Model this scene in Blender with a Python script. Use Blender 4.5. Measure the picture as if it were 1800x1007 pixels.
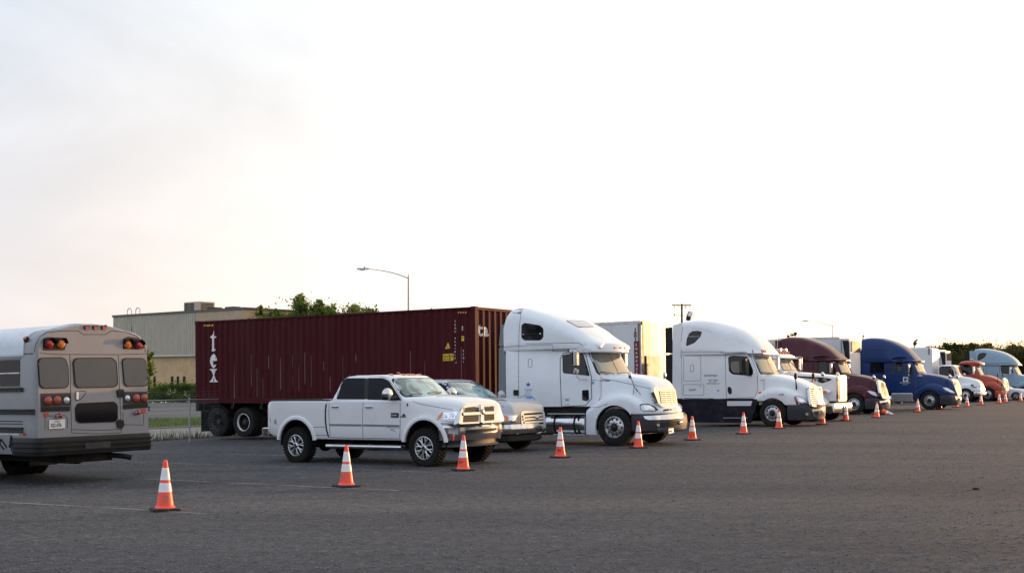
import bpy, bmesh, math, random
import numpy as np
from math import sin, cos, pi, radians, atan2, hypot, sqrt
from mathutils import Vector, Matrix, Euler
from mathutils.bvhtree import BVHTree
from mathutils.geometry import delaunay_2d_cdt

for o in list(bpy.data.objects): bpy.data.objects.remove(o)
SC = bpy.context.scene
COL = SC.collection
random.seed(7); RNG = np.random.default_rng(11)

# ------------------------------------------------------------------ camera, sky, sun, exposure
EYE = 1.9; FPX = 2000.0; CPX = 900.0; HPX = 660.0          # photo is 1800 px wide, horizon on row 660
cd = bpy.data.cameras.new('camera'); cam = bpy.data.objects.new('camera', cd); COL.objects.link(cam)
cam.location = (0, 0, EYE); cam.rotation_euler = (radians(90), 0, 0)
cd.sensor_width = 36; cd.lens = 36 * FPX / 1800; cd.shift_y = (HPX - 503.5) / 1800
cd.clip_start = 0.1; cd.clip_end = 3000
SC.camera = cam

SUN_AZ = radians(41); SUN_EL = radians(3.0)                # azimuth counted from +X towards +Y
W = bpy.data.worlds.new('World'); SC.world = W; W.use_nodes = True
nt = W.node_tree; nt.nodes.clear()
def wn(t, **k):
    n = nt.nodes.new(t)
    for a, b in k.items(): setattr(n, a, b)
    return n
wout = wn('ShaderNodeOutputWorld'); wbg = wn('ShaderNodeBackground'); wbg.inputs[1].default_value = 0.1
sky = wn('ShaderNodeTexSky', sky_type='NISHITA', sun_disc=False, sun_elevation=SUN_EL, sun_rotation=radians(90) - SUN_AZ,
         air_density=1.0, dust_density=2.0, ozone_density=1.0, altitude=100)
# thin evening cloud veil lying over the clear sky
tc = wn('ShaderNodeTexCoord'); mp = wn('ShaderNodeMapping'); mp.inputs['Scale'].default_value = (1.0, 1.0, 3.2)
mp.inputs['Rotation'].default_value = (0.0, 0.12, 0.3)
nz = wn('ShaderNodeTexNoise'); nz.inputs['Scale'].default_value = 2.3; nz.inputs['Detail'].default_value = 7; nz.inputs['Roughness'].default_value = .55
nz.inputs['Distortion'].default_value = .6
rmp = wn('ShaderNodeMapRange'); rmp.inputs['From Min'].default_value = .33; rmp.inputs['From Max'].default_value = .70
rmp.inputs['To Min'].default_value = .84; rmp.inputs['To Max'].default_value = .97
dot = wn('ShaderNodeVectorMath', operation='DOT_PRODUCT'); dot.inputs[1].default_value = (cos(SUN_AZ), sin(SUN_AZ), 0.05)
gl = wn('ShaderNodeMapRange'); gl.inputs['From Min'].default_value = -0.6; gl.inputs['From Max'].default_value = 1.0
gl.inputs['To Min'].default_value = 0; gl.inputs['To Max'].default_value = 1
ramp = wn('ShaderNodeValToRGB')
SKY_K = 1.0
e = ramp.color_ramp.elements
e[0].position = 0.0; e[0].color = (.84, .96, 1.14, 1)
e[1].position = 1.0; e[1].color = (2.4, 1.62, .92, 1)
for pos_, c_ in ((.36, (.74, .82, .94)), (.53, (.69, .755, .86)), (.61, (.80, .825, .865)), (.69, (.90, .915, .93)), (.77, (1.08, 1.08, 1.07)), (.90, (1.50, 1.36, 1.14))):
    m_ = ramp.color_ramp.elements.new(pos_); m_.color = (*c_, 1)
sep = wn('ShaderNodeSeparateXYZ')
low = wn('ShaderNodeMapRange'); low.inputs['From Min'].default_value = 0.0; low.inputs['From Max'].default_value = .30
low.inputs['To Min'].default_value = 1; low.inputs['To Max'].default_value = 0
warm = wn('ShaderNodeMix', data_type='RGBA', blend_type='MULTIPLY'); warm.inputs['B'].default_value = (1.20, 1.02, .89, 1)
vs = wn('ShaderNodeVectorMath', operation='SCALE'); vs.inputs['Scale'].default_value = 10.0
mx = wn('ShaderNodeMix', data_type='RGBA')
L = nt.links.new
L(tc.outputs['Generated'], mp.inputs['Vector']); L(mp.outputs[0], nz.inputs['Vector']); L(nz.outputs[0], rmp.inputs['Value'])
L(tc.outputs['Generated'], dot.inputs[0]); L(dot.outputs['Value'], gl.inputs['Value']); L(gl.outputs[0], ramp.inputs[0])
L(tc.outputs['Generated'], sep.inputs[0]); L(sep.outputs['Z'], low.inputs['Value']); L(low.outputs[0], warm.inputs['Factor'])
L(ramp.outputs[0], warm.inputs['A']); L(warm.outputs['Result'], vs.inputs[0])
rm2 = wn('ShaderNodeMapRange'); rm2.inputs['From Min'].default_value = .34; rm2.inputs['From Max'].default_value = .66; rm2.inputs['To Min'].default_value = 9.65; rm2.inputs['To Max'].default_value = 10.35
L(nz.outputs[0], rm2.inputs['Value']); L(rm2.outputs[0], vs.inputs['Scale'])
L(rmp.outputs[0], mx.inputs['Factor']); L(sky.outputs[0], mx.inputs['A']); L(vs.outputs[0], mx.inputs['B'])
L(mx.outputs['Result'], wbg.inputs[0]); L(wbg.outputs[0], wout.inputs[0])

sd = bpy.data.lights.new('sun', 'SUN'); sd.energy = 3.4; sd.angle = radians(.53); sd.color = (1.0, .56, .25)
sun = bpy.data.objects.new('sun', sd); COL.objects.link(sun); sun.location = (60, 60, 40)
sun.rotation_euler = Vector((-cos(SUN_AZ) * cos(SUN_EL), -sin(SUN_AZ) * cos(SUN_EL), -sin(SUN_EL))).to_track_quat('-Z', 'Y').to_euler()
vw = SC.view_settings; vw.view_transform = 'Standard'; vw.look = 'None'; vw.gamma = 1; vw.exposure = 0.25; vw.use_curve_mapping = False

# ------------------------------------------------------------------ materials
MATS = {}
def mat(name, col, rough=.5, metal=0.0, coat=0.0, spec=.5, noise=0.0, nscale=6.0, bump=0.0, bscale=60.0, dirt=None, dscale=1.2, damt=.35, emit=None, stretch=None, trans=0.0):
    if name in MATS: return MATS[name]
    m = bpy.data.materials.new(name); m.use_nodes = True; t = m.node_tree; b = t.nodes['Principled BSDF']
    c = (*col, 1)
    b.inputs['Base Color'].default_value = c; b.inputs['Roughness'].default_value = rough; b.inputs['Metallic'].default_value = metal
    b.inputs['Coat Weight'].default_value = coat; b.inputs['Coat Roughness'].default_value = .06; b.inputs['Specular IOR Level'].default_value = spec
    b.inputs['Transmission Weight'].default_value = trans
    lk = t.links.new
    co = t.nodes.new('ShaderNodeTexCoord'); src = co.outputs['Object']
    if stretch:
        mpn = t.nodes.new('ShaderNodeMapping'); mpn.inputs['Scale'].default_value = stretch; lk(src, mpn.inputs[0]); src = mpn.outputs[0]
    cur = None
    if noise > 0:
        n = t.nodes.new('ShaderNodeTexNoise'); n.inputs['Scale'].default_value = nscale; n.inputs['Detail'].default_value = 6; n.inputs['Roughness'].default_value = .6
        lk(src, n.inputs['Vector'])
        r = t.nodes.new('ShaderNodeMapRange'); r.inputs['From Min'].default_value = .3; r.inputs['From Max'].default_value = .7
        r.inputs['To Min'].default_value = 1 - noise; r.inputs['To Max'].default_value = 1 + noise; lk(n.outputs[0], r.inputs['Value'])
        v = t.nodes.new('ShaderNodeVectorMath'); v.operation = 'SCALE'; v.inputs[0].default_value = col; lk(r.outputs[0], v.inputs['Scale'])
        cur = v.outputs[0]
    if dirt:
        n = t.nodes.new('ShaderNodeTexNoise'); n.inputs['Scale'].default_value = dscale; n.inputs['Detail'].default_value = 8; n.inputs['Roughness'].default_value = .68
        lk(src, n.inputs['Vector'])
        r = t.nodes.new('ShaderNodeMapRange'); r.inputs['From Min'].default_value = .47; r.inputs['From Max'].default_value = .78
        r.inputs['To Max'].default_value = damt; lk(n.outputs[0], r.inputs['Value'])
        mxn = t.nodes.new('ShaderNodeMix'); mxn.data_type = 'RGBA'; mxn.inputs['A'].default_value = c; mxn.inputs['B'].default_value = (*dirt, 1)
        if cur is not None: lk(cur, mxn.inputs['A'])
        lk(r.outputs[0], mxn.inputs['Factor']); cur = mxn.outputs['Result']
        rr = t.nodes.new('ShaderNodeMapRange'); rr.inputs['To Min'].default_value = rough; rr.inputs['To Max'].default_value = min(1, rough + .35)
        lk(r.outputs[0], rr.inputs['Value']); lk(rr.outputs[0], b.inputs['Roughness'])
    if cur is not None: lk(cur, b.inputs['Base Color'])
    if bump > 0:
        n = t.nodes.new('ShaderNodeTexNoise'); n.inputs['Scale'].default_value = bscale; n.inputs['Detail'].default_value = 4
        lk(src, n.inputs['Vector'])
        bp = t.nodes.new('ShaderNodeBump'); bp.inputs['Strength'].default_value = bump; bp.inputs['Distance'].default_value = .02
        lk(n.outputs[0], bp.inputs['Height']); lk(bp.outputs[0], b.inputs['Normal'])
    if emit:
        b.inputs['Emission Color'].default_value = (*emit[0], 1); b.inputs['Emission Strength'].default_value = emit[1]
    MATS[name] = m; return m

GRIME = (.16, .13, .10)
M_WHITE = mat('white_paint', (.74, .75, .77), .28, coat=.5, dirt=GRIME, dscale=1.1, damt=.16)
M_WHITE2 = mat('white_truck_paint', (.72, .76, .80), .30, coat=.4, dirt=GRIME, dscale=.9, damt=.20)
M_SILVER = mat('silver_paint', (.42, .445, .49), .36, metal=.3, coat=.4, dirt=GRIME, dscale=2, damt=.15)
M_MAROON = mat('maroon_truck_paint', (.058, .005, .016), .34, coat=.10, spec=.25, dirt=GRIME, dscale=1.3, damt=.10)
M_BLUE = mat('blue_truck_paint', (.003, .028, .125), .34, coat=.10, spec=.25, dirt=GRIME, dscale=1.3, damt=.08)
M_ORANGE = mat('orange_truck_paint', (.40, .040, .014), .32, coat=.25, spec=.4, dirt=GRIME, dscale=1.3, damt=.15)
M_LBLUE = mat('light_blue_truck_paint', (.20, .31, .41), .32, coat=.3, dirt=GRIME, dscale=1.3, damt=.12)
M_GRAYP = mat('grey_bus_paint', (.235, .238, .258), .38, coat=.25, noise=.05, nscale=3, dirt=GRIME, dscale=1.4, damt=.25)
M_BUSROOF = mat('white_roof_paint', (.62, .66, .72), .4, noise=.05, dirt=(.25, .24, .22), damt=.3)
M_CHROME = mat('chrome', (.58, .58, .59), .17, metal=1.0, dirt=(.22, .19, .15), dscale=5, damt=.35)
M_ALU = mat('brushed_aluminium', (.55, .55, .56), .33, metal=.9, noise=.12, nscale=9, dirt=(.1, .09, .08), dscale=6, damt=.6)
M_ALU2 = mat('polished_tank', (.62, .62, .64), .2, metal=1.0, dirt=(.2, .17, .14), dscale=3, damt=.45)
M_RUB = mat('tyre_rubber', (.013, .0125, .0125), .85, spec=.25, noise=.35, nscale=14, dirt=(.09, .07, .055), dscale=5, damt=.28, bump=.25, bscale=40)
M_BLACK = mat('black_plastic', (.010, .010, .011), .55, spec=.3, dirt=(.09, .075, .06), dscale=3, damt=.25)
M_DGREY = mat('dark_grey_plastic', (.030, .031, .037), .6, spec=.3, dirt=(.12, .10, .08), dscale=3, damt=.35)
M_GREY = mat('grey_panel', (.16, .17, .19), .45, dirt=GRIME, damt=.3)
M_NAVY = mat('navy_fairing_paint', (.005, .006, .016), .4, coat=.05, spec=.3, dirt=GRIME, dscale=2, damt=.2)
M_CHASS = mat('chassis_black', (.009, .008, .008), .7, spec=.25, dirt=(.10, .07, .05), dscale=2.5, damt=.5)
M_GLASS = mat('dark_window_glass', (.006, .007, .008), .04, spec=.4)
M_TINT = mat('tinted_glass', (.004, .005, .009), .05, spec=.14)
M_BUSGL = mat('frosted_bus_glass', (.055, .066, .082), .16, spec=.5, noise=.12, nscale=2)
M_SEAM = mat('panel_gap', (.05, .05, .055), .8)
M_SEAMD = mat('dark_gap', (.012, .012, .013), .8)
M_RUBB = mat('window_rubber', (.008, .008, .009), .65, spec=.3)
M_AMBER = mat('amber_lens', (.75, .17, .015), .15, coat=.6, spec=.6)
M_RED = mat('red_lens', (.38, .012, .012), .16, coat=.6, noise=.2, nscale=30)
M_DRED = mat('dull_red_lens', (.30, .045, .025), .35, coat=.3, noise=.25, nscale=40)
M_CLEAR = mat('clear_lens', (.55, .57, .60), .10, metal=.35, coat=.9)
M_REFL = mat('lamp_reflector', (.75, .76, .78), .08, metal=1.0, noise=.25, nscale=22)
M_WTXT = mat('white_lettering', (.72, .72, .72), .5, noise=.12, nscale=18)
M_BTXT = mat('black_lettering', (.015, .015, .02), .9, spec=.1)
M_BLTXT = mat('blue_lettering', (.02, .07, .36), .4)
M_LBTXT = mat('light_blue_sticker', (.10, .32, .62), .4)
M_YEL = mat('yellow_sticker', (.66, .42, .02), .5, noise=.12, nscale=10)
M_PLATE = mat('plate_white', (.72, .72, .70), .45, noise=.06, nscale=20)
M_CONE = mat('orange_cone_rubber', (.98, .088, .045), .42, noise=.07, nscale=14, dirt=(.25, .08, .05), dscale=7, damt=.35)
M_CONEW = mat('cone_reflective_white', (.78, .77, .79), .35, noise=.05, nscale=30, dirt=(.3, .25, .22), dscale=9, damt=.3)
M_CONEB = mat('cone_base_rubber', (.018, .016, .016), .8, dirt=(.12, .09, .07), dscale=9, damt=.5)
M_SEAT = mat('seat_cloth', (.20, .17, .13), .9)
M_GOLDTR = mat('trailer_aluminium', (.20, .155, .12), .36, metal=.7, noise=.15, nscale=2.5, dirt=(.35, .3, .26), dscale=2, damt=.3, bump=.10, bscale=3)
M_TRWHITE = mat('trailer_white', (.63, .63, .66), .45, noise=.05, nscale=2, dirt=(.3, .28, .26), dscale=1, damt=.35)

def windshield_mat(name, shade, kind):
    """kind: glass over a folded reflective sun shade; else pale base imitating reflected sky"""
    m = mat(name, shade, .035, coat=.6, spec=.8)
    t = m.node_tree; b = t.nodes['Principled BSDF']; lk = t.links.new
    co = t.nodes.new('ShaderNodeTexCoord'); n = t.nodes.new('ShaderNodeTexNoise'); n.inputs['Scale'].default_value = 2.6 if kind else 1.0
    n.inputs['Detail'].default_value = 3; n.inputs['Distortion'].default_value = 1.2; lk(co.outputs['Object'], n.inputs['Vector'])
    r = t.nodes.new('ShaderNodeValToRGB'); lk(n.outputs[0], r.inputs[0])
    a = r.color_ramp.elements
    if kind: a[0].position = .38; a[0].color = (.02, .06, .06, 1); a[1].position = .62; a[1].color = (*shade, 1)
    else: a[0].position = .35; a[0].color = tuple(c * .6 for c in shade) + (1,); a[1].position = .7; a[1].color = (*shade, 1)
    lk(r.outputs[0], b.inputs['Base Color']); return m
M_WS_RAM = windshield_mat('windscreen_with_sunshade', (.24, .43, .45), True)
M_WS = windshield_mat('windscreen_glass', (.17, .185, .17), False)  # no shade inside: lightened base colour imitates the sky's reflection

# ------------------------------------------------------------------ geometry helpers
def bmsrc(): return bmesh.new()
def pchip(xs, ys, x):
    xs = np.asarray(xs, float); ys = np.asarray(ys, float); x = np.clip(np.asarray(x, float), xs[0], xs[-1])
    h = np.diff(xs); d = np.diff(ys) / h; n = len(xs); m = np.zeros(n)
    if n == 2: return ys[0] + d[0] * (x - xs[0])
    for i in range(1, n - 1):
        if d[i - 1] * d[i] > 0:
            w1 = 2 * h[i] + h[i - 1]; w2 = h[i] + 2 * h[i - 1]; m[i] = (w1 + w2) / (w1 / d[i - 1] + w2 / d[i])
    m[0] = d[0]; m[-1] = d[-1]
    k = np.clip(np.searchsorted(xs, x, side='right') - 1, 0, n - 2); t = (x - xs[k]) / h[k]
    return ((2*t**3-3*t**2+1)*ys[k] + (t**3-2*t**2+t)*h[k]*m[k] + (-2*t**3+3*t**2)*ys[k+1] + (t**3-t**2)*h[k]*m[k+1])

def rpoly(pts, r=.05, n=4):
    out = []; N = len(pts)
    for i in range(N):
        p = np.array(pts[i], float); a = np.array(pts[i - 1], float); b = np.array(pts[(i + 1) % N], float)
        ri = r[i] if isinstance(r, (list, tuple)) else r
        la = np.linalg.norm(a - p); lb = np.linalg.norm(b - p); q = min(ri, la * .48, lb * .48)
        if q < 1e-5: out.append(tuple(p)); continue
        s = p + (a - p) / la * q; t_ = p + (b - p) / lb * q
        for k in range(n + 1):
            t = k / n; out.append(tuple((1-t)**2 * s + 2*t*(1-t) * p + t*t * t_))
    return out
def rect(x0, y0, x1, y1): return [(x0, y0), (x1, y0), (x1, y1), (x0, y1)]

class MB:
    def __init__(s): s.v = []; s.f = []; s.fm = []; s.mats = []; s.ci = 0
    def m(s, mt):
        if mt not in s.mats: s.mats.append(mt)
        s.ci = s.mats.index(mt); return s
    def add(s, vs, fs):
        if not s.mats: s.m(M_BLACK)
        o = len(s.v); s.v.extend([tuple(map(float, p)) for p in vs]); s.f.extend([tuple(i + o for i in f) for f in fs]); s.fm.extend([s.ci] * len(fs)); return s
    def box(s, c, d, b=0.0, R=None):
        c = Vector(c); hx, hy, hz = d[0] / 2, d[1] / 2, d[2] / 2; b = min(b, hx * .9, hy * .9, hz * .9)
        if b <= 0:
            vs = [Vector((x, y, z)) for x in (-hx, hx) for y in (-hy, hy) for z in (-hz, hz)]
            fs = [(0, 1, 3, 2), (4, 6, 7, 5), (0, 4, 5, 1), (2, 3, 7, 6), (0, 2, 6, 4), (1, 5, 7, 3)]
        else:
            vs = []; idx = {}
            for sx in (-1, 1):
                for sy in (-1, 1):
                    for sz in (-1, 1):
                        for a in range(3):
                            p = [sx * (hx - b), sy * (hy - b), sz * (hz - b)]; p[a] = (sx * hx, sy * hy, sz * hz)[a]
                            idx[(sx, sy, sz, a)] = len(vs); vs.append(Vector(p))
            fs = []; I = idx
            for a in range(3):
                o1, o2 = [(1, 2), (0, 2), (0, 1)][a]
                for sg in (-1, 1):
                    q = []
                    for (u, w) in ((-1, -1), (1, -1), (1, 1), (-1, 1)):
                        k = [0, 0, 0]; k[a] = sg; k[o1] = u; k[o2] = w; q.append(I[(*k, a)])
                    fs.append(tuple(q))
            for a in range(3):
                o1, o2 = [(1, 2), (0, 2), (0, 1)][a]
                for u in (-1, 1):
                    for w in (-1, 1):
                        k = [0, 0, 0]; k[o1] = u; k[o2] = w
                        k0 = list(k); k0[a] = -1; k1 = list(k); k1[a] = 1
                        fs.append((I[(*k0, o1)], I[(*k1, o1)], I[(*k1, o2)], I[(*k0, o2)]))
            for sx in (-1, 1):
                for sy in (-1, 1):
                    for sz in (-1, 1): fs.append(tuple(I[(sx, sy, sz, a)] for a in range(3)))
        if R is not None: vs = [R @ p for p in vs]
        return s.add([p + c for p in vs], fs)
    def b2(s, x0, x1, y0, y1, z0, z1, b=0.0): return s.box(((x0+x1)/2, (y0+y1)/2, (z0+z1)/2), (abs(x1-x0), abs(y1-y0), abs(z1-z0)), b)
    def tube(s, pts, r, n=8, cap=True):
        P = [Vector(p) for p in pts]; rs = r if isinstance(r, (list, tuple)) else [r] * len(P)
        t0 = (P[1] - P[0]).normalized(); a = Vector((0, 0, 1)) if abs(t0.z) < .9 else Vector((1, 0, 0))
        u = t0.cross(a).normalized(); vs = []
        for i, p in enumerate(P):
            t = (P[min(i + 1, len(P) - 1)] - P[max(i - 1, 0)]).normalized()
            u = (u - t * u.dot(t)).normalized(); w = t.cross(u)
            for k in range(n): vs.append(p + (u * cos(2*pi*k/n) + w * sin(2*pi*k/n)) * rs[i])
        fs = [(i*n+k, i*n+(k+1) % n, (i+1)*n+(k+1) % n, (i+1)*n+k) for i in range(len(P)-1) for k in range(n)]
        if cap: fs += [tuple(range(n))[::-1], tuple(range((len(P)-1)*n, len(P)*n))]
        return s.add(vs, fs)
    def lathe(s, prof, c=(0, 0, 0), n=24, axis='y', cap=False):
        vs = []; c = Vector(c)
        for (r, a) in prof:
            for k in range(n):
                q = 2 * pi * k / n
                p = {'y': (r*cos(q), a, r*sin(q)), 'z': (r*cos(q), r*sin(q), a), 'x': (a, r*cos(q), r*sin(q))}[axis]; vs.append(c + Vector(p))
        m = len(prof); fs = [(i*n+k, i*n+(k+1) % n, (i+1)*n+(k+1) % n, (i+1)*n+k) for i in range(m-1) for k in range(n)]
        if cap: fs += [tuple(range(n)), tuple(range((m-1)*n, m*n))]
        return s.add(vs, fs)
    def loft(s, rings, cap=True):
        n = len(rings[0]); vs = [p for r in rings for p in r]; m = len(rings)
        fs = [(i*n+k, i*n+(k+1) % n, (i+1)*n+(k+1) % n, (i+1)*n+k) for i in range(m-1) for k in range(n)]
        if cap: fs += [tuple(range(n))[::-1], tuple(range((m-1)*n, m*n))]
        return s.add(vs, fs)
    def prism(s, poly, fn, w0, w1):
        n = len(poly); vs = [fn(u, v, w0) for u, v in poly] + [fn(u, v, w1) for u, v in poly]
        fs = [tuple(range(n)), tuple(range(n, 2*n))[::-1]] + [(k, k+n, (k+1) % n+n, (k+1) % n) for k in range(n)]
        return s.add(vs, fs)
    def ball(s, c, r, nu=12, nv=8, R=None):
        r = r if isinstance(r, (tuple, list)) else (r, r, r); c = Vector(c); vs = []
        for j in range(1, nv):
            th = pi * j / nv
            for i in range(nu):
                p = Vector((r[0]*sin(th)*cos(2*pi*i/nu), r[1]*sin(th)*sin(2*pi*i/nu), r[2]*cos(th))); vs.append(c + (R @ p if R else p))
        t = Vector((0, 0, r[2])); b = -t
        vs += [c + (R @ t if R else t), c + (R @ b if R else b)]; T = len(vs) - 2; B = T + 1
        fs = [(j*nu+i, j*nu+(i+1) % nu, (j+1)*nu+(i+1) % nu, (j+1)*nu+i) for j in range(nv-2) for i in range(nu)]
        fs += [(T, (i+1) % nu, i) for i in range(nu)] + [(B, (nv-2)*nu+i, (nv-2)*nu+(i+1) % nu) for i in range(nu)]
        return s.add(vs, fs)
    def mesh(s, name, ang=35, recalc=True):
        me = bpy.data.meshes.new(name); me.from_pydata(s.v, [], s.f)
        for mt in s.mats: me.materials.append(mt)
        me.polygons.foreach_set('material_index', s.fm)
        finish(me, ang, recalc); return me
    def build(s, name, parent=None, ang=35, recalc=True):
        return link(name, s.mesh(name, ang, recalc), parent)
def finish(me, ang=35, recalc=True):
    bm = bmesh.new(); bm.from_mesh(me)
    if recalc: bmesh.ops.recalc_face_normals(bm, faces=bm.faces)
    for f in bm.faces: f.smooth = True
    th = radians(ang)
    for ed in bm.edges:
        if len(ed.link_faces) == 2: ed.smooth = ed.calc_face_angle(0) < th
    bm.to_mesh(me); bm.free(); me.update()
def link(name, me, parent=None):
    o = bpy.data.objects.new(name, me); COL.objects.link(o)
    if parent is not None: o.parent = parent
    return o
def empty(name, loc=(0, 0, 0), rot=(0, 0, 0), parent=None):
    o = bpy.data.objects.new(name, None); COL.objects.link(o); o.location = loc; o.rotation_euler = rot; o.empty_display_size = .2
    if parent is not None: o.parent = parent
    return o
def tag(o, label, cat, group=None):
    o['label'] = label; o['category'] = cat
    if group: o['group'] = group
    return o
def kind(o, k): o['kind'] = k; return o
def copy_tree(o, parent=None):
    c = o.copy(); COL.objects.link(c)
    if parent is not None: c.parent = parent
    for ch in list(o.children): copy_tree(ch, c)
    return c
def mirror(o, name=None):
    c = o.copy(); COL.objects.link(c); c.scale = (1, -1, 1)
    return c

NS = 26
def section(x, p):
    """closed ring at station x; p: zb zt w wt ry rz rb cr"""
    zb, zt, w, wt, ry, rz, rb, cr = [p[k] for k in ('zb', 'zt', 'w', 'wt', 'ry', 'rz', 'rb', 'cr')]
    ry = min(ry, wt * .95); rz = min(rz, (zt - zb) * .6); rb = min(rb, (zt - zb) * .3, w * .5)
    h = []
    h.append((0, zb)); h.append((w * .6, zb)); h.append((w - rb, zb))
    h.append((w - rb * .3, zb + rb * .3)); h.append((w, zb + rb))
    z0 = zb + rb; z1 = zt - rz
    for t in (.25, .5, .75): h.append((w + (wt - w) * t, z0 + (z1 - z0) * t))
    for k in range(7):
        a = k / 6 * pi / 2; h.append((wt - ry + ry * cos(a), z1 + rz * sin(a)))
    wi = wt - ry
    for t in (.66, .33): h.append((wi * t, zt + cr * (1 - t * t)))
    h.append((0, zt + cr))
    ring = [(x, -y, z) for y, z in h] + [(x, y, z) for y, z in h[-2:0:-1]]
    return ring
DEF = dict(zb=.5, zt=1.0, w=1.0, wt=1.0, ry=.1, rz=.1, rb=.02, cr=0.0)
def loft_keys(keys, n=60, mb=None, extra=()):
    """keys: list of dict(x=..., params); missing params are held/interpolated"""
    ks = sorted(keys, key=lambda k: k['x'])
    xs = sorted(set(list(np.linspace(ks[0]['x'], ks[-1]['x'], n)) + [k['x'] for k in ks] + list(extra)))
    xs2 = [xs[0]]
    for x in xs[1:]:
        if x - xs2[-1] > .004: xs2.append(x)
    if xs[-1] != xs2[-1]: xs2[-1] = xs[-1]
    val = {}
    for nm in DEF:
        kx = [k['x'] for k in ks if nm in k]; ky = [k[nm] for k in ks if nm in k]
        if not kx: val[nm] = np.full(len(xs2), DEF[nm])
        elif len(kx) == 1: val[nm] = np.full(len(xs2), ky[0])
        else: val[nm] = pchip(kx, ky, xs2)
    if not any('wt' in k for k in ks): val['wt'] = val['w']
    rings = [section(x, {nm: float(val[nm][i]) for nm in DEF}) for i, x in enumerate(xs2)]
    mb = mb or MB()
    mb.loft(rings); return mb
def nose(x0, x1, w0, w1, n=7, p=2.3, **kw):
    """plan rounding of a front end from half width w0 at x0 to w1 at x1 (the tip)"""
    out = []
    for i in range(n + 1):
        t = i / n; t = sin(t * pi / 2); u = (1 - t ** p) ** (1 / p)
        out.append(dict(x=x0 + (x1 - x0) * t, w=w1 + (w0 - w1) * u))
    return out

def boolean(o, cutters):
    """subtract the cutter objects from o, keep the result as plain mesh"""
    for c in cutters:
        c.parent = o.parent          # cutters share the frame of the vehicle
        md = o.modifiers.new('cut', 'BOOLEAN'); md.object = c; md.operation = 'DIFFERENCE'; md.solver = 'EXACT'
    bpy.context.view_layer.update()
    dg = bpy.context.evaluated_depsgraph_get(); ev = o.evaluated_get(dg)
    me = bpy.data.meshes.new_from_object(ev, preserve_all_data_layers=False, depsgraph=dg)
    o.modifiers.clear(); old = o.data; me.name = old.name; o.data = me
    for c in cutters: bpy.data.objects.remove(c)
    finish(me, 32, recalc=False)
    return o
def cutter(mb):
    me = mb.mesh('cutter'); o = bpy.data.objects.new('cutter', me); COL.objects.link(o); return o

# ------------------------------------------------------------------ the ground shape and camera rays
LN0 = np.array([-4.83, 15.83]); LD = np.array([.530, .848]); LN = np.array([-.848, .530])     # cone line, its direction and the way behind it
def tback(x, y): return (x - LN0[0]) * LN[0] + (y - LN0[1]) * LN[1]
def gz(x, y):
    t = tback(x, y)
    s = np.log1p(np.exp(np.clip(t / .8, -30, 30))) * .8
    return -.0195 * np.minimum(s, 30 + 0 * s) if np.ndim(t) else -.0195 * min(s, 30)
def ray(px, py): return Vector(((px - CPX) / FPX, 1, -(py - HPX) / FPX))
def gpt(px, py, z=0.0):
    r = ray(px, py); return Vector((0, 0, EYE)) + r * ((z - EYE) / r.z)
def gpt2(px, py):
    p = gpt(px, py, 0)
    for _ in range(6): p = gpt(px, py, gz(p.x, p.y))
    return p
def at(px, py, Z): return Vector((0, 0, EYE)) + ray(px, py) * Z

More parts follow.
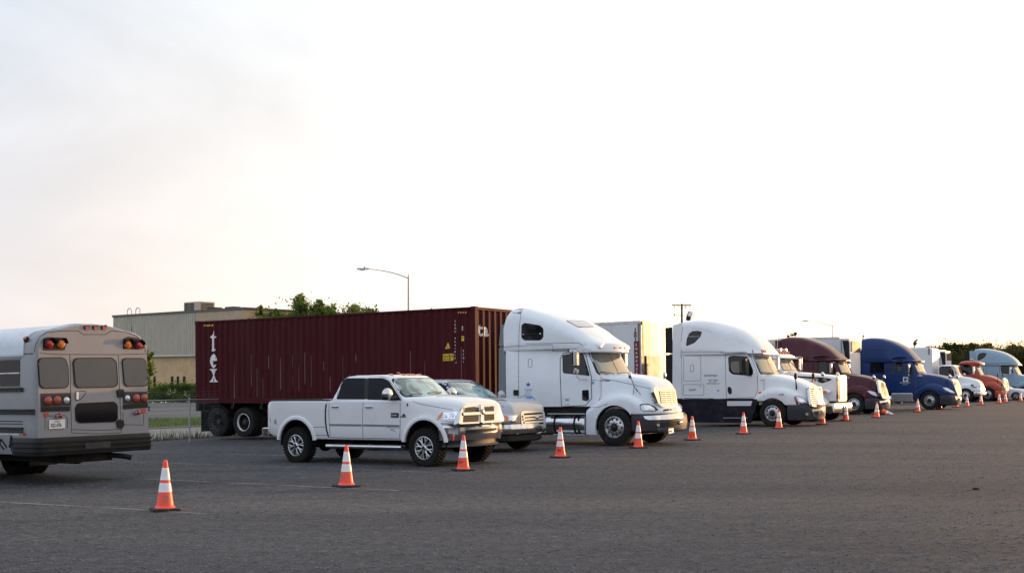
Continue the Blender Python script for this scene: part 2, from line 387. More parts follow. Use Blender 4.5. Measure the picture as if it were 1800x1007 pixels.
class Veh:
    """a vehicle: root empty, local frame x forward, y to the far side, z up; near tyre face on y = -half"""
    def __init__(s, name, px, py, phi, half, alpha=1.0, shift=0.0, dz=0.0, pt=None):
        P = pt if pt is not None else gpt2(px, py)
        a = radians(alpha); ph = radians(phi)
        d = Vector((cos(ph)*cos(a), -sin(ph)*cos(a), sin(a))); r = Vector((sin(ph), cos(ph), 0))
        loc = P + r * half + d * shift + Vector((0, 0, dz))
        s.root = empty(name, loc, (0, -a, -ph)); s.half = half
        s.M = Matrix.Translation(loc) @ Euler((0, -a, -ph)).to_matrix().to_4x4(); s.Mi = s.M.inverted()
        s.eye = s.Mi @ Vector((0, 0, EYE)); s.bvhs = []
    def solid(s, *objs):
        for o in objs:
            me = o.data; s.bvhs.append(BVHTree.FromPolygons([v.co.copy() for v in me.vertices], [tuple(p.vertices) for p in me.polygons]))
    def cast(s, org, dr, yfb=None):
        best = None
        for b in s.bvhs:
            h = b.ray_cast(org, dr)
            if h[0] is not None and (best is None or h[3] < best[2]): best = (h[0], h[1], h[3])
        return best
    def local(s, px, py, y=None):
        """point of the pixel's ray on the plane y (default: near tyre face)"""
        y = -s.half if y is None else y
        dr = (s.Mi.to_3x3() @ ray(px, py)); t = (y - s.eye.y) / dr.y; return s.eye + dr * t
    def hit(s, px, py):
        dr = (s.Mi.to_3x3() @ ray(px, py)).normalized(); h = s.cast(s.eye, dr)
        if h:
            n = h[1]; return h[0], (n if n.dot(dr) < 0 else -n)
        best = None          # the ray misses: take the point of the bodywork that lies closest to it
        c0 = (s.Mi.to_3x3() @ ray(px, py)); dist = -s.eye.dot(dr)
        for k in range(61):
            p = s.eye + dr * (dist - 6 + 12 * k / 60)
            for b in s.bvhs:
                q = b.find_nearest(p, .8)
                if q[0] is not None and (best is None or q[3] < best[2]): best = (q[0], q[1], q[3])
        if best is None: return s.local(px, py), Vector((0, -1, 0))
        n = best[1]; return best[0], (n if n.dot(dr) < 0 else -n)
    def hits(s, x, z, side=-1):
        h = s.cast(Vector((x, side * 6, z)), Vector((0, -side, 0)))
        if h: return h[0], Vector((h[1].x, abs(h[1].y) * side, h[1].z))
        return Vector((x, side * s.half, z)), Vector((0, side, 0))
    def plane(s, z0, x0, z1, x1):
        s.pl = (z0, x0, z1, x1)
    def hitp(s, px, py):
        z0, x0, z1, x1 = s.pl; n = Vector((z1 - z0, 0, -(x1 - x0))).normalized(); n = n if n.x > 0 else -n
        dr = (s.Mi.to_3x3() @ ray(px, py)); t = (Vector((x0, 0, z0)) - s.eye).dot(n) / dr.dot(n); return s.eye + dr * t, n
    def on(s, *objs):
        o_ = s.bvhs; s.bvhs = []; s.solid(*objs); return o_
    def map(s, mode):
        if mode == 'pl': return lambda u, v: s.hitp(u, v)
        if mode == 'px': return lambda u, v: s.hit(u, v)
        if mode == 'side': return lambda u, v: s.hits(u, v)
        if mode == 'far': return lambda u, v: s.hits(u, v, 1)
        if mode == 'front':
            def f(u, v):
                h = s.cast(Vector((8, u, v)), Vector((-1, 0, 0)))
                return (h[0], h[1] if h[1].x > 0 else -h[1]) if h else (Vector((0, u, v)), Vector((1, 0, 0)))
            return f
    def patch(s, name, poly, mt, mode='px', off=.004, thick=.012, step=None, par=None, dirn=None, ang=40):
        """a sheet cut to poly, laid on the bodywork: follows its curve, off metres proud, with edges"""
        step = step or (5.0 if mode in ('px', 'pl') else .09)
        fn = s.map(mode); n = len(poly)
        bd = []
        for i in range(n):
            a = np.array(poly[i]); b = np.array(poly[(i+1) % n]); k = max(1, int(np.linalg.norm(b-a) / step))
            for j in range(k): bd.append(tuple(a + (b-a) * j / k))
        nb = len(bd); B = np.array(bd); lo = B.min(0); hi = B.max(0); inner = []
        gx = np.arange(lo[0] + step / 2, hi[0], step); gy = np.arange(lo[1] + step / 2, hi[1], step)
        pn = [Vector(p) for p in bd]
        for x in gx:
            for y in gy:
                c = False; j = nb - 1
                for i in range(nb):
                    xi, yi = bd[i]; xj, yj = bd[j]
                    if (yi > y) != (yj > y) and x < (xj-xi)*(y-yi)/(yj-yi)+xi: c = not c
                    j = i
                if c and np.min(np.hypot(B[:, 0]-x, B[:, 1]-y)) > step * .35: inner.append((x, y))
        vs2, _, fs, *_r = delaunay_2d_cdt([Vector(p) for p in bd + inner], [(i, (i+1) % nb) for i in range(nb)], [list(range(nb))], 1, 1e-6)
        pos = []; 
        for p in vs2:
            h, nn = fn(p.x, p.y); pos.append((h, nn))
        mb = MB().m(mt); N = len(pos)
        vs = [h + nn * off for h, nn in pos] + [h + nn * (off - thick) for h, nn in pos]
        ff = [tuple(f) for f in fs]
        cnt = {}
        for f in ff:
            for i in range(len(f)):
                a, b = f[i], f[(i+1) % len(f)]; cnt[(a, b)] = 1
        side = [(a, b) for (a, b) in cnt if (b, a) not in cnt]
        ff2 = ff + [(b, a, a + N, b + N) for a, b in side]
        mb.add(vs, ff2)
        o = mb.build(name, par if par is not None else s.root, ang, recalc=True)
        return o
    def lines(s, name, polys, width, mt, mode='px', off=.0025, step=None, par=None, closed=False):
        """thin strips laid along polylines on the bodywork (panel gaps, mouldings)"""
        step = step or (4.0 if mode in ('px', 'pl') else .07); fn = s.map(mode); mb = MB().m(mt)
        for pl in polys:
            pts = [np.array(p, float) for p in pl]
            if closed: pts = pts + [pts[0]]
            q = []
            for a, b in zip(pts[:-1], pts[1:]):
                k = max(1, int(np.linalg.norm(b-a) / step)); q += [a + (b-a)*j/k for j in range(k)]
            q.append(pts[-1]); P = [fn(*p) for p in q]
            vs = []
            for i, (h, nn) in enumerate(P):
                t = (P[min(i+1, len(P)-1)][0] - P[max(i-1, 0)][0])
                if t.length < 1e-6: t = Vector((1, 0, 0))
                w = t.normalized().cross(nn)
                w = w.normalized() * width / 2 if w.length > 1e-6 else Vector((0, 0, width/2))
                vs += [h + nn*off + w, h + nn*off - w, h - nn*.006 - w, h - nn*.006 + w]
            fs = []
            for i in range(len(P)-1):
                a = i*4; fs += [(a, a+1, a+5, a+4), (a+1, a+2, a+6, a+5), (a+3, a, a+4, a+7)]
            mb.add(vs, fs)
        return mb.build(name, par if par is not None else s.root, 40)
    def text(s, name, txt, o, ux, uy, mt, mode='px', off=.006, par=None, cut=None, size=None, spacing=1.0, align='LEFT'):
        """lettering laid on the bodywork; o origin, ux advance vector for one em width, uy vector for one em height"""
        me = text_mesh(txt, spacing, align); fn = s.map(mode)
        if cut: cut_mesh(me, cut)
        vs = []
        for v in me.vertices:
            u = o[0] + ux[0]*v.co.x + uy[0]*v.co.y; w = o[1] + ux[1]*v.co.x + uy[1]*v.co.y
            h, nn = fn(u, w); vs.append(h + nn*off)
        mb = MB().m(mt).add(vs, [tuple(p.vertices) for p in me.polygons]); bpy.data.meshes.remove(me)
        return mb.build(name, par if par is not None else s.root, 40, recalc=False)
def text_mesh(txt, spacing=1.0, align='LEFT', bold=.012):
    cu = bpy.data.curves.new('t', 'FONT'); cu.body = txt; cu.size = 1; cu.space_character = spacing; cu.align_x = align; cu.offset = bold; cu.resolution_u = 3
    ob = bpy.data.objects.new('t', cu); COL.objects.link(ob); bpy.context.view_layer.update()
    dg = bpy.context.evaluated_depsgraph_get(); me = bpy.data.meshes.new_from_object(ob.evaluated_get(dg))
    bpy.data.objects.remove(ob); bpy.data.curves.remove(cu); return me
def circ(c, r, n=14): return [(c[0] + r * sin(2*pi*k/n), c[1] - r * cos(2*pi*k/n)) for k in range(n)]
def crop(x0, y0, s):
    def f(*pts): return [(x0 + x / s, y0 + y / s) for x, y in pts]
    return f
# ------------------------------------------------------------------ wheels
WCACHE = {}
def tyre_mb(R, Wd, rin, tread=0, offs=(0,), n=44):
    mb = MB().m(M_RUB)
    for o in offs:
        h = Wd / 2; q = R - rin
        pr = [(rin*.985, o-h*.80), (rin+.02, o-h*.96), (rin+q*.45, o-h), (rin+q*.78, o-h*.985), (R-.022, o-h*.93), (R, o-h*.80)]
        for gx in ((-.42, 0, .42) if tread < 2 else ()):
            pr += [(R, o+h*(gx-.06)), (R-.012, o+h*(gx-.05)), (R-.012, o+h*(gx+.05)), (R, o+h*(gx+.06))]
        pr += [(R, o+h*.80), (R-.022, o+h*.93), (rin+q*.78, o+h*.985), (rin+q*.45, o+h), (rin+.02, o+h*.96), (rin*.985, o+h*.80)]
        mb.lathe(pr, (0, 0, 0), n)
        # sidewall ribs
        for sg in (-1, 1):
            for rr in (rin+q*.30, rin+q*.62):
                mb.lathe([(rr-.006, o+sg*h*.97), (rr-.003, o+sg*(h+.004)), (rr+.003, o+sg*(h+.004)), (rr+.006, o+sg*h*.97)], (0, 0, 0), n)
        if tread == 2:      # chunky off-road blocks
            k = 34
            for i in range(k):
                a = 2*pi*i/k
                for j, (yy, wy, da) in enumerate(((-.72, .30, 0), (-.25, .34, .5), (.25, .34, 0), (.72, .30, .5))):
                    aa = a + da*2*pi/k; Rm = Matrix.Rotation(-aa, 3, 'Y')
                    c = Rm @ Vector((R+.004, o+h*yy, 0)); mb.box(c, (.05, h*wy*1.15, 2*pi*R/k*.60), .004, Rm @ Matrix.Rotation(.25*(1 if j % 2 else -1), 3, 'X'))
            for i in range(k):      # shoulder lugs
                a = 2*pi*(i+.25)/k; Rm = Matrix.Rotation(-a, 3, 'Y')
                for sg in (-1, 1): mb.box(Rm @ Vector((R-.030, o+sg*h*.965, 0)), (.07, .035, 2*pi*R/k*.5), .003, Rm)
        else:
            k = 60
            for i in range(k):
                a = 2*pi*i/k; Rm = Matrix.Rotation(-a, 3, 'Y')
                for sg in (-1, 1): mb.box(Rm @ Vector((R-.014, o+sg*h*.93, 0)), (.018, .012, .016), 0, Rm)
    return mb
def wheel_meshes(key):
    """key -> list of (name, mesh); outer face towards -y, tyre outer wall at y=0"""
    if key in WCACHE: return WCACHE[key]
    out = []
    if key in ('steer', 'steer_plain'):
        R, Wd, rin = .515, .29, .297; c = -0.0
        t = tyre_mb(R, Wd, rin); t.v = [(x, y + Wd/2, z) for x, y, z in t.v]; out.append(('wheel', t.mesh('steer_tyre')))
        r = MB().m(M_ALU if key == 'steer' else M_WHITE2)
        r.lathe([(rin, .02), (rin+.004, .004), (rin-.008, -.002), (rin-.016, .012), (rin-.024, .050), (.262, .058), (.240, .040), (.19, .022), (.165, .014), (.135, .010), (.125, .0), (.0, .0)], n=44)
        r.m(M_BLACK)
        for i in range(10):
            a = 2*pi*(i+.5)/10; p = (.218*cos(a), .032, .218*sin(a))
            r.lathe([(.0, -.012), (.026, -.012), (.030, .0), (.028, .02)], (p[0], p[1]-.004, p[2]), 10)
        out.append(('rim', r.mesh('steer_rim')))
        h = MB().m(M_BLACK); h.lathe([(.118, .002), (.112, -.012), (.085, -.016), (.078, -.05), (.06, -.062), (0, -.062)], n=24)
        h.m(M_CHROME if key == 'steer' else M_ALU)
        for i in range(10):
            a = 2*pi*i/10; h.lathe([(.0155, .01), (.0155, -.018), (.010, -.03), (0, -.03)], (.148*cos(a), 0, .148*sin(a)), 8)
        out.append(('hub', h.mesh('steer_hub')))
    elif key in ('dual', 'dual_white', 'dual_dark'):
        R, Wd, rin = .51, .27, .297
        t = tyre_mb(R, Wd, rin, offs=(Wd/2, Wd/2 + .33)); out.append(('wheel', t.mesh('dual_tyre')))
        r = MB().m({'dual': M_ALU, 'dual_white': M_WHITE, 'dual_dark': M_DGREY}[key])
        r.lathe([(rin, .02), (rin+.004, .004), (rin-.008, -.002), (rin-.02, .02), (.272, .06)], n=40)
        if key != 'dual': r.m(M_CHASS)
        r.lathe([(.272, .06), (.262, .15), (.255, .19), (.235, .20), (.16, .185), (.12, .18), (0, .18)], n=40)
        r.m(M_BLACK)
        for i in range(10):
            a = 2*pi*(i+.5)/10; r.lathe([(0, .178), (.022, .178), (.026, .19)], (.2*cos(a), 0, .2*sin(a)), 8)
        out.append(('rim', r.mesh('dual_rim')))
        h = MB().m(M_DGREY); h.lathe([(.115, .18), (.105, .12), (.09, .10), (.085, .05), (.06, .04), (0, .04)], n=20)
        for i in range(10):
            a = 2*pi*i/10; h.lathe([(.015, .18), (.015, .155), (0, .15)], (.143*cos(a), 0, .143*sin(a)), 6)
        out.append(('hub', h.mesh('dual_hub')))
    elif key in ('pickup', 'suv', 'car'):
        R, Wd, rin = {'pickup': (.395, .285, .248), 'suv': (.375, .265, .235), 'car': (.31, .20, .205)}[key]
        t = tyre_mb(R, Wd, rin, 2 if key == 'pickup' else 0); t.v = [(x, y + Wd/2, z) for x, y, z in t.v]; out.append(('wheel', t.mesh(key + '_tyre')))
        r = MB().m(M_ALU)
        r.lathe([(rin, .03), (rin+.004, .008), (rin-.008, .002), (rin-.02, .016), (rin-.03, .07), (rin-.034, .17)], n=40)
        r.m(M_BLACK); r.lathe([(rin-.03, .12), (.04, .11), (0, .11)], n=28)
        r.m(M_ALU)
        ns = 8 if key == 'pickup' else 6
        for i in range(ns):
            a = 2*pi*(i+.3)/ns
            for da in ((-.10, .10) if key == 'pickup' else (0,)):
                p0 = (.055*cos(a+da*1.8), .03, .055*sin(a+da*1.8)); pm = (rin*.52*cos(a+da*.35), .026, rin*.52*sin(a+da*.35)); p1 = ((rin-.026)*cos(a+da*1.7), .03, (rin-.026)*sin(a+da*1.7))
                r.tube([p0, pm, p1], [.020, .017, .020] if key == 'pickup' else [.03, .024, .03], 6)
        out.append(('rim', r.mesh(key + '_rim')))
        h = MB().m(M_CHROME); h.lathe([(.07, .03), (.066, .012), (.052, .004), (.046, -.006), (0, -.008)], n=20)
        h.m(M_DGREY); h.lathe([(.030, -.006), (.028, -.011), (0, -.012)], n=14); h.m(M_CHROME)
        for i in range(8): h.lathe([(.009, .03), (.009, .012), (0, .01)], (.085*cos(2*pi*i/8), 0, .085*sin(2*pi*i/8)), 6)
        out.append(('hub', h.mesh(key + '_hub')))
    WCACHE[key] = out; return out
def wheel(root, key, x, y, z, far=False, steer=0.0):
    ms = wheel_meshes(key); w = link(ms[0][0], ms[0][1], root)
    w.location = (x, y, z); w.rotation_euler = (0, random.uniform(0, 1), (pi if far else 0) + steer)
    for nm, me in ms[1:]: link(nm, me, w)
    return w
def axle(mb, x, z, half): mb.m(M_CHASS).tube([(x, -half, z), (x, half, z)], .06, 8)

# ------------------------------------------------------------------ pieces for conventional tractors
def plan(z, xr, xf, wr, wf, bow, rc, rr=.06, nf=9, pw=2.0):
    h = []
    for i in range(nf):
        y = (wf - rc) * i / (nf - 1); h.append((xf - bow * (y / wf) ** pw, y))
    xe = xf - bow * ((wf - rc) / wf) ** pw
    for k in range(1, 7):
        a = pi / 2 * k / 6; h.append((xe - rc + rc*cos(a) * 1.0, wf - rc + rc*sin(a)))
    x0 = xe - rc
    for t in (.33, .66): h.append((x0 + (xr + rr - x0) * t, wf + (wr - wf) * t))
    for k in range(4):
        a = pi / 2 * k / 3; h.append((xr + rr - rr*sin(a), wr - rr + rr*cos(a)))
    h.append((xr, wr * .5)); h.append((xr, 0))
    return [(x, -y, z) for x, y in h] + [(x, y, z) for x, y in h[-2:0:-1]]
def planloft(rows, mt, name, par, ang=35, **kw):
    """rows: (z, xr, xf, wr, wf, bow, rc)"""
    mb = MB().m(mt); mb.loft([plan(*r, **kw) for r in rows]); return mb.build(name, par, ang)
def interp_rows(rows, n=4):
    rows = np.array(rows, float); out = []
    for a, b in zip(rows[:-1], rows[1:]):
        for k in range(n): out.append(tuple(a + (b - a) * k / n))
    out.append(tuple(rows[-1])); return out
def cyl_cut(x, z, r, y0, y1, n=40):
    mb = MB(); mb.lathe([(r, y0), (r, y1)], (x, 0, z), n, 'y', cap=True); return cutter(mb)
def box_cut(x0, x1, y0, y1, z0, z1): return cutter(MB().b2(x0, x1, y0, y1, z0, z1))

def half_liner(mb, x, z, r, y0, y1, n=22):
    """upper half of a wheel well: curved skin and its inner wall"""
    an = [-.12 + (pi + .24) * k / n for k in range(n + 1)]
    A = [(x + r*cos(a), y0, z + r*sin(a)) for a in an]; B = [(x + r*cos(a), y1, z + r*sin(a)) for a in an]
    mb.add(A + B, [(k, k+1, n+2+k, n+1+k) for k in range(n)]); mb.add(A, [tuple(range(n + 1))])
def front_end(V, mt, hood, fender, arch=.60, archz=.52, cutw=.55):
    r = V.root
    hd = loft_keys(hood, 40, MB().m(mt)).build('hood', r)
    fd = loft_keys(fender, 60, MB().m(mt), extra=(.47, .53)).build('fender', r)
    cs = [cyl_cut(0, archz, arch, -1.6, -1.26 + cutw), cyl_cut(0, archz, arch, 1.26 - cutw, 1.6)]
    boolean(fd, cs)
    liner = MB().m(M_CHASS)
    for sg in (-1, 1): half_liner(liner, 0, archz, arch - .012, sg*.722, sg*1.15)
    liner.b2(-.7, .95, -.66, .66, .42, 1.25)
    liner.build('engine_bay', r)
    return hd, fd
def chassis(V, x0, x1, tandem=(-5.05, -6.35), z=.95, drive='dual', steer='steer', track=1.22, plates=True):
    r = V.root; mb = MB().m(M_CHASS)
    for sg in (-1, 1): mb.b2(x0, x1, sg*.43-.04, sg*.43+.04, z-.14, z+.13, .01)
    for x in np.arange(x0+.2, x1, .9): mb.b2(x-.05, x+.05, -.43, .43, z-.10, z+.06)
    axle(mb, 0, .5, .95)
    for t in tandem: axle(mb, t, .51, 1.0); mb.ball((t, 0, .51), (.22, .2, .22))
    mb.build('chassis_frame', r)
    for sg in (-1, 1):
        wheel(r, steer, 0, sg*track, .515, sg > 0)
        for t in tandem: wheel(r, drive, t, sg*track, .51, sg > 0)
    if plates:
        fw = MB().m(M_CHASS); c = sum(tandem)/len(tandem); fw.b2(c-.5, c+.45, -.45, .45, z+.16, z+.24, .02); fw.b2(c-.3, c+.3, -.5, .5, z+.02, z+.17); fw.build('fifth_wheel', r)
        for sg in (-1, 1): MB().m(M_RUBB).b2(tandem[-1]-.72, tandem[-1]-.70, sg*.62, sg*1.22, .2, 1.0).build('mud_flap', r)
def tank(V, x0, x1, y, z, rad, mt=None, straps=2, name='fuel_tank'):
    t = MB().m(mt or M_ALU2); q = .05
    t.lathe([(rad*.5, x0-.02), (rad*.9, x0), (rad, x0+q), (rad, x1-q), (rad*.9, x1), (rad*.5, x1+.02)], (0, y, z), 28, 'x', cap=True)
    o = t.build(name, V.root, 50)
    s = MB().m(M_BLACK)
    for i in range(straps):
        x = x0 + (x1-x0)*(i+.5)/straps; s.lathe([(rad+.002, x-.035), (rad+.008, x-.03), (rad+.008, x+.03), (rad+.002, x+.035)], (0, y, z), 28, 'x')
        s.tube([(x, y, z), (x, y*.5, z+rad)], .03, 6)
    s.build('strap', o)
    return o
def marker_lights(V, pts, mt, size=(.03, .10, .04), far=True):
    """small roof marker lamps at local points, each a part"""
    me = None
    for p in pts:
        mb = MB().m(mt); mb.box((0, 0, 0), size, .012); o = mb.build('marker_light', V.root); o.location = p
def wiper(V, a, b, mode='px', name='wiper'):
    h0, n0 = V.hit(*a); h1, n1 = V.hit(*b); mb = MB().m(M_BLACK)
    pts = []
    for k in range(6):
        t = k/5; h, n = V.hit(a[0]+(b[0]-a[0])*t, a[1]+(b[1]-a[1])*t); pts.append(h+n*(.022+.02*sin(pi*t)))
    mb.tube(pts, .010, 5); return mb.build(name, V.root)
def hood_mirror(V, base, head, mt=None, legs=3, rad=(.05, .085, .11)):
    mb = MB().m(mt or M_BLACK); b = Vector(base); h = Vector(head)
    mid = b + (h-b)*.45
    if legs == 3:
        for d in ((-.10, -.06, 0), (.14, -.06, -.0), (.02, .10, 0)):
            mb.tube([b+Vector(d), mid], .008, 5)
        mb.tube([mid, mid + (h-b)*.35, h + Vector((.02, 0, .03)), h], .010, 6)
    else:
        mb.tube([b, b + (h-b)*.5, h - Vector((0, 0, .06))], [.03, .024, .02], 6)
    o = mb.build('hood_mirror', V.root)
    hm = MB().m(M_CHROME if legs == 3 else M_BLACK); hm.ball(h, rad, 14, 8); hm.build('mirror_head', o)
    return o
# ------------------------------------------------------------------ setting: ground, road, building, fence, trees, lamps
def P2(s, t): return LN0 + LD * s + LN * t            # s along the cone row, t behind it
def strip(name, t0, t1, s0, s1, dz, mt, nt=2, ns=24, zfn=None):
    mb = MB().m(mt); ts = np.linspace(t0, t1, nt); ss = np.linspace(s0, s1, ns); vs = []
    for t in ts:
        for s in ss:
            x, y = P2(s, t); vs.append((x, y, (zfn(t) if zfn else gz(x, y)) + dz))
    fs = [(i*ns+j, i*ns+j+1, (i+1)*ns+j+1, (i+1)*ns+j) for i in range(nt-1) for j in range(ns-1)]
    return mb.add(vs, fs).build(name, None, 60)
def node_mat(name, rough=.9, spec=.3):
    m = bpy.data.materials.new(name); m.use_nodes = True; t = m.node_tree; b = t.nodes['Principled BSDF']
    b.inputs['Roughness'].default_value = rough; b.inputs['Specular IOR Level'].default_value = spec
    co = t.nodes.new('ShaderNodeTexCoord')
    def tex(scale, detail=6, rough_=.6, rot=0.0, stretch=None, kind_='noise', dist=0.0):
        src = co.outputs['Object']
        if rot or stretch:
            mpn = t.nodes.new('ShaderNodeMapping'); mpn.inputs['Rotation'].default_value = (0, 0, rot); t.links.new(src, mpn.inputs[0])
            if stretch: mpn.inputs['Scale'].default_value = stretch
            src = mpn.outputs[0]
        if kind_ == 'noise':
            n = t.nodes.new('ShaderNodeTexNoise'); n.inputs['Scale'].default_value = scale; n.inputs['Detail'].default_value = detail; n.inputs['Roughness'].default_value = rough_; n.inputs['Distortion'].default_value = dist
            t.links.new(src, n.inputs['Vector']); return n.outputs[0]
        n = t.nodes.new('ShaderNodeTexVoronoi'); n.inputs['Scale'].default_value = scale; t.links.new(src, n.inputs['Vector']); return n
    def ramp(v, stops):
        r = t.nodes.new('ShaderNodeValToRGB'); e = r.color_ramp.elements
        e[0].position, e[0].color = stops[0][0], (*stops[0][1], 1); e[1].position, e[1].color = stops[-1][0], (*stops[-1][1], 1)
        for p, c in stops[1:-1]: q = e.new(p); q.color = (*c, 1)
        t.links.new(v, r.inputs[0]); return r.outputs[0]
    def mixc(f, a, bb, mode='MIX'):
        n = t.nodes.new('ShaderNodeMix'); n.data_type = 'RGBA'; n.blend_type = mode
        for k, v in (('Factor', f), ('A', a), ('B', bb)):
            if isinstance(v, (int, float)): n.inputs[k].default_value = v
            elif isinstance(v, tuple): n.inputs[k].default_value = (*v, 1)
            else: t.links.new(v, n.inputs[k])
        return n.outputs['Result']
    def bump(h, strength, dist):
        bp = t.nodes.new('ShaderNodeBump'); bp.inputs['Strength'].default_value = strength; bp.inputs['Distance'].default_value = dist
        t.links.new(h, bp.inputs['Height']); t.links.new(bp.outputs[0], b.inputs['Normal'])
    return m, b, tex, ramp, mixc, bump, t
ROW = atan2(LD[1], LD[0])
# packed dark gravel
m, b, tex, ramp, mixc, bump, t = node_mat('packed_gravel', .95, .15)
big = tex(.16, 5, .6, -ROW, (.25, 1, 1)); med = tex(.55, 6, .72, -ROW - .25, (.16, 1, 1), dist=.6); fine = tex(24, 5, .85); grit = tex(120, 3, .7)
vor = tex(60, kind_='vor')
c1 = ramp(big, [(.30, (.049, .051, .060)), (.50, (.064, .065, .072)), (.72, (.094, .089, .089))])
c2_ = mixc(.55, c1, ramp(med, [(.28, (.42, .42, .44)), (.5, (1, 1, 1)), (.75, (1.65, 1.55, 1.46))]), 'MULTIPLY')
c3 = mixc(.85, c2_, ramp(fine, [(.22, (.30, .30, .31)), (.48, (.95, .95, .95)), (.62, (1.3, 1.3, 1.3)), (.80, (2.9, 2.85, 2.8))]), 'MULTIPLY')
blot = tex(7, 6, .85); c3 = mixc(.9, c3, ramp(blot, [(.30, (.36, .36, .38)), (.45, (.82, .82, .82)), (.55, (1.14, 1.14, 1.14)), (.70, (2.1, 2.06, 2.02))]), 'MULTIPLY')
c4 = mixc(.6, c3, ramp(vor.outputs['Color'], [(.10, (.55, .55, .55)), (.6, (1.05, 1.05, 1.05)), (.93, (1.3, 1.3, 1.3)), (.97, (3.0, 3.0, 3.0))]), 'MULTIPLY')
t.links.new(c4, b.inputs['Base Color'])
bump(blot, .30, .02)
M_GRAVEL = m
m, b, tex, ramp, mixc, bump, t = node_mat('mown_grass', .95, .1)
g1 = tex(.6, 5); g2 = tex(14, 5, .7); t.links.new(mixc(.7, ramp(g1, [(.3, (.060, .098, .020)), (.7, (.100, .135, .036))]), ramp(g2, [(.3, (.5, .5, .5)), (.7, (1.5, 1.45, 1.3))]), 'MULTIPLY'), b.inputs['Base Color']); bump(g2, .8, .05); M_GRASS = m
m, b, tex, ramp, mixc, bump, t = node_mat('old_concrete', .9, .2)
g1 = tex(.7, 5); g2 = tex(18, 5, .7); t.links.new(mixc(.6, ramp(g1, [(.3, (.17, .15, .135)), (.7, (.26, .235, .21))]), ramp(g2, [(.3, (.75, .75, .75)), (.7, (1.2, 1.2, 1.2))]), 'MULTIPLY'), b.inputs['Base Color']); bump(g2, .3, .01); M_CONC = m
m, b, tex, ramp, mixc, bump, t = node_mat('road_asphalt', .9, .2)
g1 = tex(.25, 5, .6, -ROW, (.1, 1, 1)); g2 = tex(30, 4, .7); t.links.new(mixc(.5, ramp(g1, [(.3, (.085, .085, .09)), (.7, (.125, .12, .12))]), ramp(g2, [(.3, (.7, .7, .7)), (.7, (1.3, 1.3, 1.3))]), 'MULTIPLY'), b.inputs['Base Color']); M_ROAD = m
# worn chalk / paint line: pale grains left on the gravel
m, b, tex, ramp, mixc, bump, t = node_mat('worn_line_paint', .9, .1)
b.inputs['Base Color'].default_value = (.42, .415, .41, 1)
w1 = tex(1.3, 4); w2 = tex(26, 4, .8)
mm = t.nodes.new('ShaderNodeMath'); mm.operation = 'MULTIPLY'; t.links.new(w1, mm.inputs[0]); t.links.new(w2, mm.inputs[1])
mr = t.nodes.new('ShaderNodeMapRange'); mr.inputs['From Min'].default_value = .15; mr.inputs['From Max'].default_value = .40; mr.inputs['To Max'].default_value = .55; t.links.new(mm.outputs[0], mr.inputs['Value']); t.links.new(mr.outputs[0], b.inputs['Alpha'])
M_LINE = m

# ground sheet: fine near the lot, reaching far out
mb = MB().m(M_GRAVEL)
ss = np.concatenate([np.linspace(-900, -60, 8), np.linspace(-40, 130, 40), np.linspace(160, 1300, 9)]); ts = np.concatenate([np.linspace(-900, -40, 7), np.linspace(-25, 19.5, 46)])
vs = []
for t_ in ts:
    for s_ in ss: x, y = P2(s_, t_); vs.append((x, y, gz(x, y)))
ns = len(ss); mb.add(vs, [(i*ns+j, i*ns+j+1, (i+1)*ns+j+1, (i+1)*ns+j) for i in range(len(ts)-1) for j in range(ns-1)])
kind(mb.build('ground', None, 60), 'structure')
TZ = lambda t_: -.0195 * t_ if t_ < 30 else -.585
kind(strip('apron', 19.5, 27.6, -900, 1300, 0, M_CONC, 6, 30), 'structure')
# kerb
kb = MB().m(M_CONC)
for s0, s1 in zip(np.linspace(-120, 200, 33)[:-1], np.linspace(-120, 200, 33)[1:]):
    a = P2(s0, 27.6); b_ = P2(s1 - .02, 27.6); vs = []
    for (x, y) in (a, b_):
        for dt, dz in ((0, -.1), (0, .13), (.16, .14), (.16, -.1)): vs.append((x + LN[0]*dt, y + LN[1]*dt, -.54 + dz))
    kb.add(vs, [(0, 1, 5, 4), (1, 2, 6, 5), (2, 3, 7, 6), (0, 3, 2, 1), (4, 5, 6, 7)])
kind(kb.build('kerb'), 'structure')
kind(strip('grass_verge', 27.76, 39.5, -900, 1300, .0, M_GRASS, 8, 40, lambda t_: -.42 - .012 * (t_ - 27.7)), 'structure')
kind(strip('road', 39.5, 71, -900, 1300, 0, M_ROAD, 4, 20, lambda t_: -.60), 'structure')
for tt in (47.2, 55.2, 63.0):
    kind(strip('road_marking', tt, tt + (.25 if tt != 55.2 else .4), -200, 400, .006, mat('road_paint', (.42, .41, .38), .8, noise=.3, nscale=3), 2, 10, lambda t_: -.60), 'structure')
kind(strip('grass_field', 71, 900, -900, 1300, 0, M_GRASS, 6, 30, lambda t_: -.52), 'structure')
# faint bay lines running back from the cones
def chalk(a, b_, w=.10, dz=.005):
    mb = MB().m(M_LINE); A = gpt2(*a); B = gpt2(*b_); d = (B - A); n = max(2, int(d.length / .5)); sd = Vector((-d.y, d.x, 0)).normalized() * w / 2; vs = []
    for i in range(n + 1):
        p = A + d * i / n
        for sg in (-1, 1): q = p + sd * sg; vs.append((q.x, q.y, gz(q.x, q.y) + dz))
    mb.add(vs, [(2*i, 2*i+1, 2*i+3, 2*i+2) for i in range(n)]); return kind(mb.build('bay_line', None, 60), 'structure')
for a, b_ in (((-160, 874), (360, 903)), ((60, 833), (600, 858)), ((150, 809), (830, 833)), ((230, 793), (700, 806)), ((960, 796), (1060, 800)), ((1010, 825), (1100, 828)), ((560, 856), (700, 862))):
    chalk(a, b_)
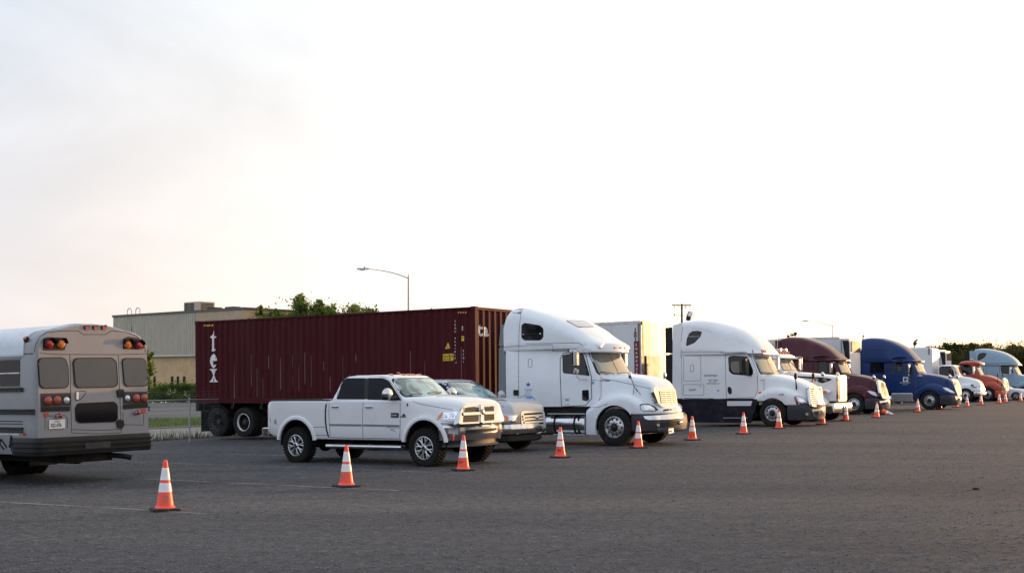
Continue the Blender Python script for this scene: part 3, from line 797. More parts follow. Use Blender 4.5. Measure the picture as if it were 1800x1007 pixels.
# oil stains and tyre scuffs are in the gravel colour; loose stones lie on top
def stones(n, name):
    vs = []; fs = []
    oct_ = np.array([(1, 0, 0), (-1, 0, 0), (0, 1, 0), (0, -1, 0), (0, 0, 1), (0, 0, -1)], float); of = [(0, 2, 4), (2, 1, 4), (1, 3, 4), (3, 0, 4), (2, 0, 5), (1, 2, 5), (3, 1, 5), (0, 3, 5)]
    k = 0
    while k < n:
        Z = 10.5 + 32 * RNG.random() ** 1.6; x = (RNG.random() - .5) * .98 * Z; y = Z
        sc = (.004 + .013 * RNG.random() ** 3.0) * (1 + max(0, Z - 18) / 70); R = oct_ * (sc * (0.7 + .6 * RNG.random(3))); a = RNG.random() * 6.28
        R = R @ np.array([[cos(a), -sin(a), 0], [sin(a), cos(a), 0], [0, 0, 1]]).T; R[:, 2] *= .7
        o = len(vs); z = gz(x, y); vs += [(x + p[0], y + p[1], z + p[2] + sc * .25) for p in R]; fs += [(a_ + o, b_ + o, c_ + o) for a_, b_, c_ in of]; k += 1
    me = bpy.data.meshes.new(name); me.from_pydata(vs, [], fs); me.materials.append(mat('grey_stones', (.135, .13, .13), .9, spec=.2, noise=.6, nscale=3.0)); return kind(link(name, me), 'stuff')
stones(42000, 'loose_gravel')
# weeds along the lot edge under the fence
def blades(n, name, s0, s1, t0, t1, h0, h1, mt, zf=None):
    vs = []; fs = []
    for _ in range(n):
        s_ = s0 + (s1 - s0) * RNG.random(); t_ = t0 + (t1 - t0) * RNG.random(); x, y = P2(s_, t_); z = zf(t_) if zf else gz(x, y); h = h0 + (h1 - h0) * RNG.random() ** 2.5; a = RNG.random() * 6.28; w = .006 + .008 * RNG.random()
        l = h * .5 * (RNG.random() - .5); o = len(vs); dx, dy = cos(a) * w, sin(a) * w
        vs += [(x - dx, y - dy, z), (x + dx, y + dy, z), (x + l * .4 + dx * .7, y + l * .3 + dy * .7, z + h * .6), (x + l * .4 - dx * .7, y + l * .3 - dy * .7, z + h * .6), (x + l, y + l * .8, z + h)]
        fs += [(o, o+1, o+2, o+3), (o+3, o+2, o+4)]
    me = bpy.data.meshes.new(name); me.from_pydata(vs, [], fs); me.materials.append(mt); return kind(link(name, me), 'stuff')
M_WEED = mat('weed_green', (.085, .085, .035), .9, spec=.1, noise=.4, nscale=2)
blades(6500, 'weeds', -2, 42, 18.7, 19.7, .05, .42, M_WEED)
blades(16000, 'verge_grass', 0, 34, 27.8, 39.4, .03, .16, mat('verge_green', (.085, .125, .030), .9, spec=.1, noise=.4, nscale=1), lambda t_: -.42 - .012 * (t_ - 27.7))

# chain link fence along the back of the lot
M_GALV = mat('galvanised_steel', (.36, .37, .38), .45, metal=.6, noise=.15, nscale=10)
def fence():
    sp = [-12 + 3.05 * k for k in range(28)]
    # one post stands on the photographed spot
    p = gpt2(333, 776); s_ref = (p.x - LN0[0]) * LD[0] + (p.y - LN0[1]) * LD[1]; t_f = tback(p.x, p.y)
    sp = [s_ref + 3.05 * k for k in range(-12, 22)]
    a = P2(sp[0], t_f); base = empty('chain_link_fence', (a[0], a[1], gz(*a)))
    tag(base, 'galvanised chain link fence with angled barbed wire arms behind the lot', 'fence'); o = Vector(base.location); H_ = 1.44
    def L3(s_, z, dt=0): x, y = P2(s_, t_f + dt); return Vector((x, y, gz(*P2(s_, t_f)) + z)) - o
    pm = MB().m(M_GALV); pm.tube([(0, 0, 0), (0, 0, H_)], .030, 8); pm.ball((0, 0, H_ + .01), .04, 8, 6)
    q = Vector((LN[0] * -.0, 0, 0)); arm = Vector((-LD[0] * .22, -LD[1] * .22, .27)); pm.tube([(0, 0, H_), tuple(arm + Vector((0, 0, H_)))], .018, 6)
    me = pm.mesh('fence_post')
    for s_ in sp: ob = link('post', me, base); ob.location = L3(s_, 0)
    rl = MB().m(M_GALV); rl.tube([L3(s_, H_ - .02) for s_ in sp], .021, 8); rl.build('top_rail', base)
    for k in range(3):
        wr = MB().m(M_GALV); wr.tube([L3(s_, H_ + .09 + .08 * k) + Vector((arm.x, arm.y, 0)) * (.3 + .3 * k) for s_ in sp], .0022, 4); wr.build('barbed_wire', base)
    net = MB().m(M_GALV); L_ = sp[-1] - sp[0]; st = .10; n = int(L_ / st)
    for k in range(-int(H_ / st), n):
        for dr in (1, -1):
            a0 = sp[0] + k * st; x0, x1 = a0, a0 + H_
            z0, z1 = (0, H_) if dr > 0 else (H_, 0)
            def zc(s_): return z0 + (z1 - z0) * (s_ - x0) / (x1 - x0)
            b0 = max(x0, sp[0]); b1 = min(x1, sp[-1])
            if b1 - b0 < .1: continue
            net.tube([L3(b0, zc(b0), .01 * dr), L3(b1, zc(b1), .01 * dr)], .0011, 3, False)
    kind(net.build('chain_link_mesh', base), 'stuff')
fence()

# ---- trees and hedge
def leaf_mesh(name, clusters, per, size, mts, parent=None, flat=1.0, up=.3):
    """clusters: (x,y,z,rx,ry,rz); many little folded leaf faces through each cluster"""
    vs = []; fs = []; fm = []
    for (cx, cy, cz, rx, ry, rz) in clusters:
        n = per if isinstance(per, int) else int(per * rx * ry * rz + 6); mi = RNG.integers(0, len(mts))
        for _ in range(n):
            d = RNG.normal(size=3); d /= np.linalg.norm(d); rr = abs(RNG.normal()) * .62 + .10
            p = np.array([cx, cy, cz]) + d * rr * np.array([rx, ry, rz]); s_ = size * (.55 + .9 * RNG.random())
            u = RNG.normal(size=3); u /= np.linalg.norm(u); w = np.cross(u, RNG.normal(size=3)); w /= np.linalg.norm(w) + 1e-9; nn = np.cross(u, w)
            o = len(vs); vs += [tuple(p - u * s_ * .5), tuple(p + w * s_ * .30 + nn * s_ * .08), tuple(p + u * s_ * .5), tuple(p - w * s_ * .30 + nn * s_ * .08)]
            fs += [(o, o+1, o+2), (o, o+2, o+3)]; fm += [mi, mi]
    me = bpy.data.meshes.new(name); me.from_pydata(vs, [], fs)
    for m_ in mts: me.materials.append(m_)
    me.polygons.foreach_set('material_index', fm); me.update(); return link(name, me, parent)
def leafmat(name, col):
    m = mat(name, col, .6, spec=.2, noise=.35, nscale=1.5); t = m.node_tree; b = t.nodes['Principled BSDF']; o = t.nodes['Material Output']
    tr = t.nodes.new('ShaderNodeBsdfTranslucent'); mx_ = t.nodes.new('ShaderNodeMixShader'); mx_.inputs[0].default_value = .45; tr.inputs[0].default_value = (col[0] * 1.5, col[1] * 1.5, col[2] * .9, 1)
    t.links.new(b.outputs[0], mx_.inputs[1]); t.links.new(tr.outputs[0], mx_.inputs[2]); t.links.new(mx_.outputs[0], o.inputs[0])
    return m
LG = [leafmat('leaf_green', (.085, .135, .030)), leafmat('leaf_green_light', (.12, .165, .045)), leafmat('leaf_green_dark', (.055, .090, .022))]
LO = [leafmat('leaf_olive', (.050, .060, .018)), leafmat('leaf_olive_dark', (.028, .036, .012)), leafmat('leaf_brown_green', (.060, .052, .020))]
M_BARK = mat('bark', (.075, .058, .045), .9, spec=.1, noise=.4, nscale=5, bump=.5, bscale=8)
def tree(name, x, y, z, h, rad, label, leaves, trunk_r=.16, per=150, nlimb=9, size=.30, open_=.5, crown0=.35, group='trees beyond the lot', cs=(.16, .30), lean=0.0):
    base = empty(name, (x, y, z)); tag(base, label, 'tree', group)
    tb = MB().m(M_BARK); top = Vector((lean, 0, h * .72)); mid = Vector((RNG.normal() * .08 * h, RNG.normal() * .08 * h, h * .36))
    tb.tube([(0, 0, -.2), mid * .5 + Vector((0, 0, .02 * h)), mid, top], [trunk_r * 1.25, trunk_r, trunk_r * .75, trunk_r * .22], 8)
    cl = []
    for k in range(nlimb):
        t_ = .30 + .66 * k / max(1, nlimb - 1); st = mid.lerp(top, max(0, (t_ - .4) / .6)) if t_ > .4 else mid * (t_ / .4)
        a = k * 2.4 + RNG.random() * .9; hz = crown0 + (1 - crown0) * t_; r_ = rad * (.55 + .45 * sin(pi * min(1, max(.12, t_ * .86)))) * (.75 + .5 * RNG.random())
        en = Vector((cos(a) * r_ * .8, sin(a) * r_ * .8, h * (hz * .86 + .10 * RNG.random()))); md = st.lerp(en, .5) + Vector((0, 0, .05 * h))
        tb.tube([st, md, en], [trunk_r * .42, trunk_r * .25, trunk_r * .08], 6)
        for j in range(4):
            f = .45 + .55 * j / 3; c = st.lerp(en, f) + Vector(RNG.normal(size=3)) * rad * .16; q = rad * (cs[0] + (cs[1] - cs[0]) * RNG.random())
            cl.append((c.x, c.y, c.z, q * 1.25, q * 1.25, q * .8))
        if RNG.random() < open_:
            tip = en + Vector((cos(a) * rad * .2, sin(a) * rad * .2, h * .08)); tb.tube([en, tip], [trunk_r * .08, .012], 5); [cl.append((*(en.lerp(tip, f_)), rad*.10, rad*.10, rad*.10)) for f_ in (.3, .65, 1.0)]
    cl = [(a_, b_, min(c_, h - 1.55 * f_), d_, e_, f_) for a_, b_, c_, d_, e_, f_ in cl]
    tb.build('trunk', base); leaf_mesh('crown', cl, per, size, leaves, base); return base
def ground_at(px, Z, z): return ((px - CPX) / FPX * Z, Z, z)
def htop(py, Z): return EYE + (HPX - py) * Z / FPX
# bushy trees behind the container
for (px, Z, ytop, rad, lab, per, nl, sz, op, th) in (
        (545, 124, 517, 4.2, 'tall airy green tree with a wispy top above the maroon container', 150, 13, .30, .9, .20),
        (604, 121, 529, 4.4, 'dense rounded green tree right of the wispy one above the container', 230, 12, .32, .4, .22),
        (506, 119, 541, 2.9, 'lower green tree left of the wispy one above the container', 200, 10, .30, .6, .16),
        (458, 112, 536, 2.0, 'feathery young tree against the sunlit corner of the building', 60, 9, .30, .9, .10)):
    z = -.52; tree('leafy_tree', *ground_at(px, Z, z), htop(ytop, Z) - z, rad, lab, LG, th, per, nl, sz, op)
for (px, Z, ytop, lab) in ((741, 140, 538, 'small tree tip showing left above the container roof'), (768, 140, 538, 'small tree tip showing right above the container roof'), (1387, 190, 583, 'tiny bare tree top above the maroon truck roof')):
    tree('tree', *ground_at(px, Z, -.5), htop(ytop, Z) + .5, 1.7, lab, LG if px < 1000 else LO, .12, 120, 9, .20, .8)
tree('sapling', *ground_at(243, 88, -.52), htop(607, 88) + .5, 1.3, 'slim sapling beside the right edge of the bus roof, before the building', LG, .07, 60, 8, .22, .9, group=None)
# tree belt at the right
k = 0
for (px, Z, ytop, rad, mts, lab) in (
        (1650, 176, 604, 3.2, LO, 'small round tree just right of the floodlight pole'), (1690, 172, 601, 3.4, LG, 'green tree behind the slim lamp post at the far right'), (1672, 182, 608, 3.0, LO, 'low tree between two taller ones over the box truck'),
        (1712, 170, 600, 3.6, LO, 'spiky loose tree above the pale blue truck roof front'), (1733, 168, 600, 3.6, LO, 'spiky loose tree above the pale blue truck roof, right of its twin'),
        (1757, 150, 606, 5.0, LO, 'dark bushy tree where the belt begins beside the pale blue truck'), (1782, 146, 602, 5.2, LO, 'dark bushy tree behind the pale blue truck windscreen'), (1806, 142, 599, 5.5, LO, 'dark bushy tree at the right edge of the photo')):
    dense = px > 1750
    tree('belt_tree', *ground_at(px, Z, -.1), htop(ytop, Z) + .1, rad, lab, mts, .2, 700 if dense else 260, 14 if dense else 10, .26, .7 if not dense else .3, crown0=.06 if dense else .3, cs=(.2, .36) if dense else (.16, .3), group='belt of trees at the right')
# undergrowth closing the belt near the ground
cl = []
for _ in range(120):
    px = 1640 + 190 * RNG.random(); Z = 150 + 34 * RNG.random() + (20 if px < 1745 else 0); x, y, z = ground_at(px, Z, 0); cl.append((x, y, .4 + 2.6 * RNG.random() * (1 if px > 1745 else .5), 2.2, 2.2, 1.3))
kind(leaf_mesh('undergrowth', cl, 260, .30, LO), 'stuff')
# clipped hedge before the building
cl = []
hx = [ground_at(px, 109, 0) for px in (180, 520)]
for k in range(230):
    f = RNG.random(); Zh = 110 + 3.0 * (RNG.random() - .5) - 5 * f; x = (170 + 370 * f - CPX) / FPX * Zh
    cl.append((x, Zh, -.5 + 1.45 * RNG.random(), .75, .6, .42))
h_ = leaf_mesh('hedge', cl, 190, .17, LG[:1] + LG[2:]); tag(h_, 'low dark green hedge along the foot of the brick building', 'hedge')
# unseen wood added far behind the camera to darken reflections in glass and chrome
cl = []
for _ in range(260):
    a = pi * (1.03 + .94 * RNG.random()); R_ = 85 + 25 * RNG.random(); cl.append((R_ * cos(a), R_ * sin(a), 1 + 7.5 * RNG.random() ** 1.2, 6, 6, 2.6))
kind(leaf_mesh('added_wood', cl, 90, 1.9, LO), 'stuff')

# ---- the factory building
def building():
    A = Vector(at(199, 547, 138)); A.z = 0; C_ = Vector(at(429, 532, 121.5)); C_.z = 0; D = Vector(at(474, 534, 127)); D.z = 0
    e = (C_ - A).normalized(); n = Vector((e.y, -e.x, 0)); n = n if n.y < 0 else -n; Lf = (C_ - A).length
    base = empty('factory_building', C_ + Vector((0, 0, -.52)), (0, 0, atan2(e.y, e.x))); tag(base, 'long factory building of ribbed grey metal above tan brick with slit windows', 'building')
    H_ = 9.5; zb = 4.75      # local: x along the front (0 at the corner, negative to the left), y into the building
    M_RIB = mat('ribbed_grey_metal', (.40, .35, .295), .55, noise=.08, nscale=.6, dirt=(.18, .16, .14), dscale=.25, damt=.3); M_TAN = mat('tan_render', (.44, .33, .24), .9, spec=.1, noise=.10, nscale=.8, dirt=(.22, .17, .13), dscale=.3, damt=.3); M_BRK = mat('tan_brick', (.56, .38, .23), .9, spec=.1, noise=.14, nscale=1.2, dirt=(.3, .2, .13), dscale=.35, damt=.4)
    xs_ = -Lf * (428 - 344) / (428 - 199) * .93
    # ribbed sheet: trapezoid profile extruded upwards, in panels one can tell apart
    pw = 1.2; x = -Lf
    while x < xs_ - .05:
        x1 = min(x + pw, xs_); mb = MB().m(M_RIB); pts = []; u = x
        while u < x1 - .01:
            pts += [(u, 0), (min(u + .22, x1), 0), (min(u + .25, x1), -.05), (min(u + .37, x1), -.05)]; u += .40
        pts = sorted(set(pts)); pts.append((x1 - .006, .0)) if pts[-1][0] < x1 - .006 else None
        vs = [(a, b, zz) for zz in (zb, H_) for a, b in pts]; q = len(pts); mb.add(vs, [(i, i+1, i+1+q, i+q) for i in range(q-1)]); mb.build('wall_panel', base, 10); x = x1
    w = MB().m(M_TAN); w.b2(xs_, 0, -.02, .3, zb - .3, H_); w.build('upper_wall', base)
    w = MB().m(M_BRK); w.b2(-Lf, 0, .35, .6, 0, zb - .05); bw = w.build('brick_wall', base)
    w = MB().m(M_BRK); w.b2(-.02, .02, -.02, 26, 0, H_ - .02); w.m(M_TAN); w.build('end_wall', base)
    w = MB().m(M_RIB); w.b2(-Lf, -.1, .1, 26, H_ - .6, H_ - .2); w.build('roof', base)
    w = MB().m(mat('ledge_white', (.55, .53, .48), .7, noise=.1)); w.b2(-Lf, xs_, -.10, .42, zb - .14, zb); w.build('ledge', base)
    w = MB().m(mat('roof_edge_brown', (.10, .085, .08), .6)); w.b2(-Lf - .1, .1, -.12, .05, H_ - .02, H_ + .22); w.b2(.0, .12, .05, 26, H_ - .02, H_ + .22); w.build('roof_edge', base)
    w = MB().m(M_GALV); w.b2(-Lf * .845, -Lf * .840, -.12, -.05, 4.9, 8.3); w.build('downpipe', base)
    # slit windows
    for pxw in (262, 272, 303, 313, 324, 350, 361, 392):
        f = (pxw - 199) / (429 - 199); Zp = 138 + (121.5 - 138) * f; xx = -Lf * (1 - f * 121.5 / 121.5); xw = (Vector(at(pxw, 660, 1)) - Vector((0, 0, EYE)))
        # intersection of the pixel's ray with the recessed wall
        r_ = Vector((xw.x, xw.y, 0)); den = r_.x * e.y - r_.y * e.x; o_ = C_ + Vector((-e.y, e.x, 0)) * .35
        tt = (o_.x * e.y - o_.y * e.x) / den; lx = (r_ * tt - C_).dot(e)
        fr = MB().m(M_DGREY); fr.b2(lx - .22, lx + .22, .30, .352, .55, 2.35); wo = fr.build('window', base); pn = MB().m(M_TINT); pn.b2(lx - .17, lx + .17, .292, .302, .62, 2.28); pn.build('pane', wo)
    # roof plant
    x0 = -Lf * .46; rt = MB().m(mat('roof_unit_beige', (.42, .35, .27), .6, noise=.08)); rt.b2(x0 - 1.4, x0 + 1.6, 1.5, 3.6, H_, H_ + 1.35, .03); ru = rt.build('air_conditioner', base)
    for sx in range(2):
        for k in range(6): lv = MB().m(M_DGREY); lv.b2(x0 - 1.3 + 1.0 * sx, x0 - .42 + 1.0 * sx, 1.46, 1.505, H_ + .18 + .18 * k, H_ + .30 + .18 * k); lv.build('louvre', ru)
    for k in range(6): lv = MB().m(M_DGREY); lv.b2(x0 + 1.595, x0 + 1.64, 1.7, 3.4, H_ + .18 + .18 * k, H_ + .30 + .18 * k); lv.build('louvre', ru)
    for xf, hh, ww in ((-.40, .35, 1.6), (-.24, .30, 1.6)):
        v = MB().m(M_DGREY); v.b2(Lf * xf * .82, Lf * xf * .82 + ww, 1.2, 2.2, H_ + .2, H_ + .2 + hh, .05); v.build('roof_vent', base)
    for xf in (-.885, -.815):
        v = MB().m(M_GALV); xx = Lf * xf; v.tube([(xx, .1, H_)] + [(xx + .45 * (1 - cos(a)), .1, H_ + .55 + .4 * sin(a)) for a in np.linspace(0, pi, 9)] + [(xx + .9, .1, H_)], .05, 6); v.build('ladder_hoop', base)
building()
# low building farther behind the trees
mbx = empty('shed', at(500, 552, 150) * 1.0); mbx.location.z = -.5; tag(mbx, 'low grey shed half hidden behind the green trees', 'building')
w = MB().m(mat('shed_grey', (.45, .46, .48), .6, noise=.05)); w.b2(-9, 5, 0, 12, 0, 9.6); w.build('wall', mbx); w = MB().m(M_DGREY); w.b2(-9.2, 5.2, -.2, 12.2, 9.6, 9.9); w.build('roof', mbx)

# ---- street lamps, utility pole, floodlights
def street_lamp(px, ytop, Z, reach, rise, label, arm_l=True):
    x, y, z = ground_at(px, Z, -.5); base = empty('street_lamp', (x, y, z)); tag(base, label, 'street lamp', 'street lamps beyond the lot'); h = htop(ytop, Z) - z
    p = MB().m(M_GALV); p.tube([(0, 0, 0), (0, 0, h)], [.11, .07], 10); p.tube([(0, 0, h), (0, 0, h + .25)], [.07, .05], 8); p.build('pole', base)
    a = MB().m(M_GALV); pts = [(0, 0, h - .1)] + [(-reach * f, 0, h - .05 + rise * (1 - (1 - f) ** 2.0) * 1.0) for f in (.25, .5, .7, .85)]; a.tube(pts, [.05, .045, .04, .035, .035], 6); a.build('arm', base)
    hd = MB().m(M_GALV); e_ = Vector(pts[-1]); hd.loft([[(e_.x - d_, w_ * sy, e_.z + zz) for sy, zz in ((-1, -.06), (-.8, .05), (0, .09), (.8, .05), (1, -.06))] for d_, w_ in ((-.1, .06), (.1, .15), (.5, .19), (.85, .06))]); ho = hd.build('lamp_head', base)
    l = MB().m(M_CLEAR); l.ball((e_.x - .42, 0, e_.z - .07), (.25, .12, .05), 10, 6); l.build('lens', ho)
    s_ = MB().m(M_DGREY); s_.lathe([(.05, 0), (.05, .10), (0, .12)], (e_.x - .25, 0, e_.z + .08), 8, 'z'); s_.build('sensor', ho)
street_lamp(718, 487, 92, 3.9, .72, 'grey street lamp rising above the container with its arm to the left')
street_lamp(1463.5, 573, 172, 4.4, .85, 'distant street lamp above the gap between maroon and blue trucks')
street_lamp(1692, 602, 240, 3.9, .75, 'faintest street lamp among the trees above the box truck')
def utility_pole(px, ytop, Z):
    x, y, z = ground_at(px, Z, -.5); base = empty('utility_pole', (x, y, z)); tag(base, 'dark wooden utility pole with crossarm above the second white truck', 'utility pole'); h = htop(ytop, Z) - z
    M_WOOD = mat('creosoted_wood', (.055, .045, .038), .9, noise=.3, nscale=4)
    p = MB().m(M_WOOD); p.tube([(0, 0, 0), (0, 0, h)], [.19, .12], 10); p.build('pole', base)
    a = MB().m(M_WOOD); a.box((-.05, -.12, h - .18), (2.5, .10, .14), .01); ao = a.build('crossarm', base)
    br = MB().m(M_WOOD); br.tube([(-.6, -.1, h - .22), (0, -.1, h - .62)], .025, 5); br.build('brace', base); br = MB().m(M_WOOD); br.tube([(.6, -.1, h - .22), (0, -.1, h - .62)], .025, 5); br.build('brace', base)
    for xx in (-.95, .45, 1.0): i = MB().m(M_GREY); i.lathe([(.02, -.32), (.06, -.28), (.04, -.2), (.06, -.14), (.03, -.06), (.03, 0)], (xx, -.12, h - .26), 8, 'z'); i.build('insulator', ao)
    b_ = MB().m(M_DGREY); b_.tube([(-1.0, -.1, h - 1.50), (.5, -.1, h - 1.50)], .035, 6); b_.box((-1.0, -.1, h - 1.38), (.12, .12, .38), .02); bo = b_.build('bracket', base)
    f = MB().m(M_DGREY); Rr = Matrix.Rotation(.35, 3, 'Y'); f.box((.95, -.15, h - 1.45), (.62, .42, .95), .10, Rr); fo = f.build('floodlight', base); l = MB().m(M_CLEAR); l.box(Vector((.95, -.15, h - 1.45)) + Rr @ Vector((0, -.215, .12)), (.46, .02, .58), .01, Rr); l.build('lens', fo)
    f = MB().m(M_BLACK); f.box((.80, -.15, h - 1.95), (.55, .4, .42), .08); f.tube([(1.05, -.15, h - 2.1), (1.35, -.15, h - 1.8), (1.6, -.15, h - 1.2)], .03, 5); f.build('ballast_box', base)
utility_pole(1198.5, 534, 146)
def flood_pole(px, ytop, Z, label, kindn):
    x, y, z = ground_at(px, Z, -.4); base = empty('floodlight_pole', (x, y, z)); tag(base, label, 'light pole'); h = htop(ytop, Z) - z
    p = MB().m(M_DGREY); p.tube([(0, 0, 0), (0, 0, h - .5)], .09, 8); p.build('pole', base)
    f = MB().m(M_DGREY); k_ = 1.0 if kindn == 0 else .45; f.box((.10, 0, h - .50), (.42 * k_, .35, .42 * k_), .06, Matrix.Rotation(.4, 3, 'Y')); f.box((.22 * k_, 0, h - .14), (.50 * k_, .28, .22 * k_), .05, Matrix.Rotation(-.5, 3, 'Y')); f.build('floodlight', base)
flood_pole(1607, 597, 150, 'short pole with twin floodlight heads above the blue truck hood', 0)
flood_pole(1517, 584, 165, 'thin pole stub with a lamp above the white trailer behind the blue truck', 1)
# ------------------------------------------------------------------ semi trucks
def K(xs, **kw):
    ks = []
    for i, x in enumerate(xs):
        d = dict(x=x)
        for nm, v in kw.items():
            if isinstance(v, (list, tuple)):
                if v[i] is not None: d[nm] = v[i]
            elif i == 0: d[nm] = v
        ks.append(d)
    return ks
def tractor(V, mt, cab, roof, ws, hood, fender, bumper, bmt, arch=.60, archz=.52, wsmat=None, wsfront=None):
    r = V.root
    cb = planloft(interp_rows(cab, 5), mt, 'cab', r)
    V.solid(cb)
    front = V.patch('windscreen_rubber', rpoly([(y*1.045, z + (.028 if z > 2.3 else -.028)) for y, z in ws], .10), M_RUBB, 'front', off=.004, thick=.02, step=.12)
    wsg = V.patch('windscreen', rpoly(ws, .09), wsmat or M_WS, 'front', off=.012, thick=.01, step=.10)
    div = V.lines('windscreen_divider', [[(0, ws[2][1]), (0, ws[0][1])]], .022, M_RUBB, 'front', off=.016)
    rf = loft_keys(roof, 50, MB().m(mt)).build('roof_fairing' if len(roof) > 6 else 'cab_roof', r, 30)
    V.solid(rf)
    hd, fd = front_end(V, mt, hood, fender, arch, archz)
    V.solid(hd, fd)
    bp = planloft(interp_rows(bumper, 2), bmt, 'bumper', r)
    V.bump = bp; V.solid(bp)
    V.lines('hood_gap', [[(y * 1.0, cab[1][0] - .012) for y in np.linspace(-.9, .9, 9)]], .02, M_SEAMD, 'front', off=.001) if False else None
    return cb, rf, hd, fd, bp
def both(*objs):
    for o in objs:
        m = mirror(o)
        for ch in list(o.children):
            c = ch.copy(); COL.objects.link(c); c.parent = m
def side_mirror(V, c, size=(.12, .20, .48), mt=None, arm=None, extra=True, back=None):
    for sg in (-1, 1):
        mb = MB().m(mt or M_CHROME); p = Vector((c[0], -c[1] * -sg if False else sg * abs(c[1]), c[2]))
        mb.box(p, size, min(size[:2]) * .32); o = mb.build('side_mirror', V.root)
        gl = MB().m(M_GLASS); gl.box(p + Vector((-size[0]/2 - .002, 0, .02)), (.008, size[1]*.82, size[2]*.8), .002); gl.build('mirror_glass', o)
        if extra:
            e2 = MB().m(mt or M_CHROME); e2.box(p + Vector((0, 0, -size[2]/2 - .12)), (size[0]*.9, size[1]*.95, .19), .05); e2.build('convex_mirror', o)
        a = MB().m(M_BLACK if mt is M_BLACK else M_ALU)
        for zz, tz in ((size[2]*.52, size[2]*.58), (-size[2]*.5 - (.24 if extra else 0), -size[2]*.62 - (.3 if extra else 0))):
            a.tube([p + Vector((0, 0, zz)), p + Vector((.05, -sg*.10, tz)), Vector((c[0] + .12, sg*(abs(c[1]) - .42), c[2] + tz))], .014, 6)
        a.build('mirror_arm', o)

def grille(V, outer, inner, lt, lb, rt, rb, nbar, nvert=2, smt=None, bmt=None, bw=.034, imt=None, name='grille', pl=None):
    """surround + dark inside + bars, given by photo measured corner points laid on the slanting nose plane pl"""
    md = 'px'; off = .02
    if pl: V.plane(*pl); md = 'pl'; off = .0
    o = V.patch(name, rpoly(outer, 2.0), smt or M_CHROME, md, off=off, thick=.10 if pl else .05, step=3.0)
    V.patch('grille_mesh', rpoly(inner, 1.2), imt or M_SEAMD, md, off=off + .004, thick=.02, step=3.0, par=o)
    for i in range(nbar):
        t = (i + .5) / nbar; a = (lt[0] + (lb[0]-lt[0])*t, lt[1] + (lb[1]-lt[1])*t); b = (rt[0] + (rb[0]-rt[0])*t, rt[1] + (rb[1]-rt[1])*t)
        V.lines('grille_bar', [[a, b]], bw, bmt or M_CHROME, md, off=off + .016, step=3, par=o)
    for i in range(nvert):
        t = (i + 1) / (nvert + 1)
        V.lines('grille_upright', [[(lt[0] + (rt[0]-lt[0])*t, lt[1] + (rt[1]-lt[1])*t), (lb[0] + (rb[0]-lb[0])*t, lb[1] + (rb[1]-lb[1])*t)]], bw * 1.3, bmt or M_CHROME, md, off=off + .020, step=3, par=o)
    return o
def headlight(V, poly, inner=None, mt=None, amber=None, rr=1.5, surround=None):
    if surround: both(V.patch('headlight_bezel', rpoly(surround, rr), M_BLACK, 'px', off=.006, thick=.02, step=3))
    h = V.patch('headlight', rpoly(poly, rr), mt or M_CLEAR, 'px', off=.014, thick=.03, step=3)
    if inner: V.patch('reflector', rpoly(inner, rr), M_REFL, 'px', off=.019, thick=.01, step=3, par=h)
    if amber: V.patch('turn_signal', rpoly(amber, .8), M_AMBER, 'px', off=.019, thick=.01, step=3, par=h)
    both(h); return h
def side_window(V, name, poly, r=2.0, frame=True, grow=None, mt=None):
    o = None
    if frame:
        c = np.mean(np.array(poly), 0); g = [tuple(c + (np.array(p) - c) * (1 + 1.6 / max(4, np.linalg.norm(np.array(p) - c)))) for p in poly]
        o = V.patch(name, rpoly(g, r), M_RUBB, 'px', off=.004, thick=.02)
        V.patch('pane', rpoly(poly, r), mt or M_GLASS, 'px', off=.010, thick=.01, par=o)
    else: o = V.patch(name, rpoly(poly, r), mt or M_GLASS, 'px', off=.006, thick=.015)
    both(o); return o
def star(c, r, n=5):
    return [(c[0] + (r if k % 2 == 0 else r * .42) * sin(pi * k / n), c[1] - (r if k % 2 == 0 else r * .42) * cos(pi * k / n)) for k in range(2 * n)]

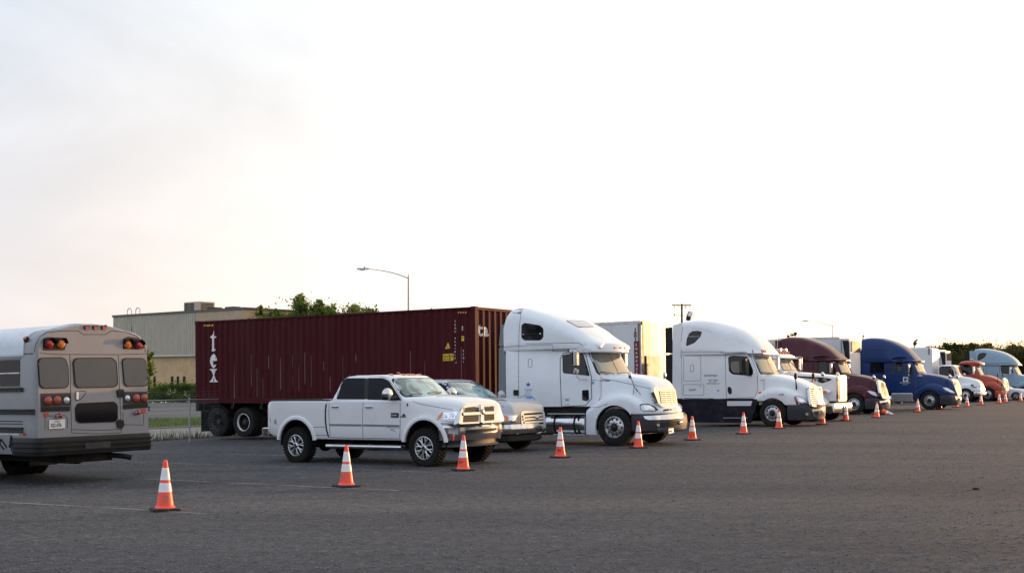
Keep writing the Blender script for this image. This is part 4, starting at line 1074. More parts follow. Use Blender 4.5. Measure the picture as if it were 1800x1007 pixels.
# ---- truck 1: white raised roof tractor pulling the container
c5 = crop(740, 520, 3.473); cb_ = crop(1020, 590, 5.037); ck = crop(870, 530, 6.923); ca = crop(860, 530, 3.873)
def truck_one():
    V = Veh('semi_truck', 1080, 784, 34, 1.22, 1.1); r = V.root; P = M_WHITE2
    tag(r, 'white long-hood semi truck with sloping roof and blue star, nose behind the fifth cone', 'semi truck', 'parked semi trucks')
    cab = [(1.09, -3.62, -.48, 1.19, 1.06, .10, .22), (1.97, -3.62, -.50, 1.19, 1.03, .10, .25), (2.64, -3.62, -.84, 1.18, .98, .12, .28), (2.80, -3.62, -.92, 1.17, .98, .14, .28)]
    roof = K([-3.66, -3.58, -3.42, -3.2, -2.9, -2.5, -2.06, -1.7, -1.36, -1.04, -.80, -.66, -.58],
             zt=[3.52, 3.80, 3.96, 3.99, 3.92, 3.80, 3.65, 3.50, 3.33, 3.11, 2.97, 2.90, 2.85], zb=2.72,
             w=[1.17, 1.18, 1.185, 1.19, 1.19, 1.19, 1.185, 1.17, 1.14, 1.08, 1.0, .93, .86], ry=[.30, .34, .38, .40, .42, .44, .46, .48, .5, .5, .46, .4, .36], rz=[.2, .26, .30, .30, .30, .30, .32, .32, .30, .26, .2, .14, .1], cr=.03)
    hood = K([-.72, -.3, .1, .5, .75, .87, .94, .99, 1.05, 1.11, 1.15], zt=[1.98, 1.97, 1.93, 1.87, 1.80, 1.71, 1.62, 1.50, 1.30, 1.08, .95], zb=.88,
             w=[1.0, .97, .93, .88, .84, .80, .77, .73, .66, .55, .45], wt=[.90, .88, .84, .78, .74, .70, .67, .63, .58, .5, .42], ry=.22, rz=[.14, .14, .14, .14, .14, .14, .14, .14, .14, .12, .1], cr=.04)
    fender = K([-.90, -.72, -.5, -.2, .1, .4, .6, .8, .9, 1.0, 1.1, 1.18, 1.22], zt=[1.04, 1.16, 1.30, 1.42, 1.46, 1.42, 1.33, 1.20, 1.14, 1.08, 1.03, 1.0, .98],
               zb=[.30, .30, .30, .30, .30, .30, .875, .875, .875, .875, .875, .875, .875], w=[1.19, 1.20, 1.20, 1.20, 1.20, 1.20, 1.195, 1.14, 1.07, .96, .76, .52, .3], ry=.22, rz=.20)
    for k in fender:
        if k['x'] in (.4,): k['zb'] = .30
    fender.append(dict(x=.46, zb=.30)); fender.append(dict(x=.50, zb=.875))
    bump = [(.36, .50, 1.26, 1.12, 1.08, .32, .30), (.42, .50, 1.35, 1.19, 1.16, .36, .34), (.60, .50, 1.38, 1.20, 1.17, .36, .34), (.80, .50, 1.36, 1.20, 1.17, .36, .34), (.872, .50, 1.30, 1.17, 1.13, .35, .32)]
    cbo, rf, hd, fd, bp = tractor(V, P, cab, roof, [(-.86, 2.60), (.86, 2.60), (.93, 1.985), (-.93, 1.985)], hood, fender, bump, M_DGREY, arch=.605)
    chassis(V, -6.9, .9, (-5.05, -6.37))
    # worn grey patch on the rear of the roof
    V.patch('roof_patch', ck((168, 128), (205, 98), (250, 80), (345, 95), (318, 150), (275, 150), (262, 138), (235, 146), (200, 132)), M_GREY, 'px', off=.004, thick=.006)
    # visor
    planloft([(2.60, -1.5, -.46, 1.10, 1.06, .36, .25), (2.63, -1.5, -.42, 1.11, 1.07, .36, .25), (2.76, -1.5, -.42, 1.10, 1.06, .36, .25), (2.85, -1.5, -.46, 1.08, 1.03, .36, .25), (2.885, -1.5, -.54, 1.04, .98, .36, .25)], P, 'sun_visor', r)
    marker_lights(V, [(-.635, -.80, 2.735), (-.445, -.28, 2.735), (-.42, -.0, 2.735), (-.445, .28, 2.735), (-.635, .80, 2.735)], M_AMBER, (.06, .11, .045))
    # doors, side glass and panel gaps
    V.bvhs = V.bvhs
    both(V.lines('door_gap', [c5((850, 480), (850, 385), (870, 350), (985, 338), (1006, 360), (1040, 490), (1042, 625), (1005, 668), (858, 675), (850, 480))], .022, M_SEAM))
    side_window(V, 'door_window', c5((868, 364), (985, 347), (1027, 484), (870, 468)), [3, 5, 2, 4])
    both(V.lines('vent_divider', [c5((945, 352), (950, 476))], .03, M_BLACK, off=.014))
    both(V.patch('door_lower_window', rpoly(c5((984, 575), (1024, 572), (1026, 634), (1012, 642), (984, 635)), 2), M_GLASS, off=.006))
    w = side_window(V, 'sleeper_window', ck((332, 292), (365, 266), (540, 296), (580, 332), (580, 430), (545, 464), (365, 464), (332, 435)), 2.5)
    V.lines('sliding_rail', [ck((340, 397), (575, 390))], .02, M_SEAMD, off=.015, par=w)
    V.patch('latch', rect(*ck((342, 392))[0], *ck((356, 404))[0]), M_WTXT, off=.018, par=w, step=1.5)
    V.patch('latch', rect(*ck((546, 382))[0], *ck((562, 396))[0]), M_WTXT, off=.018, par=w, step=1.5)
    both(V.lines('panel_seam', [c5((497, 313), (600, 305), (700, 301), (802, 297)), c5((612, 88), (600, 200), (597, 306), (596, 645)), c5((655, 392), (660, 384), (672, 384), (678, 392), (678, 428), (672, 436), (660, 436), (655, 428), (655, 392)),
                               c5((805, 300), (806, 338), (1000, 333)), c5((640, 292), (960, 286), (980, 296), (990, 306)), c5((600, 640), (612, 612), (690, 620), (700, 655))], .013, M_SEAM))
    V.lines('hood_seam', [c5((1040, 512), (1100, 518)), c5((1100, 492), (1100, 610), (1085, 640)), c5((1030, 680), (1075, 680), (1140, 660)), c5((1105, 505), (1200, 520), (1420, 570))], .012, M_SEAM)
    # rivets down the rear corner
    rv = MB().m(M_SEAM)
    for k in range(16):
        h, n = V.hit(*c5((592, 150 + 31*k))[0]); rv.ball(h + n*.002, .009, 6, 4)
    kind(rv.build('rivet', r), 'stuff')
    both(V.patch('latch_box', rpoly(rect(*c5((567, 573))[0], *c5((595, 606))[0]), 1), M_BLACK, off=.03, thick=.05))
    V.patch('tank_vent', [(p[0], p[1]) for p in circ(c5((511, 348))[0], 2.2)], M_BLACK, off=.03, thick=.05, step=1.5)
    # decals
    V.patch('star_decal', star(c5((655, 541))[0], 4.9), M_BLTXT, off=.004, thick=.004, step=2)
    for t, y, x0, x1, h, m in (('LANDSTAR', 571, 632, 680, 7, M_BLTXT), ('LEASED TO', 581, 637, 677, 5, M_LBTXT), ('US 4472 K', 591, 637, 676, 5, M_LBTXT), ('MC 1772 US', 604, 632, 680, 7, M_BLTXT), ('6481', 633, 645, 680, 7, M_BLTXT)):
        a = c5((x0, y + h / 2), (x1, y + h / 2)); n = len(t) * .62
        V.text('decal_text', t, a[0], ((a[1][0] - a[0][0]) / n, 0), (0, -h * 1.45 / 3.473), m, off=.004)
    V.patch('blue_sticker', rect(*c5((644, 612))[0], *c5((682, 624))[0]), M_LBTXT, off=.004, thick=.004, step=2)
    V.text('door_text', 'DEC', c5((880, 640))[0], (4.0, 0), (0, -5.6), M_BTXT, off=.004)
    V.text('door_text', 'US DOT', c5((880, 666))[0], (2.2, 0), (0, -2.6), M_BTXT, off=.004)
    V.text('unit_number', '474484', c5((1104, 522))[0], (4.7, .12), (0, -5.4), M_BTXT, off=.004)
    V.patch('round_sticker', circ(c5((1050, 530))[0], 2.6), M_LBTXT, off=.004, thick=.004, step=2)
    # nose
    grille(V, cb_((652, 455), (700, 462), (838, 468), (854, 540), (860, 606), (840, 624), (722, 624), (690, 592), (652, 492)), cb_((697, 484), (838, 477), (853, 600), (716, 604)),
           cb_((697, 484))[0], cb_((716, 606))[0], cb_((840, 477))[0], cb_((854, 602))[0], 7, 2, bw=.036, pl=(1.60, 1.01, 1.12, 1.125))
    V.patch('lower_intake', rpoly(cb_((735, 652), (850, 640), (852, 655), (737, 668)), .5), M_SEAMD, off=.005)
    headlight(V, cb_((530, 620), (560, 609), (618, 615), (662, 650), (655, 664), (560, 664), (540, 652)), cb_((560, 620), (612, 622), (645, 650), (570, 655)),
              surround=cb_((524, 612), (548, 600), (604, 602), (652, 622), (696, 656), (650, 669), (560, 668), (532, 650)))
    both(V.lines('fender_edge', [c5((1012, 860), (1012, 800), (1014, 690))], .02, P, off=.012))
    keep = V.on(bp)
    V.patch('chrome_bumper', cb_((558, 713), (700, 706), (830, 690), (906, 680), (908, 722), (800, 740), (600, 745), (575, 735)), M_CHROME, off=.016, thick=.03, step=3)
    V.patch('bumper_slot', rpoly(cb_((706, 772), (888, 747), (892, 785), (708, 808)), 1), M_SEAMD, off=.005)
    V.patch('chrome_bumper', cb_((676, 818), (800, 806), (895, 790), (893, 824), (800, 846), (690, 862)), M_CHROME, off=.016, thick=.03, step=3)
    for q in ((686, 790), (884, 768)):
        V.patch('fog_light', circ(cb_(q)[0], 2.4), M_CLEAR, off=.03, thick=.05, step=1.5)
    V.plane(.60, 1.39, .30, 1.39)
    pl = V.patch('number_plate', cb_((783, 822), (826, 815), (829, 856), (786, 866)), M_PLATE, 'pl', off=.0, thick=.012, step=3)
    V.text('plate_text', 'R41', cb_((788, 856))[0], (3.3, -.5), (0, -6.0), M_BTXT, 'pl', off=.004, par=pl)
    V.bvhs = keep
    wiper(V, cb_((175, 322))[0], cb_((300, 345))[0]); wiper(V, cb_((330, 345))[0], cb_((425, 335))[0])
    b0, n0 = V.hit(*cb_((505, 525))[0]); hh = V.local(*cb_((442, 350))[0], y=-1.05)
    o = hood_mirror(V, b0, hh); both(o)
    side_mirror(V, (-1.06, 1.42, 2.43), (.13, .20, .46))
    an = MB().m(M_BLACK); an.tube([(-1.5, -1.0, 2.8), (-1.55, -1.05, 2.66), (-1.35, -1.18, 2.60)], .012, 5); an.build('grab_bracket', r)
    # skylight on the roof
    V.patch('roof_window', rpoly(ck((872, 236), (1080, 234), (1198, 305), (1180, 316), (1010, 308)), 3), M_TRWHITE, off=.012, thick=.02)
    V.lines('roof_window_seal', [ck((872, 236), (1080, 234), (1198, 308), (1010, 310))], .014, M_SEAM, off=.014, closed=True)
    # rear side extenders
    ex = []
    for (z0, z1, x1a, x1b) in ((1.25, 2.83, -3.90, -3.86), (2.88, 3.50, -3.86, -3.78)):
        mb = MB().m(M_GREY); vs = []
        for sg in (0, 1):
            vs += [(-3.62, -1.17 + .03*sg, z0), (x1a, -1.13 + .03*sg, z0), (x1b, -1.13 + .03*sg, z1), (-3.62, -1.17 + .03*sg, z1)]
        mb.add(vs, [(0, 1, 2, 3), (7, 6, 5, 4), (0, 4, 5, 1), (1, 5, 6, 2), (2, 6, 7, 3), (3, 7, 4, 0)]); ex.append(mb.build('side_extender', r))
    both(*ex)
    # tanks, steps
    for y in (-.86, .86): tank(V, -2.95, -.98, y, .58, .31, straps=3)
    for sg in (-1, 1):
        MB().m(M_ALU).b2(-2.2, -.95, sg*.95, sg*1.18, .86, .90, .01).build('cab_step', r); MB().m(M_ALU).b2(-2.0, -.95, sg*1.02, sg*1.2, .27, .31, .01).build('cab_step', r)
        MB().m(M_CHASS).b2(-1.2, -1.15, sg*1.1, sg*1.15, .3, .88).build('step_hanger', r)
    ux = MB().m(M_CHASS); ux.b2(-3.5, -.8, -1.0, 1.0, .92, 1.07); ux.b2(-3.4, -3.0, -1.1, 1.1, .45, .95, .03); ux.build('cab_floor', r)
    q = MB().m(M_CHROME)
    for y in (-.45, .45): q.tube([(-3.95, y, .8), (-3.95, y, 3.4)], .07, 10)
    q.build('exhaust_stack', r)
    return V
V1 = truck_one()
# ---- the rounded aerodynamic tractor (trucks 2 and 8) and its day cab (truck 7)
c2 = crop(1160, 550, 7.19); e6 = crop(1030, 520, 3.595); e5 = crop(1340, 560, 4.792); hs = crop(1200, 620, 10.07)
AERO_CAB = [(1.08, -3.77, -.38, 1.19, 1.08, .10, .22), (1.98, -3.77, -.40, 1.19, 1.05, .12, .25), (2.72, -3.77, -.74, 1.18, 1.0, .14, .30), (2.88, -3.77, -.82, 1.17, .99, .16, .30)]
AERO_ROOF = K([-3.78, -3.5, -3.2, -2.8, -2.45, -2.12, -1.85, -1.59, -1.25, -.91, -.70, -.56, -.48],
              zt=[4.16, 4.20, 4.20, 4.16, 4.10, 4.02, 3.94, 3.84, 3.66, 3.41, 3.19, 3.00, 2.88], zb=2.80,
              w=[1.18, 1.19, 1.19, 1.19, 1.19, 1.18, 1.17, 1.15, 1.12, 1.06, 1.0, .92, .82], wt=[1.12, 1.13, 1.13, 1.13, 1.12, 1.10, 1.08, 1.06, 1.02, .96, .9, .82, .74],
              ry=[.40, .42, .46, .5, .54, .58, .60, .60, .58, .52, .46, .4, .36], rz=[.22, .24, .28, .34, .38, .42, .44, .44, .42, .34, .26, .14, .07], cr=.03)
AERO_HOOD = K([-.62, -.2, .2, .5, .8, 1.0, 1.15, 1.26, 1.34, 1.40, 1.46, 1.50], zt=[1.98, 1.96, 1.90, 1.82, 1.72, 1.63, 1.54, 1.44, 1.30, 1.12, .95, .84], zb=.82,
              w=[1.0, .98, .95, .92, .88, .84, .79, .73, .67, .60, .52, .42], wt=[.92, .88, .84, .8, .76, .72, .66, .6, .55, .5, .44, .36], ry=.26, rz=[.16, .16, .17, .18, .18, .18, .18, .18, .16, .14, .1, .05], cr=.05)
AERO_FENDER = K([-.74, -.6, -.4, -.1, .2, .5, .7, .9, 1.05, 1.2, 1.32, 1.42, 1.47], zt=[1.15, 1.26, 1.40, 1.50, 1.50, 1.45, 1.38, 1.27, 1.18, 1.10, 1.04, 1.0, .98],
                zb=[.98, .98, .98, .98, .98, .82, .82, .82, .82, .82, .82, .82, .82], w=[1.15, 1.18, 1.20, 1.20, 1.20, 1.20, 1.18, 1.12, 1.02, .88, .70, .48, .3], ry=.26, rz=.26)
AERO_BUMP = [(.22, .55, 1.36, 1.10, 1.06, .34, .32), (.27, .55, 1.50, 1.18, 1.15, .38, .36), (.50, .55, 1.54, 1.20, 1.17, .38, .36), (.72, .55, 1.54, 1.20, 1.17, .38, .36), (.818, .55, 1.50, 1.185, 1.15, .38, .36)]
AERO_WS = [(-.86, 2.70), (.86, 2.70), (.94, 2.02), (-.94, 2.02)]
def aero(name, px, py, paint, shift=0.0, sx=0.0, cab=AERO_CAB, roof=AERO_ROOF, bumper_mt=None, dz=0.0):
    V = Veh(name, px, py, 34, 1.22, 1.0, shift=shift, dz=dz)
    o = tractor(V, paint, cab, roof, AERO_WS, AERO_HOOD, AERO_FENDER, AERO_BUMP, bumper_mt or M_DGREY, arch=.585, archz=.51)
    return V
def aero_fairing(V, mt, x0=-3.77, x1=-.62, steps=True):
    for sg in (-1, 1):
        mb = MB().m(mt); ys = (sg*1.08, sg*1.195)
        prof = [(x0, .16), (-.95, .13), (-.86, .2), (-.70, .62), (-.60, 1.0), (x1 - .02, 1.055), (x0, 1.065)]
        mb.prism(prof, lambda u, v, w: (u, w, v), *ys); mb.build('side_fairing', V.root)
        if steps:
            s = MB().m(M_TRWHITE); s.prism([(-1.83, .985), (-.80, .985), (-.86, .80), (-1.83, .80)], lambda u, v, w: (u, w, v), sg*1.196, sg*1.214); s.build('step_panel', V.root)
            s = MB().m(M_ALU); s.b2(-2.0, -1.0, sg*1.10, sg*1.23, .315, .345, .005); s.build('cab_step', V.root)
            s = MB().m(M_CHASS); s.b2(-2.62, -2.42, sg*1.15, sg*1.205, .99, 1.09, .01); s.build('fairing_bracket', V.root)
        b = MB().m(M_CHASS); b.b2(x0 + .1, -.7, sg*.55, sg*1.06, .35, 1.0); b.build('fuel_tank', V.root)

def truck_two():
    V = aero('semi_truck', 1358, 750, M_WHITE); r = V.root
    tag(r, 'white rounded semi truck with navy lower fairing and dark teardrop sleeper window', 'semi truck', 'parked semi trucks')
    chassis(V, -7.3, .95, (-5.45, -6.75)); aero_fairing(V, M_NAVY)
    both(V.lines('panel_seam', [c2((255, 492), (500, 490), (760, 491)), c2((320, 104), (303, 116), (290, 170), (272, 300), (258, 490), (255, 700), (260, 860)) + e6((600, 640)),
                               rpoly(c2(*rect(300, 540, 517, 858)), 3) + [rpoly(c2(*rect(300, 540, 517, 858)), 3)[0]], rpoly(c2(*rect(384, 655, 425, 740)), 1.2) + [rpoly(c2(*rect(384, 655, 425, 740)), 1.2)[0]],
                               rpoly(hs(*rect(12, 560, 376, 750)), 2.4) + [rpoly(hs(*rect(12, 560, 376, 750)), 2.4)[0]]], .014, M_SEAM))
    both(V.lines('drip_rail', [c2((760, 492), (800, 500), (1085, 497), (1120, 512), (1150, 545))], .028, M_SEAM))
    both(V.lines('sill_trim', [e6((604, 646), (885, 650), (1065, 652))], .035, M_GREY))
    both(V.lines('door_gap', [e6((880, 366), (882, 500), (888, 646)), c2((822, 515), (1085, 503), (1120, 518)), e6((1040, 378), (1082, 480), (1086, 590), (1066, 640), (888, 648))], .016, M_SEAM))
    side_window(V, 'door_window', c2((872, 575), (885, 556), (935, 548), (1085, 556), (1115, 592), (1168, 722), (1166, 770), (1140, 785), (925, 766), (884, 730)), 2.0)
    # things seen through the side glass: pale seat backs
    both(V.patch('seat', rpoly(c2((898, 618), (1000, 605), (1010, 762), (925, 752), (900, 725)), 3), M_SEAT, off=.012, thick=.006, ang=40))
    w = side_window(V, 'sleeper_window', c2((338, 402), (352, 320), (378, 268), (415, 240), (480, 234), (522, 244), (500, 300), (432, 366), (352, 406)), 1.2)
    V.lines('sliding_rail', [c2((360, 299), (496, 297))], .014, M_TRWHITE, off=.015, par=w)
    V.lines('moulding', [c2((350, 260), (390, 210), (450, 198), (540, 205), (665, 248))], .02, M_TRWHITE, off=.003)
    both(V.patch('door_handle', rpoly(e6((895, 576), (910, 573), (922, 590), (920, 618), (908, 622), (897, 606)), 1), M_BLACK, off=.012, thick=.02))
    V.text('company_name', 'HONEYSAY', hs((380, 418))[0], ((270 / 10.07) / 5.75, 0), (0, -4.9), M_BTXT, off=.004)
    for t, x0, x1, y, h in (('USDOT 3221468', 445, 650, 487, 20), ('MC 1113281', 468, 622, 517, 20), ('FORT WORTH, TX', 425, 660, 555, 24)):
        V.text('company_text', t, hs((x0, y))[0], ((x1 - x0) / 10.07 / (len(t) * .62), 0), (0, -h / 10.07 * 1.4), M_BTXT, off=.004)
    V.text('unit_number', '522479', hs((114, 672))[0], (142 / 10.07 / 3.55, 0), (0, -5.0), M_BTXT, off=.004)
    V.text('small_label', 'Tare', hs((292, 598))[0], (2.2, 0), (0, -2.6), M_BTXT, off=.004)
    V.patch('round_sticker', circ(hs((627, 667))[0], 1.7), M_LBTXT, off=.004, thick=.004, step=1.2)
    V.text('unit_number', '6187', e5((140, 646))[0], (55 / 4.79 / 2.4, 0), (0, -5.0), M_BTXT, off=.004)
    both(V.patch('turn_signal', rpoly(e6((1088, 604), (1104, 602), (1112, 611), (1104, 617), (1090, 616)), 1), M_AMBER, off=.012, thick=.02, step=1.5))
    V.lines('hood_seam', [c2((1325, 785), (1318, 860)) + e6((1124, 640)), c2((1228, 800), (1232, 845), (1312, 850)), e5((-12, 310), (130, 322), (330, 370), (400, 400))], .012, M_SEAM)
    grille(V, e5((395, 572), (450, 574), (498, 570), (510, 640), (519, 730), (470, 742), (420, 738), (405, 660)), e5((404, 580), (492, 578), (510, 722), (424, 730)),
           e5((400, 578))[0], e5((420, 732))[0], e5((495, 576))[0], e5((514, 724))[0], 9, 2, bw=.034, pl=(1.40, 1.295, .85, 1.435))
    headlight(V, e5((270, 658), (285, 652), (312, 653), (350, 672), (398, 726), (350, 726), (292, 718)), e5((300, 668), (335, 676), (372, 712), (318, 712)),
              surround=e5((266, 656), (285, 648), (316, 650), (356, 670), (404, 730), (350, 731), (288, 723)))
    both(V.patch('side_reflector', rpoly(e5((271, 660), (283, 657), (306, 717), (292, 719)), .8), M_RED, off=.021, thick=.01, step=2))
    keep = V.on(V.bump)
    sl = V.patch('bumper_trim', rpoly(e5((416, 762), (470, 758), (520, 744), (520, 818), (470, 826), (430, 824)), 1.5), M_CHROME, off=.012, thick=.03, step=3)
    V.patch('bumper_slot', rpoly(e5((432, 780), (470, 776), (515, 768), (515, 800), (470, 812), (440, 812)), 1.2), M_SEAMD, off=.014, thick=.02, step=3, par=sl)
    V.patch('emblem', rpoly(e5((468, 780), (488, 777), (488, 806), (470, 808)), 1), M_CHROME, off=.02, thick=.02, step=3, par=sl)
    both(V.patch('fog_light', circ(e5((376, 803))[0], 2.6), M_CLEAR, off=.006, thick=.03, step=1.5))
    V.bvhs = keep
    wiper(V, c2((1275, 752))[0], c2((1440, 765))[0]); wiper(V, c2((1470, 735))[0], c2((1525, 750))[0])
    b0, n0 = V.hit(*e5((288, 595))[0]); hh = V.local(*e5((280, 484))[0], y=-.98); o = hood_mirror(V, b0, hh, M_BLACK, 1, (.06, .09, .13)); both(o)
    side_mirror(V, (-.98, 1.42, 2.33), (.14, .26, .62), M_BLACK, extra=False)
    for q in ((1173, 485), (1290, 485), (1312, 487), (1336, 489)):
        V.patch('marker_light', rpoly(c2((q[0]-10, q[1]-18), (q[0]+2, q[1]-18), (q[0]+11, q[1]+18), (q[0]-1, q[1]+18)), .5), M_RED, off=.02, thick=.04, step=2)
    for sg in (-1, 1):      # rear side extender panels and their black rubber edges
        mb = MB().m(M_WHITE); mb.add([(-3.77, sg*1.18, 1.1), (-4.20, sg*1.15, 1.1), (-4.16, sg*1.08, 4.02), (-3.77, sg*1.12, 4.10), (-3.77, sg*1.15, 1.1), (-4.20, sg*1.12, 1.1), (-4.16, sg*1.05, 4.02), (-3.77, sg*1.09, 4.10)],
               [(0, 1, 2, 3), (4, 7, 6, 5), (0, 4, 5, 1), (1, 5, 6, 2), (2, 6, 7, 3), (3, 7, 4, 0)]); mb.build('side_extender', r)
        for z0, z1 in ((1.2, 2.86), (2.92, 3.95)):
            mb = MB().m(M_RUBB); mb.b2(-4.50, -4.19, sg*1.06, sg*1.09, z0, z1); mb.build('extender_rubber', r)
    mb = MB().m(M_WHITE); mb.add([(-3.77, -1.1, 4.11), (-4.16, -1.06, 4.03), (-4.16, 1.06, 4.03), (-3.77, 1.1, 4.11), (-3.77, -1.1, 4.07), (-4.16, -1.06, 3.99), (-4.16, 1.06, 3.99), (-3.77, 1.1, 4.07)],
               [(0, 1, 2, 3), (4, 7, 6, 5), (0, 4, 5, 1), (1, 5, 6, 2), (2, 6, 7, 3), (3, 7, 4, 0)]); mb.build('roof_extender', r)
    return V
V2 = truck_two()

# ---- truck 3: white square-hood truck tucked behind truck 2
k3 = crop(1330, 570, 9.153); c7 = crop(1320, 540, 4.377)
def truck_three():
    V = Veh('square_hood_truck', 1454, 741, 34, 1.22, .8, shift=-.65, dz=0); r = V.root; P = M_WHITE
    tag(r, 'white square-hood truck with golden upright grille and orange roof beacons', 'semi truck', 'parked semi trucks')
    cab = planloft(interp_rows([(1.05, -2.95, -1.22, 1.02, .98, .06, .12), (2.12, -2.95, -1.30, 1.02, .96, .06, .12), (2.74, -2.95, -1.58, .99, .90, .06, .12), (2.84, -2.92, -1.62, .96, .88, .06, .12)], 4), P, 'cab', r)
    V.solid(cab)
    for sg in (-1, 1):
        V.patch('windscreen_rubber', rpoly([(sg*.02, 2.70), (sg*.84, 2.70), (sg*.87, 2.16), (sg*.02, 2.16)], .06), M_RUBB, 'front', off=.004)
        V.patch('windscreen', rpoly([(sg*.06, 2.66), (sg*.79, 2.66), (sg*.82, 2.20), (sg*.06, 2.20)], .05), M_WS, 'front', off=.01)
    rf = loft_keys(K([-3.0, -2.9, -2.4, -1.9, -1.6, -1.5], zt=[2.86, 2.93, 2.98, 2.96, 2.90, 2.84], zb=2.80, w=[.9, .97, .99, .97, .93, .88], ry=.3, rz=.1), 20, MB().m(P)).build('cab_roof', r)
    hood = loft_keys(K([-1.48, -.6, .2, .7, .83, .86], zt=[2.13, 2.06, 1.97, 1.91, 1.88, 1.84], zb=.85, w=[.72, .66, .60, .56, .55, .54], ry=.16, rz=.12, cr=.03), 30, MB().m(P)).build('hood', r)
    V.solid(rf, hood)
    planloft([(2.70, -2.0, -1.28, .98, .94, .05, .1), (2.74, -2.0, -1.26, .98, .94, .05, .1), (2.80, -2.0, -1.45, .98, .92, .05, .1)], P, 'sun_visor', r)
    for sg in (-1, 1):
        f = MB().m(P); rings = []
        for k in range(19):
            a = pi * (k / 18) * .96 + .03; R_ = .60 + .05 * sin(a)
            c, s_ = cos(a), sin(a); lip = .04
            pr = [(R_, .62), (R_ + .03, .66), (R_ + .06, 1.0), (R_ + .03, 1.17), (R_ - .03, 1.21), (R_ - .06, 1.20), (R_ - .01, 1.0), (R_ - .02, .66)]
            rings.append([(q * c, sg * y, .50 + q * s_) for q, y in pr])
        f.loft(rings); f.build('fender', r)
        hp = MB().m(P); hp.ball((.50, sg*.86, 1.24), (.20, .20, .13), 14, 8); o = hp.build('headlight_pod', r)
        h2 = MB().m(M_CLEAR); h2.ball((.62, sg*.80, 1.25), (.10, .10, .10), 12, 8); h2.build('headlight', o)
        h3 = MB().m(M_AMBER); h3.box((.50, sg*1.055, 1.24), (.17, .06, .14), .03); h3.build('turn_signal', o)
        mb = MB().m(M_CHROME); mb.box((-1.42, sg*1.32, 2.47), (.09, .17, .52), .03); o = mb.build('side_mirror', r)
        a = MB().m(M_ALU)
        a.tube([(-1.62, sg*.95, 2.78), (-1.38, sg*1.30, 2.80), (-1.36, sg*1.44, 2.76), (-1.36, sg*1.44, 2.22), (-1.40, sg*1.30, 2.16), (-1.62, sg*.95, 2.2)], .018, 6); a.build('mirror_arm', o)
        d = MB().m(M_BLACK); d.b2(-2.75, -1.75, sg*1.0, sg*1.012, 2.12, 2.62, .02) ; d.m(M_GLASS).b2(-2.70, -1.80, sg*1.012, sg*1.018, 2.16, 2.58, .002); d.build('door_window', r)
        t = MB().m(M_ALU); t.lathe([(.12, .9), (.16, .92), (.16, 1.5), (.12, 1.52)], (-1.25, sg*.85, 0), 16, 'z', cap=True) ; t.build('air_cleaner', r)
    g = MB().m(M_CHROME); g.prism(rpoly(rect(-.56, .84, .56, 1.93), .1), lambda u, v, w: (w, u, v), .84, .93); o = g.build('grille_surround', r)
    d = MB().m(M_SEAMD); d.prism(rpoly(rect(-.44, .90, .44, 1.78), .05), lambda u, v, w: (w, u, v), .925, .933); d.build('grille_mesh', o)
    b = MB().m(M_GOLDTR)
    for k in range(15): b.b2(.933, .955, -.43 + .86*k/14 - .018, -.43 + .86*k/14 + .018, .91, 1.77)
    b.build('grille_bar', o)
    planloft([(.37, .55, .95, 1.2, 1.2, .02, .06), (.40, .55, .97, 1.22, 1.22, .02, .06), (.74, .55, .97, 1.22, 1.22, .02, .06), (.77, .55, .95, 1.21, 1.21, .02, .06)], M_CHROME, 'bumper', r)
    th = MB().m(M_CHROME); th.box((.985, 0, .47), (.03, .14, .16), .01); th.build('tow_plate', r)
    # graphic along the hood side: dark wedge with a pale emblem
    gph = V.patch('hood_graphic', k3((640, 828), (880, 842), (1060, 852), (1180, 872), (1218, 886), (1160, 912), (1060, 945), (1000, 930), (940, 880), (640, 850)), M_BLACK, off=.004, thick=.005, step=3)
    V.patch('red_emblem', k3((925, 880), (945, 862), (965, 885), (945, 920), (928, 920)), M_RED, off=.008, thick=.004, step=2, par=gph)
    V.lines('emblem_outline', [k3((950, 868), (992, 885), (955, 912))], .03, M_WTXT, off=.009, par=gph)
    V.text('hood_lettering', 'T3R', k3((1062, 902))[0], (4.2, .5), (0, -3.6), M_WTXT, off=.008, par=gph)
    for y in (-.72, -.36, 0, .36, .72):
        mb = MB().m(M_AMBER); mb.ball((-1.75, y, 2.99), (.10, .09, .06), 10, 6); mb.build('roof_beacon', r)
    hn = MB().m(M_ALU)
    for y in (-.45, .2): hn.tube([(-2.3, y, 3.06), (-1.8, y, 3.10), (-1.6, y, 3.10)], [.02, .035, .06], 8); hn.tube([(-2.0, y, 2.96), (-2.0, y, 3.08)], .02, 6)
    hn.build('air_horn', r)
    an = MB().m(M_ALU); an.tube([(-1.50, -1.30, 2.82), (-1.50, -1.0, 3.95)], .008, 5); an.build('aerial', r)
    b0 = Vector((.35, -.56, 1.72)); o = hood_mirror(V, b0, (.40, -.98, 2.0), M_ALU, 3, (.07, .09, .10)); both(o)
    chassis(V, -6.6, .9, (-4.7, -6.0), steer='steer'); tank(V, -2.6, -1.2, -.85, .62, .30); tank(V, -2.6, -1.2, .85, .62, .30)
    lin = MB().m(M_CHASS); lin.b2(-1.4, .8, -.53, .53, .5, 1.0); lin.build('engine_bay', r)
    # flat bed body behind the cab
    bd = MB().m(M_TRWHITE); bd.b2(-7.0, -3.3, -1.22, 1.22, 1.1, 1.3, .02); bd.build('flat_bed', r)
    return V
V3 = truck_three()
